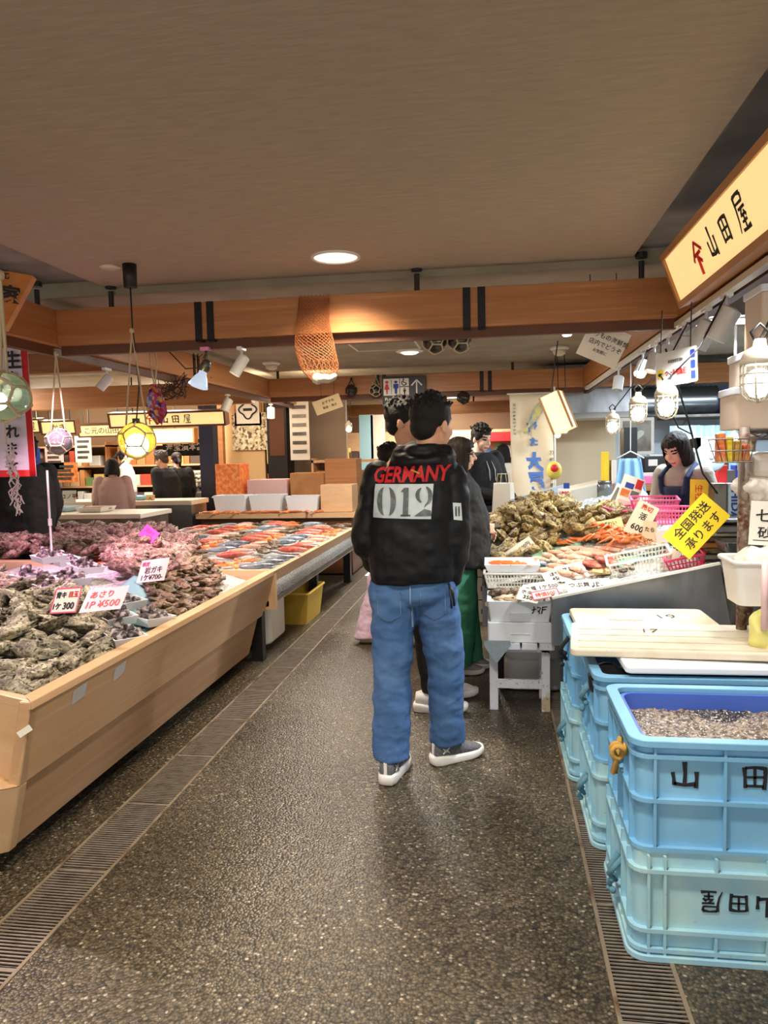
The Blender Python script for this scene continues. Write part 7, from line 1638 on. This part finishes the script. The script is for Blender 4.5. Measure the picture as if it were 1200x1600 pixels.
b = MB(); mf = frame(bf(.31, cz(647), -.014), (1, 0, 0), (0, 0, 1)) @ Matrix.Rotation(rad(58), 4, 'Z'); b.prism([(-.20, 0), (-.12, .035), (0, .055), (.12, .045), (.19, .01), (.17, -.03), (.05, -.05), (-.1, -.03)], 0, .003, mf); b.prism([(-.19, 0), (-.27, .06), (-.25, 0), (-.27, -.06)], 0, .003, mf); b.build('painted_fish', pm('painted fish', lin(90, 140, 170), .7, var=[(9, .45, .6, lin(206, 190, 110))]), t)
b = MB(); b.tube([mf @ V((.17+.06*math.cos(a), -.07+.1*math.sin(a), .002)) for a in [rad(-120+20*i) for i in range(13)]], .004, 5); b.ell(mf @ V((.14, .012, .004)), (.012, .004, .012)); b.build('fish_outline', 'ink', t)
# figurine and lantern beside it
p = atY(866, 735, 7.6); t = thing('round_ornament', 'yellow round ornament on a stick by the fish banner', 'ornament', p); MB().ell(p, (.075, .05, .09)).build('body', pm('yellow ornament', lin(222, 206, 96), .5), t, True); MB().ell(p+V((0, -.035, .02)), (.04, .03, .04)).build('red_spot', 'red', t, True); MB().cyl((p.x, p.y, .0), p-V((0, 0, .08)), .012).build('stick', 'whitepl', t)
a = atY(872, 645, 7.8); t = thing('lantern_box', 'lit box lantern hanging askew at the right of the banner', 'lantern', a); m = TRS(a, rad(-20), 0, rad(-22)); MB().box(-.10, .10, -.08, .08, -.20, .20, m).build('paper_box', pm('lantern paper', lin(244, 226, 170), .6, emit=((1, .86, .5), .5)), t); b = MB()
for x in (-.10, .10):
    for y in (-.08, .08): b.bar(m @ V((x, y, -.2)), m @ V((x, y, .2)), .02, .02)
b.build('wood_edges', 'signw', t); MB().cyl(m @ V((0, 0, .2)), V((a.x, a.y, 2.58)), .006).build('cord', 'black', t)

# ------------------------------------------------------------------ stalls at the far left
ca = thing('steel_counter', 'long grey counter with a low tier of yellow trays, behind the rock oysters', 'counter', (-5.5, 7.7, 0))
MB().box(-8.5, -3.75, 7.5, 8.2, .0, .86).build('body', 'steeld', ca); MB().box(-8.5, -3.72, 7.46, 8.24, .86, .91).build('counter_top', 'cream', ca, False, .006); MB().box(-8.5, -3.75, 7.05, 7.5, .0, .70).build('front_tier', 'steel', ca); MB().box(-8.5, -3.72, 7.02, 7.06, .70, .74).build('tier_lip', 'black', ca)
for k in range(9): x = -7.8+.46*k; t = thing('goods_tray', 'shallow tray of dried goods on the low tier of the grey counter', 'tray', (x, 7.27, .705), group='trays on the low tier of the grey counter'); traymesh(t, .42, .34, .05, .008, ).build('tray_body', pm('amber tray', lin(206, 160, 70), .5), t); MB().grid(lambda u, v: (x-.18+.36*u, 7.13+.28*v, .735+.02*noise.noise(V((u*9+k*3, v*9, 0)))), 14, 10, .02).build('goods', pm('dried goods', lin(226, 178, 100), .6, var=[(30, .45, .6, lin(240, 214, 160)), (18, .55, .65, lin(180, 90, 50))]), t, True)
cb = thing('beige_counter', 'long beige counter top of the stall where the older man stoops', 'counter', (-5.5, 9.3, 0)); MB().box(-8.5, -3.8, 9.0, 9.5, 0, .9).build('body', 'steel', cb); MB().box(-8.5, -3.78, 8.96, 9.54, .9, .96).build('counter_top', pm('beige top', lin(214, 190, 164), .5), cb, False, .006)
def stand_card(px, py, Y, wd, ht, mat, label, txt=None):
    return card(px, py, Y, wd, ht, [(txt, 0, 0, .4)] if txt else [], label, mat=mat, tilt=.15, cat='card', name='display_card')
stand_card(203, 777, 9.1, .19, .14, pm('grey card', lin(176, 176, 184), .5), 'grey blank card standing on the beige counter before the older man'); stand_card(235, 779, 9.1, .12, .09, pm('kraft card', lin(214, 176, 120), .6), 'small kraft card on the beige counter by the older man', 'へ'); stand_card(108, 776, 7.9, .17, .14, 'paper', 'white handwritten card on the grey counter', 'ユノ平'); stand_card(290, 784, 9.1, .28, .06, 'whitepl', 'low white box-like card at the right end of the beige counter')
for i, (px0, px1, py, Y, mt, lab) in enumerate(((20, 120, 785, 8.0, pm('ice blue tray', lin(186, 220, 236), .3), 'ice-blue tray on the grey counter, left end'), (176, 232, 768, 9.25, pm('aqua tray', lin(150, 206, 232), .3), 'aqua-lit tray on the beige counter beside the grey card'), (130, 170, 788, 7.9, 'whitepl', 'white tray of red fish on the grey counter'))):  # second tray has the blue light on it put into its colour
    a, b_ = atY(px0, py, Y), atY(px1, py, Y); t = thing('display_tray', lab, 'tray', ((a.x+b_.x)/2, Y, .915 if Y < 8.5 else .965)); traymesh(t, b_.x-a.x, .35, .05, .01, ).build('tray_body', mt, t)
    for k in range(4): lay_one('red_fish' if i == 2 else 'silver_fish', FR if i == 2 else FS, a.x+(b_.x-a.x)*(k+.7)/5, Y, .945+(.05 if Y > 8.5 else 0), .3, ('red' if i == 2 else 'silver')+' fish in the '+lab, 'fish', 'fish in the '+lab, s=.7)
# shelves of packages against the rear stall wall
r5 = random.Random(77)
PAL = [pm('package %d' % i, lin(*c_), .5) for i, c_ in enumerate(((214, 150, 96), (236, 224, 206), (70, 96, 150), (196, 80, 60), (240, 210, 120), (120, 150, 90), (222, 186, 150), (90, 70, 60), (240, 240, 236), (206, 120, 70)))]
for sx, (x0, x1) in enumerate(((-8.6, -6.6), (-6.4, -4.6), (-4.4, -2.95))):
    t = thing('shelf_unit', ['shelf unit of packages on the rear wall, left of the yellow float', 'shelf unit of packages on the rear wall, behind the older man', 'shelf unit of packages on the rear wall, right of the older man'][sx], 'shelf', ((x0+x1)/2, 12.3, 0))
    for z in (.7, 1.05, 1.4, 1.75): MB().box(x0, x1, 12.1, 12.55, z-.03, z).build('shelf_board', 'pine', t)
    for x in (x0, x1-.03): MB().box(x, x+.03, 12.1, 12.55, 0, 1.8).build('side', 'beam', t)
    for z in (.7, 1.05, 1.4):
        x = x0+.06
        while x < x1-.2:
            w_ = r5.uniform(.1, .22); h_ = r5.uniform(.14, .28)
            tag(MB().box(x, x+w_-.015, 12.12, 12.35, z+.001, z+h_).build('package', r5.choice(PAL), None, False, .006), 'colourful package on a rear shelf unit at far left', 'package', 'packages on the rear shelf units'); x += w_
for px, py, w_, h_, mt, lab in ((50, 716, .3, .36, 'navy', 'dark blue poster at far left beside the banner'), (85, 718, .34, .4, 'peach', 'pink-white poster left of the yellow float'), (130, 702, .3, .45, 'paper', 'white poster under the lit signs'), (100, 738, .5, .34, 'fisho', 'orange emblem poster below the clear float'), (330, 700, .36, .5, 'paper', 'grey-white notice beside the dark column'), (348, 690, .2, .3, 'papery', 'yellow picture notice beside the tan wall panel')):
    c_ = atY(px, py, 11.9); t = thing('poster', lab, 'poster', c_); MB().box(c_.x-w_/2, c_.x+w_/2, 11.9, 11.91, c_.z-h_/2, c_.z+h_/2).build('sheet', mt, t); b = MB()
    for k in range(4): b.box(c_.x-w_*.36, c_.x+w_*(.36-.1*(k % 2)), 11.893, 11.9, c_.z+h_*(.3-.2*k)-.02, c_.z+h_*(.3-.2*k)+.02)
    b.build('print', 'steeld', t); MB().cyl((c_.x, 11.93, c_.z+h_/2), (c_.x, 11.93, 2.58), .006).build('hanging_wire', 'black', t)
c_ = atY(290, 698, 11.0); t = thing('noren_curtain', 'short black shop curtain with white characters above the older man', 'curtain', c_); MB().grid(lambda u, v: c_+V(((u-.5)*.75, .015*math.sin(u*20), .12-.26*v)), 30, 6, V((0, .004, 0))).build('cloth', 'blackc', t, True); b = MB(); text(b, '海宝漬本舗', frame(c_+V((0, -.03, 0)), (1, 0, 0), (0, 0, 1)), .12, .62, weight=.02); b.build('lettering', 'paper', t); MB().cyl(c_+V((-.42, 0, .12)), c_+V((.42, 0, .12)), .012).build('rod', 'beam', t)
for dx in (-.35, .35): MB().cyl(c_+V((dx, 0, .12)), V((c_.x+dx, c_.y, ZC-.05)), .006).build('wire', 'black', t)
c_ = atY(300, 742, 11.4); wb = sethaul('bagged_shell', 'foam', .10, .07, .05, 3, 900)
simple(lambda m_: m_.box(c_.x-.38, c_.x+.38, 11.2, 11.6, 0, .95), 'display_block', 'steeld', 'grey display block under the pile of white shells', 'stand')
M['wshell'] = pm('white bagged shell', lin(220, 212, 196), .5, var=[(20, .5, .6, lin(120, 110, 96))], rand=.2)
for me in wb: me.materials.clear(); me.materials.append(M['wshell'])
for k in range(70):
    lv = k//14; lay_one('bagged_shell', wb[k % 3], c_.x+r5.uniform(-.3, .3)*(1-.15*lv), 11.35+r5.uniform(-.1, .1), .99+.065*lv, r5.uniform(0, 6), 'white shell in the pile right of the older man', 'shell', 'white shells piled right of the older man', r5.uniform(-1, 1))
a = atY(323, 720, 10.0); tag(MB().box(a.x-.1, a.x+.1, 10.0, 10.2, 0, 2.55).build('dark_column', pm('dark blue column', lin(34, 38, 62), .5), None), 'dark blue column right of the pile of white shells', 'column')
c_ = atY(270, 682, 10.8); t = thing('warm_light_box', 'plain warm light box under the red-crested stall sign', 'light box', c_); MB().box(c_.x-.42, c_.x+.34, 10.8, 10.95, c_.z-.11, c_.z+.12).build('case', 'signw', t); MB().box(c_.x-.40, c_.x+.32, 10.79, 10.8, c_.z-.09, c_.z+.10).build('panel', 'panel', t); MB().cyl((c_.x, 10.88, c_.z+.1), (c_.x, 10.88, ZC-.05), .01).build('hanger', 'black', t)
# tan wall with emblem, poster and window at centre left
Yw = 11.0; x0, x1 = atY(338, 650, Yw).x, atY(412, 650, Yw).x
struct(MB().box(x0, x1, Yw, Yw+.1, 0, 2.55).build('wall_panel', pm('tan wall', lin(214, 176, 124), .7)))
struct(MB().box(x1, x1+1.2, Yw+.3, Yw+.4, 0, 2.55).build('wall_side', pm('grey brown wall', lin(140, 122, 104), .7)))
c_ = atY(387, 640, Yw-.03); t = thing('framed_emblem', 'framed dark crest emblem on the tan wall under the left beam', 'picture', c_); MB().box(c_.x-.21, c_.x+.21, Yw-.03, Yw-.002, c_.z-.24, c_.z+.24).build('frame', 'signw', t); MB().box(c_.x-.18, c_.x+.18, Yw-.034, Yw-.03, c_.z-.21, c_.z+.21).build('mount', 'lam', t)
b = MB(); b.tube([V((c_.x+(.12+.02*math.cos(4*a))*math.cos(a), Yw-.037, c_.z+(.12+.02*math.cos(4*a))*math.sin(a))) for a in [2*PI*i/40 for i in range(40)]], .012, 6, True); b.build('ring', 'ink', t); b = MB(); b.box(c_.x-.07, c_.x+.07, Yw-.04, Yw-.034, c_.z-.02, c_.z+.02); b.build('bar', 'ink', t)
c_ = atY(392, 674, Yw-.04); t = thing('shell_poster', 'photo poster of heaped cream shells under the framed emblem', 'poster', c_); MB().box(c_.x-.3, c_.x+.28, Yw-.03, Yw-.004, c_.z-.28, c_.z+.28).build('sheet', pm('shell photo', lin(206, 186, 140), .5, var=[(14, .45, .55, lin(240, 228, 196)), (22, .52, .6, lin(110, 84, 50))]), t)
c_ = atY(449, 662, Yw+.25); t = thing('dark_cabinet', 'tall dark display cabinet beside the white papers, centre left', 'cabinet', c_); MB().box(c_.x-.22, c_.x+.08, Yw-.1, Yw+.28, .9, 2.3).build('case', 'black', t); MB().box(c_.x-.18, c_.x+.05, Yw-.11, Yw-.1, 1.5, 2.2).build('door', 'beamdark', t)
c_ = atY(459, 660, Yw-.3); t = thing('white_notice_board', 'white notice board with printed sheets beside the dark cabinet', 'notice board', c_); MB().box(c_.x-.09, c_.x+.2, Yw-.2, Yw-.18, c_.z-.55, c_.z+.42).build('board', 'paper', t); b = MB(); [b.box(c_.x-.05, c_.x+.16, Yw-.21, Yw-.2, c_.z-.45+.13*k, c_.z-.40+.13*k) for k in range(6)]; b.build('print', 'steeld', t)
a = atY(347, 690, 10.85); tag(MB().box(a.x-.06, a.x+.03, 10.8, 10.9, 0, 2.5).build('wooden_post', 'beam', None), 'slim wooden post in front of the tan wall, behind the grey spotlight', 'post')
# mixed goods table between the tan wall and the aisle
gt = thing('goods_table', 'table crowded with boxed fish and packs in front of the tan wall', 'table', (-2.9, 9.4, 0)); MB().box(-3.75, -1.7, 9.0, 10.3, .72, .78).build('table_top', 'pine', gt); MB().box(-3.7, -1.75, 9.05, 10.25, .02, .72).build('skirt', 'beamdark', gt)
for k, (x, y, z, w_, d_, h_, mt, lab) in enumerate(((-3.55, 9.1, .785, .42, .34, .22, 'foam', 'white foam box of dark fish at the left of the goods table'), (-3.08, 9.1, .785, .42, .34, .22, 'foam', 'white foam box of dark fish in the middle of the goods table'), (-2.6, 9.1, .785, .42, .34, .2, 'foam', 'white foam box of dark fish at the right of the goods table'))):
    t = thing('fish_box', lab, 'box', (x+w_/2, y+d_/2, z)); traymesh(t, w_, d_, h_, .02).build('box_body', mt, t)
    for j in range(5): lay_one('silver_fish', FS, x+.07+.07*j, y+d_/2, z+h_-.03, .2, 'silver fish lying in a foam box on the goods table', 'fish', 'silver fish in the foam boxes of the goods table')
for k, (x, y, w_, h_, mt, lab) in enumerate(((-3.7, 9.6, .34, .62, 'fisho', 'orange carton at the back left of the goods table'), (-3.3, 9.7, .55, .40, 'peach', 'pale pink carton at the back of the goods table'), (-2.7, 9.7, .5, .48, 'signw', 'tan carton at the back of the goods table'), (-2.2, 9.6, .42, .66, 'beam', 'tall brown carton near the aisle end of the goods table'), (-2.15, 9.1, .4, .34, 'pine', 'short pale carton at the aisle end of the goods table'))):
    simple(lambda m_: m_.box(x, x+w_, y, y+.4, .782, .782+h_), 'carton', mt, lab, 'carton', .008)
for k in range(16): lay_one('pack', wb[k % 3], -3.5+.11*k, 9.52+r5.uniform(-.05, .05), .84+.03*(k % 3), r5.uniform(0, 6), 'pale packed shellfish between boxes on the goods table', 'pack', 'pale packs on the goods table', .4, 1.4)
for k in range(12): lay_one('prawn', FO, -3.6+.13*k, 9.02+r5.uniform(-.01, .02), .80, r5.uniform(0, 6), 'orange prawn along the front edge of the goods table', 'prawn', 'orange prawns on the goods table', s=1.2)
cs = thing('carton_shelf', 'open shelf of brown cartons beyond the goods table, left of the tall man', 'shelf', (-2.1, 11.2, 0)); MB().box(-2.7, -1.6, 10.9, 11.4, .9, .94).build('lower_board', 'pine', cs); MB().box(-2.7, -1.6, 10.9, 11.4, 1.38, 1.42).build('upper_board', 'pine', cs)
for x in (-2.7, -1.63): MB().box(x, x+.03, 10.9, 11.4, 0, 1.45).build('side', 'pine', cs)
for k in range(3): simple(lambda m_: m_.box(-2.64+.34*k, -2.34+.34*k, 10.95, 11.3, .942, 1.26), 'carton', ['signw', 'peach', 'beam'][k], ['tan carton on the open carton shelf, left', 'pinkish carton on the open carton shelf, middle', 'brown carton on the open carton shelf, right'][k], 'carton')
c_ = atY(545, 668, 10.6); cagelamp(545, 668, 10.8, .8, 'greenish caged lamp at the stall left of the tall man', (c_.x, 10.8, ZC-.05), 5)
for i, (px, py) in enumerate(((500, 672), (520, 670), (572, 667), (590, 667))):
    c_ = atY(px, py, 13.5); simple(lambda m_: m_.box(c_.x-.13, c_.x+.13, 13.5, 13.55, 0, c_.z+.22), 'stall_panel', ['lam', 'signw', pm('aqua panel', lin(166, 204, 210), .5), 'cream'][i], ['cream stall panel beyond the carton shelf', 'tan stall panel beyond the carton shelf', 'aqua stall panel left of the tall man', 'white stall panel nearest the tall man'][i], 'panel')
# shop shelves at the far end of the aisle
t = thing('shop_shelves', 'brightly stocked shop shelves at the far end of the aisle', 'shelf', (-.6, 17, 0))
for z in (.6, 1.0, 1.4): MB().box(-3.5, 1.0, 16.6, 17.2, z-.03, z).build('shelf_board', 'white', t)
MB().box(-3.5, 1.0, 17.2, 17.3, 0, 2.0).build('back_panel', 'pine', t); MB().box(-.35, 1.0, 16.5, 17.2, 1.72, 1.92).build('canopy', pm('red canopy', lin(190, 40, 48), .5), t)
for z in (.6, 1.0, 1.4):
    for k in range(22): tag(MB().box(-3.4+.2*k, -3.25+.2*k, 16.65, 16.9, z+.001, z+r5.uniform(.16, .28)).build('package', PAL[(k*3+int(z*10)) % 10], None, False, .006), 'package on the shop shelves at the far end of the aisle', 'package', 'packages on the far shop shelves')
light('AREA', (-1.0, 16.2, 2.4), 40, NEUT, 2.5, (-1.0, 16.8, 1.0), sy=.3)
for x in (-3.0, -2.3): light('POINT', (x, 9.6, 2.3), 22, (1, .86, .62), .15)
light('POINT', (-5.2, 11.4, 2.3), 40, (1, .9, .72), .2)
light('POINT', (-7.2, 11.4, 2.3), 40, (1, .9, .72), .2)
